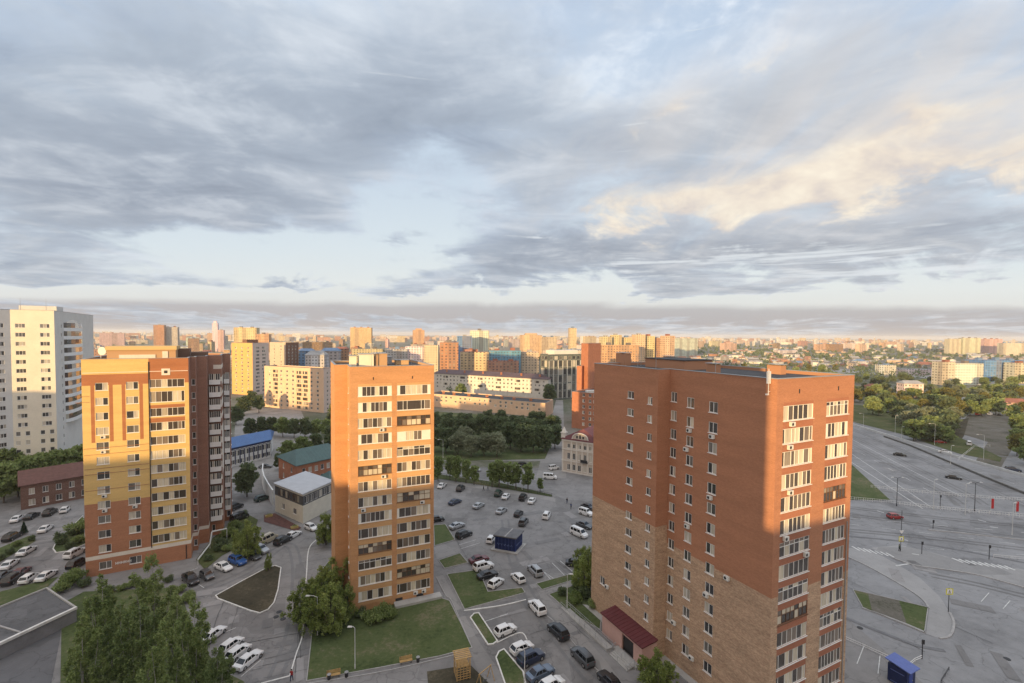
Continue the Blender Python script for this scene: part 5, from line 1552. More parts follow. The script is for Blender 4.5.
# the wood beyond the highway
rw = random.Random(17)
def wood_rows():
    for (ya, yb, n, txt, kinds, h0) in ((432, 443, 14, 'front', ['far_a', 'far_b'], 9), (420, 428, 20, 'second', ['far_a', 'far_b', 'far_a', 'far_g'], 9.5), (408, 416, 24, 'third', ['far_a', 'far_b', 'far_y'], 10), (398, 405, 26, 'fourth', ['far_a', 'far_b', 'far_g', 'far_y'], 9.5), (389, 396, 28, 'fifth', ['far_a', 'far_g', 'far_b'], 9), (381, 387, 30, 'back', ['far_a', 'far_b', 'far_a'], 9)):
        xs = {'front': (912, 952), 'second': (896, 962), 'third': (872, 1000), 'fourth': (850, 1022), 'fifth': (850, 1026), 'back': (800, 1026)}[txt]
        it = []
        for k in range(n):
            px = xs[0] + (xs[1] - xs[0]) * (k + rw.uniform(.1, .9)) / n
            if 955 < px < 1010 and ya > 418: continue
            it.append((px, rw.uniform(ya, yb), h0 * rw.uniform(.65, 1.15)))
        row(kinds, it, '%s tree from left in the ' + txt + ' row of the wood beyond highway', 'trees of the wood beyond the highway', r=rw, wide=1.15)
    row(['far_b', 'far_y'], [(1017, 456, 9), (1024, 444, 10), (1030, 466, 11), (1018, 434, 10), (1012, 420, 9), (1034, 425, 12), (1008, 408, 8), (1022, 416, 9), (1016, 446, 8), (1026, 456, 10), (1000, 404, 8), (990, 406, 7), (978, 407, 8), (968, 409, 8)], '%s tree from left in the clump at the right edge', 'trees at the right edge')
    row(['far_a', 'far_b'], [(860, 402, 6), (866, 398, 7), (876, 404, 6), (884, 413, 4), (893, 404, 6), (902, 412, 6), (852, 393, 7)], '%s tree from left behind the corner of the red tower', 'trees near the highway bend')
    row(['far_a', 'far_b', 'far_y'], [(640 + 13 * k, 372 + (k * 7 % 5), 11 + k % 3) for k in range(16)], '%s tree from left showing over the roof of red tower', 'trees over the red tower roof')
wood_rows()
def woods():
    r = random.Random(4)
    mb = MB(); n = 0
    while n < 1250:
        px = r.uniform(640, 1055); yb = r.choice((r.uniform(8, 22), r.uniform(18, 42)))
        depth = 470 * 50 / yb; p = pos(px, depth)
        if 943 < px < 1040 and 24 < yb < 32: continue
        h = r.uniform(5, 12); rr = h * r.uniform(.4, .6)
        leaf_quads(mb, r, (p.x, p.y, h * .55), (rr, rr, h * .5), 16, max(1.2, depth * .0026), 1, .3); n += 1
    tag(mb.build('woodland', LEAF['dark']), 'far belts of dull green woodland on the plain at right', 'woodland', kind='stuff')
    mb = MB(); n = 0
    while n < 420:
        px = r.uniform(90, 690); yb = r.uniform(9, 62); depth = 470 * 50 / yb; p = pos(px, depth)
        if yb > 45 and (262 < px < 340 or 480 < px): continue
        h = r.uniform(6, 12); rr = h * .45
        leaf_quads(mb, r, (p.x, p.y, h * .55), (rr, rr, h * .5), 22, max(.8, depth * .0022), 1, .3); n += 1
    tag(mb.build('city_greenery', LEAF['dark']), 'tree crowns scattered between the far city blocks', 'trees', kind='stuff')
woods()
# ================================================================== parked and moving cars
def car_paint(name, col, metal=.0):
    return M('car_paint_' + name, col, .32, .03, .5, metal=metal, spec=.5, coat=.6)
PAINTS = {'white': car_paint('white', (.70, .70, .69)), 'silver': car_paint('silver', (.40, .41, .42), .4), 'black': car_paint('black', (.012, .012, .014)), 'grey': car_paint('grey', (.085, .09, .095), .3), 'navy': car_paint('navy', (.018, .028, .06)),
          'blue': car_paint('blue', (.03, .10, .32)), 'red': car_paint('red', (.28, .02, .02)), 'beige': car_paint('beige', (.42, .37, .27)), 'dark-green': car_paint('dark_green', (.02, .045, .035)), 'blue-grey': car_paint('blue_grey', (.12, .16, .22), .3), 'maroon': car_paint('maroon', (.11, .015, .02))}
CGLASS = M('car_glass', (.012, .014, .017), .08, .02, spec=.6); TYRE = M('tyre_rubber', (.018, .018, .018), .85, .1); RIM = M('wheel_rim', (.38, .38, .38), .35, .05, metal=.6)
HEADL = M('headlamp_lens', (.62, .62, .6), .15, .03, spec=.6); TAILL = M('tail_lamp_lens', (.25, .012, .01), .25, .05); TRIM = M('black_trim', (.02, .02, .021), .6, .1)

CSPEC = {  # length, width, bonnet z, belt z, roof z, cowl x, roof front x, roof rear x, tail glass base x, boot z
    'sedan': (4.55, 1.76, .86, .95, 1.45, .85, .25, -1.0, -1.75, .98), 'hatchback': (3.95, 1.70, .90, .98, 1.5, .85, .3, -1.45, -1.9, .99),
    'suv': (4.55, 1.85, 1.03, 1.13, 1.72, .95, .45, -1.8, -2.18, 1.14), 'van': (4.8, 1.9, 1.1, 1.2, 1.98, 1.55, 1.0, -2.25, -2.36, 1.22), 'jeep': (4.1, 1.75, 1.12, 1.2, 1.85, .75, .5, -1.95, -2.02, 1.22), 'pickup': (5.2, 1.85, 1.03, 1.12, 1.75, 1.2, .65, -.75, -1.05, 1.12)}
def car_meshes(kind):
    L, Wd, zb, zl, zr, xc, xf, xr, xt, zt = CSPEC[kind]
    hw = Wd / 2; b = MB()
    def ring(x, w, z0, z1, sh=.06):
        m = (z0 + z1) / 2 + .05
        return [(x, -w * .93, z0), (x, -w, z0 + .14), (x, -w, m), (x, -w * .97, z1 - sh), (x, -w * .84, z1), (x, w * .84, z1), (x, w * .97, z1 - sh), (x, w, m), (x, w, z0 + .14), (x, w * .93, z0)]
    f, r = L / 2, -L / 2
    st = [(r, hw * .80, .42, zt - .22), (r + .06, hw * .9, .30, zt - .06), (r + .35, hw * .97, .22, zt), (r + 1.0, hw, .2, max(zt, zl) - .0), (0, hw, .19, zl), (xc, hw, .2, zl - .02), (xc + .45, hw * .985, .2, zb + .02), (f - .45, hw * .95, .22, zb - .05), (f - .12, hw * .86, .28, zb - .16), (f, hw * .74, .38, zb - .32)]
    b.loft([ring(*s) for s in st], 0)
    # cabin: pillars and roof in paint
    def cab(x, w, z): return [(x, -w, z), (x, w, z)]
    wb, wt = hw * .90, hw * .70
    base = [(xt, -wb, zl - .05), (xc, -wb, zl - .05), (xc, wb, zl - .05), (xt, wb, zl - .05)]
    top = [(xr, -wt, zr - .03), (xf, -wt, zr - .03), (xf, wt, zr - .03), (xr, wt, zr - .03)]
    b.hull(base, top, 0)
    xm = (xr + xf) / 2
    b.loft([[(xr + .05, -wt * .98, zr - .029), (xr + .05, wt * .98, zr - .029)] + [(xr + .05, wt * .85, zr - .005), (xr + .05, -wt * .85, zr - .005)], [(xm, -wt * .99, zr - .029), (xm, wt * .99, zr - .029), (xm, wt * .8, zr + .03), (xm, -wt * .8, zr + .03)], [(xf - .03, -wt * .98, zr - .029), (xf - .03, wt * .98, zr - .029), (xf - .03, wt * .85, zr - .005), (xf - .03, -wt * .85, zr - .005)]], 0)
    for s in (-1, 1): b.box((xc - .18, s * (hw + .07), zl - .02), (.16, .14, .13), 0, 1)       # mirrors
    b.box((f - .1, 0, .3), (.16, Wd * .62, .12), 0, 1); b.box((r + .08, 0, .28), (.14, Wd * .7, .12), 0, 1)
    if kind in ('suv', 'jeep', 'van'):
        for s in (-1, 1): b.tube((xr + .25, s * wt * .86, zr + .05), (xf - .25, s * wt * .86, zr + .05), .025, .025, 4, 1)
    if kind == 'pickup':
        b.box((-1.85, 0, zt + .002), (1.35, Wd * .72, .02), 0, 1)
    def lerp3(a, c, t): return Vector(a).lerp(Vector(c), t)
    def panel(A, B_, C_, D, i0=.06, i1=.06, j0=.08, j1=.1, off=.012, cuts=()):
        A, B_, C_, D = map(Vector, (A, B_, C_, D))
        n = (B_ - A).cross(D - A).normalized(); m = MB(); us = [i0] + list(cuts) + [1 - i1]
        for k in range(len(us) - 1):
            u0 = us[k] + (.02 if k else 0); u1 = us[k + 1] - (.02 if k < len(us) - 2 else 0)
            q = [A.lerp(B_, u).lerp(D.lerp(C_, u), v) + n * off for u, v in ((u0, j0), (u1, j0), (u1, 1 - j1), (u0, 1 - j1))]
            m.hull([p - n * .008 for p in q], q)
        return m
    parts = [('body', b, ['PAINT', TRIM], None)]
    parts.append(('windscreen', panel(base[1], base[2], top[2], top[1]), [CGLASS], None))
    parts.append(('rear_window', panel(base[3], base[0], top[0], top[3]), [CGLASS], None))
    cuts = (.3, .64) if kind != 'pickup' else (.5,)
    parts.append(('side_window', panel(base[0], base[1], top[1], top[0], .07, .07, .12, .1, cuts=cuts), [CGLASS], None))
    parts.append(('side_window', panel(base[2], base[3], top[3], top[2], .07, .07, .12, .1, cuts=cuts), [CGLASS], None))
    R_ = .33 if kind in ('sedan', 'hatchback') else .37
    w = MB(); w.tube((0, -.1, 0), (0, .1, 0), R_, R_, 14, 0); w.tube((0, -.105, 0), (0, .105, 0), R_ * .6, R_ * .6, 10, 1)
    wm = w.mesh('wheel', [TYRE, RIM]); ax = L * .5 - .85
    hl = MB(); hl.box((0, 0, 0), (.1, .3, .14)); tl = MB(); tl.box((0, 0, 0), (.07, .26, .18))
    hm, tm = hl.mesh('headlight', [HEADL]), tl.mesh('tail_light', [TAILL])
    ex = [(('wheel', wm, (sx * ax, sy * (hw - .085), R_))) for sx in (1, -1) for sy in (1, -1)]
    ex += [('headlight', hm, (f - .085, s * hw * .6, zb - .34)) for s in (1, -1)] + [('tail_light', tm, (r + .045, s * hw * .68, zt - .34)) for s in (1, -1)]
    return parts, ex
CMESH, CBODY = {}, {}
def car(kind, colour, px, py, az, label, group, z=.7):
    if kind not in CMESH:
        parts, ex = car_meshes(kind)
        CMESH[kind] = (parts[0][1], [(n, m.mesh(n, mt)) for n, m, mt, _ in parts[1:]], ex)
    bmb, ms, ex = CMESH[kind]
    if (kind, colour) not in CBODY: CBODY[(kind, colour)] = bmb.mesh('body', [PAINTS[colour], TRIM])
    p = P(px, py, z)
    root = thing('pickup_truck' if kind == 'pickup' else ('van' if kind == 'van' else 'car'), label, 'pickup' if kind == 'pickup' else ('van' if kind == 'van' else 'car'), (p.x, p.y, .006), group, R(90 - az))
    link('body', CBODY[(kind, colour)], root)
    for n, me in ms: link(n, me, root)
    for n, me, loc in ex: link(n, me, root, loc)
    return root
G1, G2, G3, G4, G5 = 'cars in the car park behind', 'cars in the yard bays', 'cars on the left lot', 'cars by the cream office', 'cars on the roads'
CARS = [
 # central car park, from the far rows to the near ones
 ('sedan', 'white', 442, 485, 14, 'white car alone in the far left corner of the central car park', G1), ('suv', 'black', 460.6, 488, 14, 'black car next right of the white one in the far left corner', G1),
 ('sedan', 'navy', 455, 501.4, 37, 'navy saloon standing alone just right of the slender tower', G1), ('sedan', 'silver', 478.6, 505, 31, 'silver saloon in the second row of the central car park', G1),
 ('suv', 'dark-green', 498.4, 493, 15, 'dark green off-roader beside a white saloon under the street trees', G1), ('sedan', 'white', 506, 495.7, 16, 'white saloon beside the dark green off-roader under the street trees', G1),
 ('suv', 'black', 523, 497, 17, 'black off-roader in the pair at the right of the tree row', G1), ('sedan', 'white', 532, 500, 18, 'white saloon in the pair at the right of the tree row', G1),
 ('sedan', 'silver', 501.6, 510, 28, 'pale silver saloon straight behind the blue kiosk, third row', G1), ('hatchback', 'black', 518.6, 513, 23, 'black hatchback, farther of two dark cars behind the blue kiosk', G1),
 ('suv', 'grey', 523.5, 521.5, 17, 'dark grey estate, nearer of two dark cars behind the blue kiosk', G1), ('suv', 'white', 546.6, 515, 16, 'white off-roader alone in the right half of the car park', G1),
 ('sedan', 'silver', 457, 525, 44, 'silver saloon nose-in by the small lawn left of the kiosk', G1), ('suv', 'black', 464, 534, 44, 'black off-roader beside the silver saloon left of the kiosk', G1),
 ('hatchback', 'black', 437, 518.6, 66, 'dark car half hidden by the slender tower edge', G1), ('hatchback', 'white', 491.5, 538.5, 17, 'white hatchback parked against the left side of the blue kiosk', G1),
 ('sedan', 'maroon', 479, 558.5, 60, 'dark red car, farthest of the row left of the kiosk front', G1), ('suv', 'white', 483.5, 565.8, 58, 'white off-roader between the dark red and the black car', G1),
 ('sedan', 'black', 487.5, 574, 58, 'black saloon between two white cars at the lawn edge', G1), ('hatchback', 'white', 496, 582, 36, 'white hatchback at the near end of the row by the lawn', G1),
 ('hatchback', 'white', 518, 577, -30, 'white hatchback pointing to us just below the kiosk', G1), ('suv', 'silver', 535, 570, -25, 'silver off-roader right of the white hatchback below the kiosk', G1),
 ('sedan', 'black', 576, 562.5, 100, 'black car in the shade of the tree at red tower', G1), ('van', 'white', 579, 533, 140, 'white minivan by the left edge of the red tower', G1), ('jeep', 'white', 586, 512.5, 132, 'white off-roader, second nearest of the column at red tower edge', G1),
 ('sedan', 'grey', 584.5, 524.5, 135, 'grey car between the white off-roader and the white minivan', G1), ('sedan', 'black', 588.5, 506.5, 132, 'black car at the far end of column at red tower edge', G1),
 ('van', 'white', 550, 476.8, 100, 'white van driving on the street left of the historic house', G5), ('jeep', 'white', 554, 467.6, 60, 'white car turning at the corner of the historic house', G5),
 ('sedan', 'silver', 474.7, 469, 105, 'silver car on the street behind the street trees', G5), ('suv', 'black', 523.5, 465, 100, 'black car on the street in front of the park', G5),
 # yard between the towers
 ('suv', 'white', 537, 606.7, -25, 'white off-roader heading the line of cars along the kerb', G2), ('suv', 'black', 558, 630.5, -30, 'black off-roader behind the white one along the kerb', G2), ('suv', 'grey', 582.4, 656, -28, 'charcoal off-roader third along the kerb by the porch', G2), ('sedan', 'black', 610, 680, -28, 'black car cut by the bottom edge below the porch', G2),
 ('hatchback', 'white', 505.5, 629, 56, 'white hatchback alone in the bay by the narrow lawn', G2), ('hatchback', 'white', 522, 647, 56, 'white hatchback at the top of the near row of four', G2), ('suv', 'navy', 531, 656.8, 56, 'dark navy car between the white hatchback and the blue-grey saloon', G2), ('sedan', 'blue-grey', 540.5, 671.5, 56, 'blue-grey saloon in the near row of four', G2), ('hatchback', 'white', 552, 683, 56, 'white car at the bottom edge in the near row', G2),
 # driveway and cream office
 ('sedan', 'white', 248.5, 658.5, 17, 'white saloon nearest of the white cars beside the birches', G2), ('hatchback', 'white', 238.5, 651, 17, 'white hatchback behind the nearest white saloon by the birches', G2), ('hatchback', 'white', 231.5, 644, 16, 'third white car of the row beside the birches', G2), ('sedan', 'white', 213, 633.5, 12, 'white car half hidden in the birch crowns', G2),
 ('van', 'beige', 268, 538.8, 20, 'beige van at the front of the row by the cream office', G4), ('suv', 'black', 283, 539.8, 20, 'black off-roader between beige van and white car by the office', G4), ('sedan', 'white', 293, 534.2, 17, 'white saloon right of the black off-roader by the cream office', G4), ('hatchback', 'white', 311, 526.8, 124, 'white car under the right corner of the cream office', G4),
 ('suv', 'silver', 260.5, 549, 118, 'silver off-roader fourth from left in the row below the fresh green tree', G4), ('sedan', 'grey', 252.5, 555, 118, 'grey saloon between the blue and the silver car', G4), ('suv', 'blue', 237.5, 560.2, 118, 'bright blue car in the row right of the yellow tower', G4), ('sedan', 'white', 223.5, 566, 118, 'white saloon left of the bright blue car', G4),
 ('hatchback', 'grey', 207, 574.4, 126, 'dark grey hatchback between the black pickup and white saloon', G4), ('pickup', 'black', 190.5, 578.5, 128, 'black pickup at the right foot of the yellow tower', G4),
 ('van', 'black', 239.5, 517, 20, 'dark van in the alley along the yellow tower flank', G4), ('suv', 'black', 235.5, 506.5, 15, 'black car farther up the alley along the yellow tower', G4), ('suv', 'dark-green', 262.5, 498, 30, 'dark green car under the white screen wall', G4), ('sedan', 'grey', 265.5, 466, 75, 'dark car in front of the blue-roofed hall', G4),
 ('sedan', 'white', 318, 446.5, 100, 'white car on the street behind the teal roof', G5), ('sedan', 'white', 305, 447.2, 100, 'paler car left of the white one behind the teal roof', G5),
 # left lot
 ('sedan', 'white', 17.5, 518, -25, 'white saloon leftmost under the old brick house', G3), ('sedan', 'black', 32, 515.2, -18, 'black saloon second under the old brick house', G3), ('suv', 'black', 50, 511.8, -21, 'black off-roader third under the old brick house', G3), ('hatchback', 'white', 65, 509.2, -30, 'white hatchback rightmost under the old brick house', G3),
 ('sedan', 'white', 45.5, 528, -22, 'white saloon driving up the lane of the left lot', G3), ('suv', 'black', 12, 536.2, -16, 'dark off-roader on the left of the small spruce', G3), ('sedan', 'white', 26.5, 550, -15, 'white saloon beside the verge, farther of two', G3), ('sedan', 'white', 9.5, 563.5, -21, 'white saloon beside the verge, nearer of two', G3),
 ('suv', 'white', 75, 552.5, -4, 'white estate car left of the yellow tower foot', G3), ('suv', 'black', 78, 562.5, -4, 'black car just below the white estate car', G3), ('sedan', 'maroon', 20.5, 571.5, -18, 'dark maroon car farther back in the row above the garage', G3), ('suv', 'black', 12.5, 578.3, -18, 'large black off-roader in the row above the garage', G3), ('hatchback', 'white', 29, 577.3, -15, 'white hatchback second from right above the garage', G3), ('sedan', 'white', 46.5, 574.7, -12, 'white saloon at the right end above the garage', G3), ('sedan', 'grey', 1.5, 575.5, -18, 'grey car at the left edge above the garage', G3),
 # roads at right
 ('hatchback', 'red', 895, 516, 88, 'red hatchback crossing the junction', G5), ('sedan', 'black', 900, 454.2, 133, 'dark car farther away on the highway lanes', G5), ('sedan', 'black', 953.5, 476.8, 126, 'dark car nearer on the highway lanes', G5), ('sedan', 'white', 945, 451.5, 130, 'white car on the road beyond the highway barrier', G5), ('van', 'white', 969, 443.5, 40, 'white lorry-like van in the yard beyond the highway', G5), ('suv', 'navy', 1013, 469.5, 120, 'dark blue car at right edge beyond the barrier', G5),
 ('sedan', 'black', 883.5, 410.5, 95, 'left of two dark cars by the far track', G5), ('sedan', 'black', 890, 412.2, 95, 'right of two dark cars by the far track', G5), ('sedan', 'red', 940, 441.5, 110, 'red car at the roadside below the wood', G5), ('van', 'red', 978, 414, 60, 'reddish van at the back of the yard in the wood', G5), ('van', 'white', 990, 414, 60, 'white van right of the reddish one in the yard', G5), ('sedan', 'black', 1000, 414.5, 60, 'black car right of white van in the yard', G5),
]
for c_ in CARS: car(*c_)
# ================================================================== kiosks, lamps, signs, rails, benches, people
def ztop(p, py):
    lo, hi = 0.0, 60.0
    for _ in range(40):
        m = (lo + hi) / 2
        if proj((p.x, p.y, m))[1] > py: lo = m
        else: hi = m
    return lo
PALEP = M('pale_pole', (.55, .55, .53), .5, .06); LAMPH = M('lamp_head', (.6, .6, .58), .35, .05)
YEL = M('yellow_sign', (.62, .58, .05), .5, .04); SIGNW = M('white_sign', (.75, .75, .73), .5, .03); SIGNR = M('red_banner', (.42, .02, .025), .6, .08); SIGNB = M('blue_sign', (.03, .09, .4), .5, .04)

def lamp(px, yb, yt, label, group=None, arms=((-1, 1.6),), pale=True, name='street_lamp', r=.07, az=0.0):
    p = P(px, yb); h = ztop(p, yt); t = thing(name, label, 'street lamp', p, group, R(az))
    m = MB(); m.tube((0, 0, 0), (0, 0, .7), r * 1.5, r * 1.5, 8); m.tube((0, 0, .7), (0, 0, h), r, r * .65, 8)
    m.build('pole', PALEP if pale else M_DARK, t)
    for s, ln in arms:
        m = MB(); m.tube((0, 0, h - .05), (s * ln * .5, 0, h + .22), r * .6, r * .55, 6); m.tube((s * ln * .5, 0, h + .22), (s * ln, 0, h + .25), r * .55, r * .5, 6)
        m.build('arm', PALEP if pale else M_DARK, t)
        m = MB(); m.box((s * (ln + .3), 0, h + .14), (.75, .26, .1), 0, 0, .8); m.box((s * (ln + .3), 0, h + .241), (.6, .2, .06), 0, 0, .7)
        m.build('lamp_head', LAMPH, t)
    return t
lamp(317.5, 635.5, 597, 'pale lamp post at the left edge of the main lawn', 'yard lamps', ((-1, 1.3),))
lamp(355, 669, 628, 'pale lamp post standing in the front of the main lawn', 'yard lamps', ((-1, .45),))
lamp(567, 608.6, 575, 'pale lamp post on the strip lawn left of the red tower', 'yard lamps', ((1, .4),))
lamp(524.5, 684, 651, 'pale lamp post at the bottom beside the near parked row', 'yard lamps', ((-1, .4),))
lamp(443, 458, 440, 'slim pale lamp post before the park', 'yard lamps'); lamp(522, 490, 466, 'slim pale lamp post among the street trees', 'yard lamps')
for k, (px, yb, yt, arms, lab) in enumerate(((863.3, 428, 414, ((-1, 1.8),), 'lamp leftmost beyond the highway, nearest the red tower'), (895, 433.5, 415.5, ((1, .6),), 'second lamp beyond the highway from the left'), (901.5, 440, 427, ((1, .5),), 'third lamp beyond the highway, shorter'),
     (934.5, 445, 424, ((-1, 2.4),), 'lamp with a long arm beyond the highway in the middle'), (950.5, 465, 446, ((1, .5),), 'plain lamp post at the white car beyond the barrier'), (983.5, 460, 435, ((-1, 2.6),), 'lamp with a long arm below the yard, right'))):
    lamp(px, yb, yt, lab, 'highway lamps', arms)
for k, (px, yb, yt, lab) in enumerate(((933.3, 509.5, 480, 'white mast standing left behind the junction railing'), (965, 514.5, 484, 'white mast standing middle behind the junction railing'), (1012, 535, 503.5, 'white mast at right in front of the railing'))):
    lamp(px, yb, yt, lab, 'white masts', ((1, .3),))
for px, yb, yt, lab in ((896.6, 506, 478, 'black ornate double-armed lamp by the grass verge'), (974.5, 511.5, 483, 'black ornate double-armed lamp by the red banners')):
    t = lamp(px, yb, yt, lab, 'black ornate lamps', ((-1, 1.2), (1, 1.2)), False, r=.09)
for px, yb, yt, lab in ((933, 528.5, 520, 'short dark post standing on the junction asphalt'), (921.7, 554, 541.5, 'dark post on the traffic island'), (989, 559.5, 545, 'grey post by the guard rail at right'), (922, 659, 639.5, 'dark post beside the blue cabin fence'), (940, 509, 495, 'dark post with a board behind the railing')):
    p = P(px, yb); h = ztop(p, yt); t = thing('post', lab, 'post', p, None); m = MB(); m.tube((0, 0, 0), (0, 0, h), .07, .06, 8); m.build('pole', M_DARK, t)
    m = MB(); m.box((0, -.1, h - .7), (.42, .1, .7)); m.build('board', M_DARK, t)

def sign(px, yb, ytop, plates, label, extra=None):
    p = P(px, yb); h = ztop(p, ytop); t = thing('road_sign', label, 'road sign', p, None, math.atan2(-p.x, p.y) * .0)
    m = MB(); m.tube((0, 0, 0), (0, 0, h), .06, .05, 8); m.build('pole', M_DARK, t)
    for (py, w, hh, style) in plates:
        z = ztop(p, py) - hh / 2
        m = MB()
        if style == 'yellow':
            m.box((0, -.085, z), (w, .03, hh), 0, 0); m.box((0, -.103, z + hh * .14), (w * .72, .006, hh * .72), 0, 1)
            # walking figure on stripes
            m.box((-.02, -.109, z + hh * .62), (w * .09, .006, hh * .1), 0, 2); m.box((0, -.109, z + hh * .42), (w * .1, .006, hh * .2), .0, 2)
            for s in (-1, 1): m.box((s * w * .09, -.109, z + hh * .26), (w * .06, .006, hh * .16), 0, 2); m.box((s * w * .12, -.109, z + hh * .46), (w * .1, .006, hh * .05), 0, 2)
            for k in range(4): m.box((-w * .24 + k * w * .16, -.109, z + hh * .18), (w * .09, .006, hh * .05), 0, 2)
            m.build('sign_plate', [YEL, SIGNW, M_DARK], t)
        else:
            a = [(-w / 2, -.08, z + hh), (0, -.08, z), (w / 2, -.08, z + hh)]; m.hull(a, [(x, y - .03, zz) for x, y, zz in a]); m.build('sign_plate', [SIGNW], t)
    return t
sign(900.5, 551, 510.5, ((538.8, 1.15, 1.15, 'yellow'), (532, 1.0, .8, 'tri')), 'yellow-framed crossing sign with a white give-way triangle on dark pole')
sign(948.3, 612, 588, ((591.3, 1.3, 1.15, 'yellow'),), 'yellow-framed crossing sign on a grey pole at the pavement tip')

def railing(pts_, label, h=.9, name='railing', mat=None, gap=2.2, cat='railing', nbars=0):
    m = MB(); mat = mat or M_WHITE
    for a, b in zip(pts_, pts_[1:]):
        a, b = Vector((a[0], a[1], 0)), Vector((b[0], b[1], 0)); L = (b - a).length; n = max(1, int(L / gap))
        for z in (h, h * .45): m.tube(a + Vector((0, 0, z)), b + Vector((0, 0, z)), .035, .035, 5)
        for k in range(n + 1):
            q = a.lerp(b, k / n); m.tube(q, q + Vector((0, 0, h)), .04, .04, 5)
        if nbars:
            for k in range(int(L / nbars)):
                q = a.lerp(b, (k + .5) / int(L / nbars)); m.tube(q + Vector((0, 0, h * .1)), q + Vector((0, 0, h)), .02, .02, 4)
    return tag(m.build(name, mat), label, cat)
railing([P(846, 499.5), P(890, 503.5), P(931, 509), P(1040, 519)], 'white railing along the back edge of the junction', 1.0, nbars=.6)
railing([P(871, 488), P(905, 492), P(940, 495), P(985, 499), P(1040, 502)], 'second white railing across the near highway lane', 1.0, nbars=.7)
railing([P(845, 640), P(868, 650), P(891, 660.5)], 'low pale rail left of the blue cabin', .6, gap=3)
railing([P(909, 667), P(915, 662), P(922, 659)], 'short pale rail right of the blue cabin', .6, gap=2)
railing([P(993.6, 557.5), P(1009, 559), P(1045, 562)], 'pale guard rail by the long zebra crossing', .7, gap=3)
railing([P(948, 690), P(941, 683), P(949, 670)], 'dark leaning barrier bar at the bottom right', .5, mat=M_DARK)
railing([P(958, 461), P(974, 448), P(990, 447)], 'yard fence of pale bars beyond the highway', 1.2, name='fence', cat='fence', gap=3)
# low dark hedge-like fence along the car park top
railing([P(430, 474), P(470, 481), P(510, 489), P(552, 496.5)], 'dark low fence along the top edge of the car park', 1.0, name='fence', mat=M_DARK, cat='fence', nbars=.35)
for px, yb, yt, lab in ((990.7, 513, 498, 'left of two red banners behind the railing'), (1015.5, 516, 501, 'right of two red banners behind the railing')):
    p = P(px, yb); h = ztop(p, yt); t = thing('banner_stand', lab, 'banner', p, 'red banners')
    m = MB(); m.tube((0, 0, 0), (0, 0, h), .05, .05, 6); m.build('pole', PALEP, t)
    m = MB(); m.box((.42, 0, h * .3), (.8, .04, h * .66)); m.build('banner', SIGNR, t)

# blue kiosk of the car park
def kiosk():
    A, B_, C_ = P(495, 549.5), P(515.3, 553), P(522, 545.5)
    b = Building('kiosk', 'dark blue kiosk with flat grey roof on a pale plinth in the car park', 'kiosk', [A, B_, C_, A + C_ - B_], .25, 3.3)
    L0, L1 = b.edge(0)[2], b.edge(1)[2]
    b.walls([BLUEK])
    m = MB(); q = inset(b.poly, -.35); m.prism(q, 3.302, 3.55); b.part('roof', m, M('kiosk_roof', (.13, .13, .135), .7, .2, 1))
    m = MB(); e0, e1 = (q[0] + q[1]) / 2, (q[2] + q[3]) / 2; ribbon(m, [(e0.x, e0.y), (e1.x, e1.y)], .3, 3.552, 3.6); b.part('roof_strip', m, KERB_G)
    m = MB(); m.prism(inset(b.poly, -.8), .004, .25); b.part('plinth', m, M_CONC)
    m = MB()
    for i, L in ((0, L0), (1, L1)):
        d = b.edge(i)[1]; ang = math.atan2(d.y, d.x); n = 6
        for k in range(n + 1): m.box(b.pt(i, L * k / n * .98 + L * .01, .26, .03), (.1, .06, 3.0), ang)
    b.part('panel_frame', m, M('kiosk_blue_frame', (.025, .045, .17), .45, .08))
    # pale flourish strokes of the lettering that cannot be read
    m = MB()
    for i, L in ((0, L0), (1, L1)):
        for k in range(5):
            u0 = L * (.12 + .16 * k)
            for j in range(5):
                a = b.pt(i, u0 + .1 * j, 1.5 + .22 * math.sin(j * 1.5 + k), .075); c = b.pt(i, u0 + .1 * (j + 1), 1.5 + .22 * math.sin((j + 1) * 1.5 + k), .075); m.tube(a, c, .035, .035, 4)
    b.part('lettering', m, M('kiosk_pale_blue', (.16, .22, .42), .5, .05))
kiosk()
def cabin():
    p = P(901, 683); ang = math.radians(26); t = thing('cabin', 'small blue cabin with a lighter blue sloping roof at the bottom right', 'cabin', p, None, ang)
    w, d, h = 2.2, 2.4, 2.6
    m = MB(); m.box((0, 0, .1), (w, d, h)); m.build('body', BLUEK, t)
    m = MB()
    a = [(-w / 2 - .2, -d / 2 - .45, h + .12), (w / 2 + .2, -d / 2 - .45, h + .12), (w / 2 + .2, d / 2 + .3, h + .55), (-w / 2 - .2, d / 2 + .3, h + .55)]
    m.hull(a, [(x, y, z + .12) for x, y, z in a]); m.build('roof', BLUEL, t)
    m = MB(); m.box((-.2, -d / 2 - .02, .15), (1.0, .04, 2.0)); dd = m.build('door', M('cabin_door', (.03, .06, .27), .45, .08), t)
    m = MB(); m.box((.18, -d / 2 - .06, 1.1), (.05, .05, .16)); m.build('handle', M_METAL, dd)
    m = MB()
    for s in (-1, 1): m.box((s * (w / 2 + .02), 0, .3), (.04, d * .7, .08)); m.box((s * (w / 2 + .02), 0, 1.9), (.04, d * .7, .08))
    m.build('trim', BLUEL, t)
cabin()

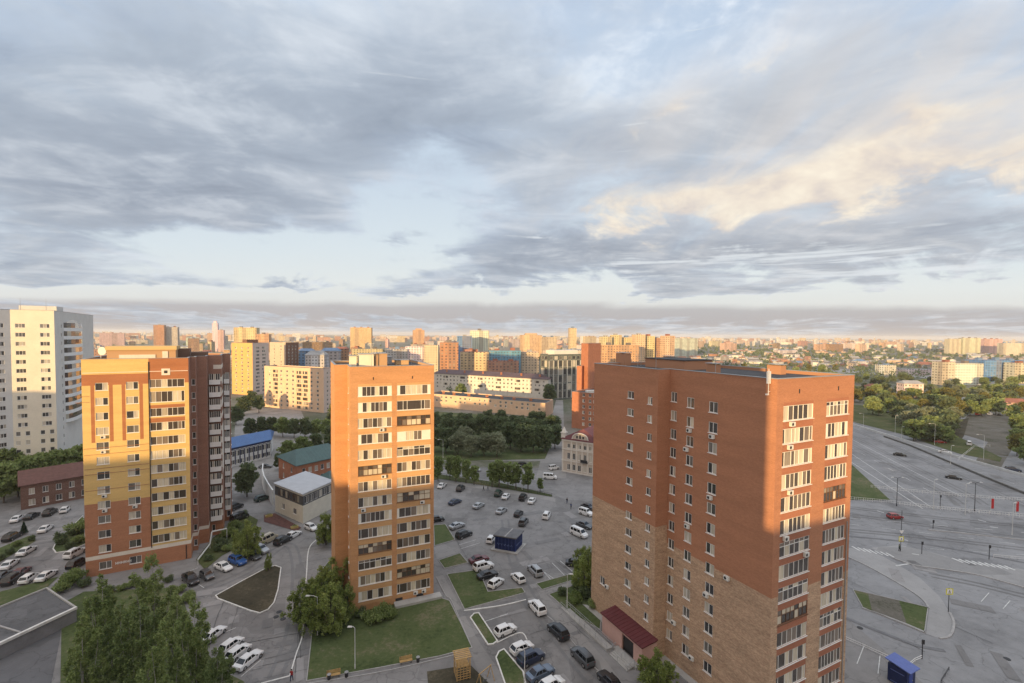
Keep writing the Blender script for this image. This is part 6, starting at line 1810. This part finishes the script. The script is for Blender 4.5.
# benches, bins, wooden play tower
def bench(px, py, rz, label):
    t = thing('park_bench', label, 'bench', P(px, py), 'wooden benches', rz)
    m = MB()
    for k in range(4): m.box((0, -.2 + .14 * k, .43), (1.9, .11, .05))
    m.build('seat', M_WOOD, t)
    m = MB()
    for k in range(3): m.box((0, .3 + .03 * k, .55 + .15 * k), (1.9, .04, .11))
    m.build('backrest', M_WOOD, t)
    for s in (-1, 1):
        m = MB(); m.box((s * .75, -.18, 0), (.08, .08, .43)); m.build('leg', M_DARK, t)
        m = MB(); m.box((s * .75, .28, 0), (.08, .08, .43)); m.box((s * .75, .37, .44), (.06, .06, .56)); m.build('leg', M_DARK, t)
db = P(400, 662) - P(330, 677); rb = math.atan2(db.y, db.x)
bench(333.5, 677.5, rb, 'pale wooden bench at the front left of the lawn'); bench(406, 663.3, rb, 'pale wooden bench at the front middle of the lawn')
def bin_(px, py, label):
    t = thing('litter_bin', label, 'litter bin', P(px, py), 'dark litter bins'); m = MB(); m.tube((0, 0, .08), (0, 0, .8), .22, .27, 10); m.build('body', M_DARK, t)
    m = MB(); m.tube((0, 0, .801), (0, 0, .86), .29, .29, 10); m.build('rim', M_METAL, t); m = MB(); m.box((0, 0, 0), (.3, .3, .08)); m.build('base', M_CONC, t)
bin_(329, 680, 'dark bin left of the front-left bench'); bin_(346.5, 677.5, 'dark bin right of the front-left bench'); bin_(418, 662.3, 'dark bin right of the middle bench'); bin_(306.8, 626.5, 'left of two dark bins at the lawn edge path'); bin_(310.4, 626.8, 'right of two dark bins at the lawn edge path')
def play_tower():
    t = thing('play_tower', 'pale wooden climbing tower with lattice sides on the playground', 'climbing frame', P(462, 676), None, rb)
    w = 1.9; h = 3.3
    for sx in (-1, 1):
        for sy in (-1, 1):
            m = MB(); m.box((sx * w / 2, sy * w / 2, 0), (.13, .13, h)); m.build('post', M_WOOD, t)
    m = MB()
    for k in range(7): m.box((0, -w / 2 - .08, .25 + .36 * k), (w + .2, .05, .1))
    for k in range(5): m.box((-w / 2 + w * k / 4, -w / 2 - .13, .2), (.08, .045, 2.4))
    m.build('lattice', M_WOOD, t)
    for s in (-1, 1):
        m = MB()
        for k in range(4): m.box((s * (w / 2 + .08), 0, .5 + .5 * k), (.05, w, .1))
        m.build('side_rails', M_WOOD, t)
    m = MB(); m.box((0, 0, 1.9), (w - .15, w - .15, .08)); m.build('platform', M_WOOD, t)
    m = MB()
    for k in range(6): m.box((0, -w / 2 + w * k / 5, h + .002), (w + .5, .22, .06))
    m.build('roof_slats', M_WOOD, t)
play_tower()
def swing():
    t = thing('swing_frame', 'yellowish wooden swing frame at the bottom of the playground', 'swing', P(485, 684), None, .9)
    for s in (-1, 1):
        for q in (-1, 1):
            m = MB(); m.tube((s * 1.3, q * .7, 0), (s * 1.2, 0, 2.1), .06, .05, 6); m.build('leg', M_WOOD, t)
    m = MB(); m.tube((-1.35, 0, 2.12), (1.35, 0, 2.12), .06, .06, 6); m.build('crossbar', M_WOOD, t)
    m = MB(); m.box((0, 0, .5), (.6, .22, .04)); se = m.build('swing_seat', M_DARK, t)
    for s in (-1, 1):
        m = MB(); m.tube((s * .28, 0, .54), (s * .28, 0, 2.1), .015, .015, 4); m.build('chain', M_METAL, t)
swing()

# ramp rails and steps of the porch
def porch_approach():
    A, Bq, nl, dd, door = PORCH['A'], PORCH['Bq'], PORCH['nl'], PORCH['dd'], PORCH['door']
    t = thing('entrance_steps', 'concrete steps and landing in front of the red tower porch', 'steps', (door.x, door.y, 0))
    o = Vector((door.x, door.y, 0))
    m = MB()
    for k in range(4):
        d0 = .003 + .9 + .34 * k; z = .4 - .1 * k
        q = [door - dd * 1.6 + nl * (d0 + .34), door + dd * 2.6 + nl * (d0 + .34), door + dd * 2.6 + nl * d0, door - dd * 1.6 + nl * d0]
        m.prism(q, .003, z)
    m.build('flight', M_CONC, t, o)
    m = MB(); q = [door - dd * 2.2 + nl * .9, door + dd * 3.0 + nl * .9, door + dd * 3.0 + nl * .01, door - dd * 2.2 + nl * .01]; m.prism(q, .003, .42); m.build('landing', M_CONC, t, o)
    for s in (-1.7, .5, 2.7):
        m = MB(); p0 = door + dd * s + nl * .9; p1 = door + dd * s + nl * 2.3
        a, b = Vector((p0.x, p0.y, 1.5)), Vector((p1.x, p1.y, .95)); m.tube(a, b, .035, .035, 5)
        for f, z0 in ((0, .55), (.5, .2), (1, 0)): q = a.lerp(b, f); m.tube((q.x, q.y, z0), q, .03, .03, 5)
        m.build('handrail', M_METAL, t, o)
    # ramp with double rails running back along the wall
    r = thing('wheelchair_ramp', 'long grey ramp with double metal handrails left of the porch steps', 'ramp', (A.x, A.y, 0)); o = Vector((A.x, A.y, 0))
    p0 = door - dd * 2.25 + nl * 1.0; p1 = p0 - dd * 13.5; w = nl * 1.3
    m = MB(); m.hull([(p.x, p.y, .003) for p in (p0 + w, p0, p1, p1 + w)][::-1], [(p0.x + w.x, p0.y + w.y, .4), (p0.x, p0.y, .4), (p1.x, p1.y, .05), (p1.x + w.x, p1.y + w.y, .05)][::-1]); m.build('slope', M_CONC, r, o)
    for off in (nl * .08, nl * 1.22):
        m = MB()
        for z in (.95, .55):
            m.tube((p0.x + off.x, p0.y + off.y, .4 + z), (p1.x + off.x, p1.y + off.y, .05 + z), .04, .04, 5)
        for k in range(10):
            q = p0.lerp(p1, k / 9) + off; zz = .4 - .35 * k / 9; m.tube((q.x, q.y, zz), (q.x, q.y, zz + .95), .035, .035, 5)
        m.build('handrail', M_METAL, r, o)
porch_approach()

# pale overground pipe with its arch beside the yellow tower
m = MB(); pp = [Vector((*P(198, 565).xy, 1.2)), Vector((*P(210, 549).xy, 1.2)), Vector((*P(212, 547).xy, 3.6)), Vector((*P(227, 543.5).xy, 3.6))]
for a, b in zip(pp, pp[1:]): m.tube(a, b, .16, .16, 8)
for q in (pp[0], pp[1], pp[3]): m.tube((q.x, q.y, 0), q, .06, .06, 6)
tag(m.build('heating_pipe', PALEP), 'pale overground pipe on posts beside the yellow tower', 'pipe')
sheet('terrace', [(264, 515), (275, 513.5), (301.5, 528), (297, 531.5), (264, 522)], M('red_paving', (.11, .05, .042), .8, .3, 1.5), .016)
for k, (px, py, lab) in enumerate(((269, 517, 'yellowish planter at the left end of the red terrace'), (294.5, 528.5, 'yellowish planter at the right end of the red terrace'))):
    t = thing('planter', lab, 'planter', P(px, py), 'terrace planters', .6); m = MB(); m.box((0, 0, 0), (1.7, .7, .6), 0, 0, 1.06); m.build('box', M('planter_ochre', (.40, .31, .12), .7, .1), t)
    m = MB(); leaf_quads(m, random.Random(k), (0, 0, .75), (.75, .3, .25), 120, .1); m.build('plants', LEAF['fresh'], t)
tag(sheet('path', [(440, 480), (500, 489), (556, 498), (556, 502), (500, 492), (440, 483)], PAVE2, .016))

# people: one skinned body each, hair and clothes as children
def person(px, py, label, top, legs, az, stride=.25, arm=.1):
    p = P(px, py); t = thing('person', label, 'person', p, None, R(-az))
    V = {'pel': (0, 0, .93, .13), 'che': (0, .01, 1.28, .15), 'nk': (0, .01, 1.48, .06), 'hd': (0, .03, 1.63, .095), 'ht': (0, .02, 1.73, .07)}
    E = [('pel', 'che'), ('che', 'nk'), ('nk', 'hd'), ('hd', 'ht')]
    for s, n in ((1, 'l'), (-1, 'r')):
        f = s * stride
        V['hip' + n] = (s * .1, 0, .88, .095); V['kn' + n] = (s * .1, f * .55 + .04, .49, .065); V['an' + n] = (s * .1, f, .09, .045); V['to' + n] = (s * .1, f + .17, .04, .04)
        E += [('pel', 'hip' + n), ('hip' + n, 'kn' + n), ('kn' + n, 'an' + n), ('an' + n, 'to' + n)]
        V['sh' + n] = (s * .19, .0, 1.42, .065); V['eb' + n] = (s * .26, -f * .5, 1.14, .046); V['wr' + n] = (s * .25, -f * .8 + arm, .9, .033); V['ha' + n] = (s * .25, -f * .85 + arm + .03, .8, .035)
        E += [('che', 'sh' + n), ('sh' + n, 'eb' + n), ('eb' + n, 'wr' + n), ('wr' + n, 'ha' + n)]
    ks = list(V); me = bpy.data.meshes.new('body'); me.from_pydata([V[k][:3] for k in ks], [(ks.index(a), ks.index(b)) for a, b in E], [])
    o = bpy.data.objects.new('body', me); COL.objects.link(o)
    md = o.modifiers.new('skin', 'SKIN'); sv = me.skin_vertices[0].data
    for k, v in zip(ks, sv): v.radius = (V[k][3], V[k][3]); v.use_root = (k == 'pel')
    s2 = o.modifiers.new('sub', 'SUBSURF'); s2.levels = 1; s2.render_levels = 1
    dg = bpy.context.evaluated_depsgraph_get(); m2 = bpy.data.meshes.new_from_object(o.evaluated_get(dg))
    o.modifiers.clear(); o.data = m2; o.parent = t
    m2.materials.clear()
    for m_ in (M('skin_tone', (.45, .28, .2), .6, .05), M('cloth_' + top[0], top[1], .9, .1, 4), M('cloth_' + legs[0], legs[1], .9, .1, 4), M_DARK): m2.materials.append(m_)
    for f in m2.polygons:
        c = f.center
        f.material_index = 3 if c.z < .1 else (2 if c.z < .95 and abs(c.x) < .2 else (0 if c.z > 1.5 or (abs(c.x) > .2 and c.z < .9) else 1)); f.use_smooth = True
    m = MB(); m.loft([[(.1 * r_ * math.cos(a), .015 + .11 * r_ * math.sin(a) - .01, z) for a in [k * math.pi / 4 for k in range(8)]] for z, r_ in ((1.62, 1.0), (1.68, 1.02), (1.74, .8), (1.78, .3))])
    m.build('hair', M('dark_hair', (.03, .02, .015), .7, .1), t)
    return t
DK, BL, JN, RD, GR = ('black', (.015, .015, .018)), ('blue', (.04, .06, .14)), ('jeans', (.03, .045, .09)), ('red', (.3, .03, .03)), ('green', (.05, .08, .05))
person(567, 503.5, 'person in dark clothes walking, farther of two by the street corner', DK, JN, 20); person(571, 509, 'person in dark clothes walking, nearer of two by the street corner', BL, DK, 20)
person(483.5, 491, 'person in dark coat at the street trees, left of two', DK, DK, 60); person(487.8, 490.5, 'person in green jacket at the street trees, right of two', GR, JN, 60)
person(899.2, 551.3, 'person in dark clothes waiting under the yellow crossing sign', GR, DK, 100, .08); person(291.5, 681, 'person in a red top at the bottom of the driveway', RD, JN, 10, .15)
# ================================================================== unseen buildings behind us, placed and sized for the shade they cast
def shade_side():
    s = Vector((-math.sin(R(SUN_AZ)), -math.cos(R(SUN_AZ))))
    k = s.x / s.y
    e = T4['C'] + T4['a'] * 1.15                 # where the edge of its shade falls on the red tower's flank
    f = Vector((e.x - s.x / s.y * (e.y + 9.0), -9.0))
    poly = [f + s * 20, f, f + Vector((-37, 1.0)), f + Vector((-37, 1.0)) + s * 20]
    def slab(poly, h, label):
        a = sum(poly[i].x * poly[(i + 1) % 4].y - poly[(i + 1) % 4].x * poly[i].y for i in range(4))
        if a < 0: poly = poly[::-1]
        B = Building('apartment_tower' if h > 60 else 'shade_slab', label, 'building', poly, 0, h)
        B.walls([BR_TAN if h > 60 else OFFW]); B.roof(M_ROOF, parapet=.6, pmat=OFFW)
    slab(poly, 78, 'tall tan brick tower the view is taken from, behind the camera')
    for x0, x1, y, h, t in ((-75, 30, -92, 39.4, 'nearest to the tan tower'), (34, 150, -92, 36.5, 'right of the tan tower'), (154, 360, -92, 33.5, 'far right of the tan tower'), (-141, -79, -92, 37.4, 'left of the tan tower'),
                         (-232, -145, -92, 39.9, 'second left of the tan tower'), (-345, -236, -92, 37.0, 'far left of the tan tower'), (-232, -217.5, 20, 41.8, 'left of the picture beside the white tower')):
        slab([Vector((x0, y)), Vector((x1, y)), Vector((x1, y - 13)), Vector((x0, y - 13))], h, 'unseen shade-casting slab added behind the camera, ' + t)
SUN_AZ, SUN_EL = 26.0, 4.5      # degrees left of straight behind us; height
shade_side()
# ================================================================== sun and sky
def sky():
    sd = Vector((-math.sin(R(SUN_AZ)) * math.cos(R(SUN_EL)), -math.cos(R(SUN_AZ)) * math.cos(R(SUN_EL)), math.sin(R(SUN_EL))))
    l = bpy.data.lights.new('sun', 'SUN'); o = bpy.data.objects.new('sun', l); COL.objects.link(o)
    o.rotation_euler = (-sd).to_track_quat('-Z', 'Y').to_euler(); o.location = (0, -40, 120)
    l.energy = 5.0; l.color = (1.0, .66, .29); l.angle = R(.55)
    w = bpy.data.worlds.new('World'); SC.world = w; w.use_nodes = True
    nt = w.node_tree; bg = nt.nodes['Background']
    L = nt.links.new
    st = N(nt, 'ShaderNodeTexSky'); st.sky_type = 'NISHITA'; st.sun_disc = False
    st.sun_elevation = R(SUN_EL); st.sun_rotation = math.atan2(sd.x, sd.y)
    tc = N(nt, 'ShaderNodeTexCoord'); d = tc.outputs['Generated']
    sp = N(nt, 'ShaderNodeSeparateXYZ'); L(d, sp.inputs[0])
    x, y, z = sp.outputs
    mt = lambda *a, **k: math_(nt, *a, **k)
    el0 = mt('MULTIPLY', mt('ARCSINE', z), 180 / math.pi)
    az0 = mt('MULTIPLY', mt('ARCTAN2', x, y), 180 / math.pi)
    # the cloud deck as a plane overhead, so that it shrinks towards the horizon
    zz = mt('ADD', mt('MAXIMUM', z, 0.0), .075)
    cv = N(nt, 'ShaderNodeCombineXYZ'); L(mt('DIVIDE', x, zz), cv.inputs[0]); L(mt('DIVIDE', y, zz), cv.inputs[1])
    deck = cv.outputs[0]
    def rotated(v, deg, sc, off=(0, 0, 0)):
        n = N(nt, 'ShaderNodeMapping'); n.inputs['Rotation'].default_value = (0, 0, R(deg)); n.inputs['Scale'].default_value = sc; n.inputs['Location'].default_value = off
        L(v, n.inputs['Vector']); return n.outputs[0]
    nA = noise(nt, rotated(deck, 20, (.55, .75, 1), (3.1, 1.7, 0)), 1.0, 6, .56, .35)
    nB = noise(nt, rotated(deck, -25, (1.5, 2.3, 1), (7.3, 2.2, 0)), 1.0, 5, .6, .5)
    nC = noise(nt, rotated(d, 0, (5, 5, 11), (1, 5, 3)), 1.0, 6, .62, .5)      # puffs seen side-on
    nD = noise(nt, rotated(d, 0, (2.2, 2.2, 5), (4, 1, 9)), 1.0, 4, .55, .4)
    # wander of the hand-placed cover, so that its edges are torn
    az = mt('ADD', az0, mt('MULTIPLY', mt('SUBTRACT', nD, .5), 26)); az = mt('ADD', az, mt('MULTIPLY', mt('SUBTRACT', nC, .5), 12))
    el = mt('ADD', el0, mt('MULTIPLY', mt('SUBTRACT', nC, .5), 9))
    el = mt('ADD', el, mt('MULTIPLY', mt('SUBTRACT', nA, .5), 4))
    def ang(px, py):
        a = math.atan((px - 512) / 470); return math.degrees(a), math.degrees(math.atan((334.5 + ROLL * (px - 512) - py) / 470 * math.cos(a)))
    def blob(px, py, sx, sy, tilt=0.0):
        a, e = ang(px, py); a1, _ = ang(px + sx, py); a2, _ = ang(px - sx, py); _, e1 = ang(px, py - sy)
        sa, se = abs(a1 - a2) / 2, abs(e1 - e)
        return a, e, sa, se, tilt
    ae = N(nt, 'ShaderNodeCombineXYZ'); L(az, ae.inputs[0]); L(el, ae.inputs[1]); ae = ae.outputs[0]
    def summed(items):
        t = None
        for wgt, bb in items:
            a, e, sa, se, tilt = blob(*bb)
            n = N(nt, 'ShaderNodeMapping')                 # ellipse -> unit circle, turned by its tilt
            n.vector_type = 'TEXTURE'
            n.inputs['Location'].default_value = (a, e, 0); n.inputs['Scale'].default_value = (sa, se, 1); n.inputs['Rotation'].default_value = (0, 0, math.atan(tilt))
            L(ae, n.inputs['Vector'])
            dp = N(nt, 'ShaderNodeVectorMath', operation='DOT_PRODUCT'); L(n.outputs[0], dp.inputs[0]); L(n.outputs[0], dp.inputs[1])
            pw = mt('POWER', .3679, dp.outputs['Value'])
            t = mt('MULTIPLY', pw, wgt) if t is None else mt('MULTIPLY_ADD', pw, wgt, t)
        return t
    def step(v, a, b):
        n = N(nt, 'ShaderNodeMapRange', interpolation_type='SMOOTHSTEP'); L(v, n.inputs[0]); n.inputs[1].default_value = a; n.inputs[2].default_value = b
        return n.outputs[0]
    els = mt('DIVIDE', el0, 60.0)
    elh = mt('DIVIDE', mt('MULTIPLY', mt('ARCTAN2', z, mt('MAXIMUM', mt('ABSOLUTE', y), .3)), 180 / math.pi), 60.0)     # the far banks lie level across the view
    base = ramp(nt, mt('MULTIPLY_ADD', mt('SUBTRACT', nC, .5), .024, elh), [(0, (.50, .475, .48)), (.03, (.455, .445, .475)), (.054, (.49, .485, .515)), (.068, (.74, .76, .76)), (.1, (.76, .80, .81)), (.17, (.70, .78, .835)), (.3, (.60, .70, .81)), (.5, (.54, .65, .80)), (1, (.45, .58, .80))])
    base = mixc(nt, .12, base, mixc(nt, 1, st.outputs[0], (.09, .09, .09), 'MULTIPLY'))
    # ---- grey cover
    cover = summed(((.70, (40, 70, 420, 190)), (.45, (300, 90, 260, 120)), (.5, (60, 235, 190, 55)), (.5, (170, 190, 160, 50)), (.35, (440, 120, 110, 70)), (.6, (600, 262, 260, 26)), (.55, (860, 255, 260, 28)),
                    (.3, (250, 282, 90, 9)), (.5, (540, 255, 120, 22)), (.55, (720, 130, 190, 60, .25)), (.55, (900, 100, 170, 70)), (.4, (840, 195, 240, 40)), (.3, (60, 278, 60, 10)), (.5, (500, 327, 900, 9)),
                    (.55, (500, 60, 220, 160)), (.42, (470, 205, 110, 40)), (.3, (600, 150, 120, 60)),
                    (-.75, (290, 258, 125, 24)), (-.5, (395, 218, 80, 26)), (-.3, (440, 165, 60, 40)), (-.3, (600, 90, 70, 50)), (-.3, (560, 30, 50, 40)), (-.25, (700, 40, 60, 30)), (-.3, (330, 240, 60, 20)), (-1.2, (700, 301, 380, 9)), (-1.0, (330, 300, 300, 9)), (-.55, (60, 292, 90, 8)),
                    (-.35, (985, 200, 70, 9)), (.55, (368, 240, 14, 9)), (.5, (300, 285, 30, 5)), (.5, (455, 285, 55, 10)), (-.3, (40, 20, 80, 60))))
    nW = noise(nt, rotated(deck, 38, (2.2, .8, 1), (5, 9, 0)), 1.0, 6, .6, .6)     # wisps drawn out along the wind
    dens = mt('ADD', cover, mt('MULTIPLY', mt('SUBTRACT', nA, .5), 1.3)); dens = mt('ADD', dens, mt('MULTIPLY', mt('SUBTRACT', nC, .5), 1.3)); dens = mt('ADD', dens, mt('MULTIPLY', mt('SUBTRACT', nW, .5), 1.5))
    nF = noise(nt, rotated(d, 0, (16, 16, 30), (3, 1, 6)), 1.0, 5, .6, .6)
    dens = mt('ADD', dens, mt('MULTIPLY', mt('SUBTRACT', nF, .5), .6))
    cov = step(dens, -.02, .62)
    thick = step(mt('ADD', dens, mt('MULTIPLY', mt('SUBTRACT', nB, .5), 1.3)), .25, 1.3)
    tone = ramp(nt, mt('ADD', mt('MULTIPLY', nB, .45), mt('ADD', mt('MULTIPLY', nC, .2), mt('ADD', mt('MULTIPLY', nW, .25), mt('MULTIPLY', nF, .1)))), [(.38, (.285, .33, .40)), (.5, (.425, .482, .56)), (.6, (.625, .68, .745))])
    dark = ramp(nt, thick, [(0, (1.18, 1.19, 1.2)), (.45, (1.0, 1.0, 1.0)), (1, (.86, .86, .87))])
    grey = mixc(nt, 1, tone, dark, 'MULTIPLY')
    high = ramp(nt, els, [(.05, (.94, .92, .90)), (.2, (.92, .92, .93)), (.4, (1.03, 1.04, 1.05)), (.62, (1.2, 1.2, 1.2))])
    grey = mixc(nt, 1, grey, high, 'MULTIPLY')
    rightness = step(az0, -5, 40)
    grey = mixc(nt, mt('MULTIPLY', rightness, .6), grey, mixc(nt, 1, grey, (1.2, 1.12, 1.04), 'MULTIPLY'))
    c = mixc(nt, cov, base, grey)
    # ---- sunlit cream cumulus on the right, in a soft peach veil
    wm = summed(((1.0, (625, 205, 70, 20)), (.8, (720, 205, 70, 22, .1)), (.95, (800, 188, 120, 28, .12)), (.8, (900, 178, 90, 26, .2)), (.6, (1000, 170, 80, 22)), (.85, (985, 95, 50, 26)), (.55, (850, 100, 20, 8)), (.55, (930, 52, 40, 12)),
                 (.5, (640, 130, 90, 12, .32)), (.5, (780, 62, 110, 16, .3)), (.5, (985, 216, 60, 6)), (.5, (880, 140, 80, 26)), (.3, (620, 235, 60, 9)), (.35, (700, 225, 60, 10))))
    veil = summed(((.55, (800, 150, 200, 70)), (.45, (960, 90, 130, 70)), (.3, (660, 190, 110, 50)), (.35, (760, 60, 150, 30, .3))))
    c = mixc(nt, mt('MULTIPLY', mt('MULTIPLY', veil, step(nW, .3, .62)), .75, None, True), c, (.74, .68, .63))
    wd = mt('ADD', wm, mt('MULTIPLY', mt('SUBTRACT', nC, .52), 3.2)); wd = mt('ADD', wd, mt('MULTIPLY', mt('SUBTRACT', nW, .5), 1.6))
    wcov = mt('MULTIPLY', step(wd, .25, 1.25), step(wm, .05, .5))
    puff = noise(nt, rotated(d, 0, (13, 13, 24), (2, 8, 1)), 1.0, 4, .6, .3)
    wcol = ramp(nt, mt('ADD', mt('MULTIPLY', puff, .5), mt('MULTIPLY', nC, .5)), [(.38, (.64, .57, .53)), (.5, (.82, .72, .60)), (.62, (.95, .86, .70))])
    c = mixc(nt, mt('MULTIPLY', wcov, .85), c, wcol)
    # ---- streaks of bright sky in the lower bank
    hz = noise(nt, rotated(d, 0, (3, 3, 62), (0, 3, 2)), 1.0, 6, .6, .3)
    sw = mt('MULTIPLY', step(mt('ADD', hz, mt('MULTIPLY', summed(((.25, (700, 262, 200, 16)), (.2, (860, 275, 200, 10)), (.2, (180, 290, 240, 12)), (.2, (940, 198, 60, 8)), (.2, (530, 235, 60, 9)))), 1.0)), .68, .82), mt('MULTIPLY', step(el0, 3.6, 5.5), .75))
    c = mixc(nt, sw, c, (.72, .76, .79))
    # ---- the sunset half of the sky behind us, and the brighter zenith
    back = step(mt('MULTIPLY', y, -1.0), -.15, .7)
    glow = N(nt, 'ShaderNodeVectorMath', operation='DOT_PRODUCT'); L(d, glow.inputs[0]); glow.inputs[1].default_value = sd
    gl = step(glow.outputs['Value'], .1, 1.0)
    bcol = mixc(nt, gl, (.82, .83, .88), (1.35, 1.12, .92))
    c = mixc(nt, mt('MULTIPLY', back, .9), c, bcol)
    zen = step(el0, 40, 66)
    c = mixc(nt, zen, c, (1.25, 1.27, 1.32))
    L(c, bg.inputs['Color']); bg.inputs['Strength'].default_value = .755
    w.cycles.sampling_method = 'MANUAL'; w.cycles.sample_map_resolution = 256
EXPO = .55
sky()
def air():
    m = bpy.data.materials.new('haze_air'); m.use_nodes = True; nt = m.node_tree
    nt.nodes.remove(nt.nodes['Principled BSDF']); v = N(nt, 'ShaderNodeVolumePrincipled')
    v.inputs['Color'].default_value = (.92, .93, .95, 1); v.inputs['Density'].default_value = HAZE
    nt.links.new(v.outputs[0], nt.nodes['Material Output'].inputs['Volume'])
    b = MB(); b.hull([(-14500, -2600, -1), (14500, -2600, -1), (14500, 15500, -1), (-14500, 15500, -1)], [(-14500, -2600, 84), (14500, -2600, 84), (14500, 15500, 84), (-14500, 15500, 84)])
    tag(b.build('haze', m), kind='stuff')
HAZE = .00009
air()
SC.cycles.volume_bounces = 0
SC.view_settings.view_transform = 'Standard'; SC.view_settings.look = 'None'
SC.view_settings.exposure = EXPO; SC.view_settings.gamma = 1
SC.cycles.max_bounces = 5; SC.cycles.diffuse_bounces = 3; SC.cycles.glossy_bounces = 2; SC.cycles.transmission_bounces = 2; SC.cycles.transparent_max_bounces = 4
SC.cycles.use_denoising = True
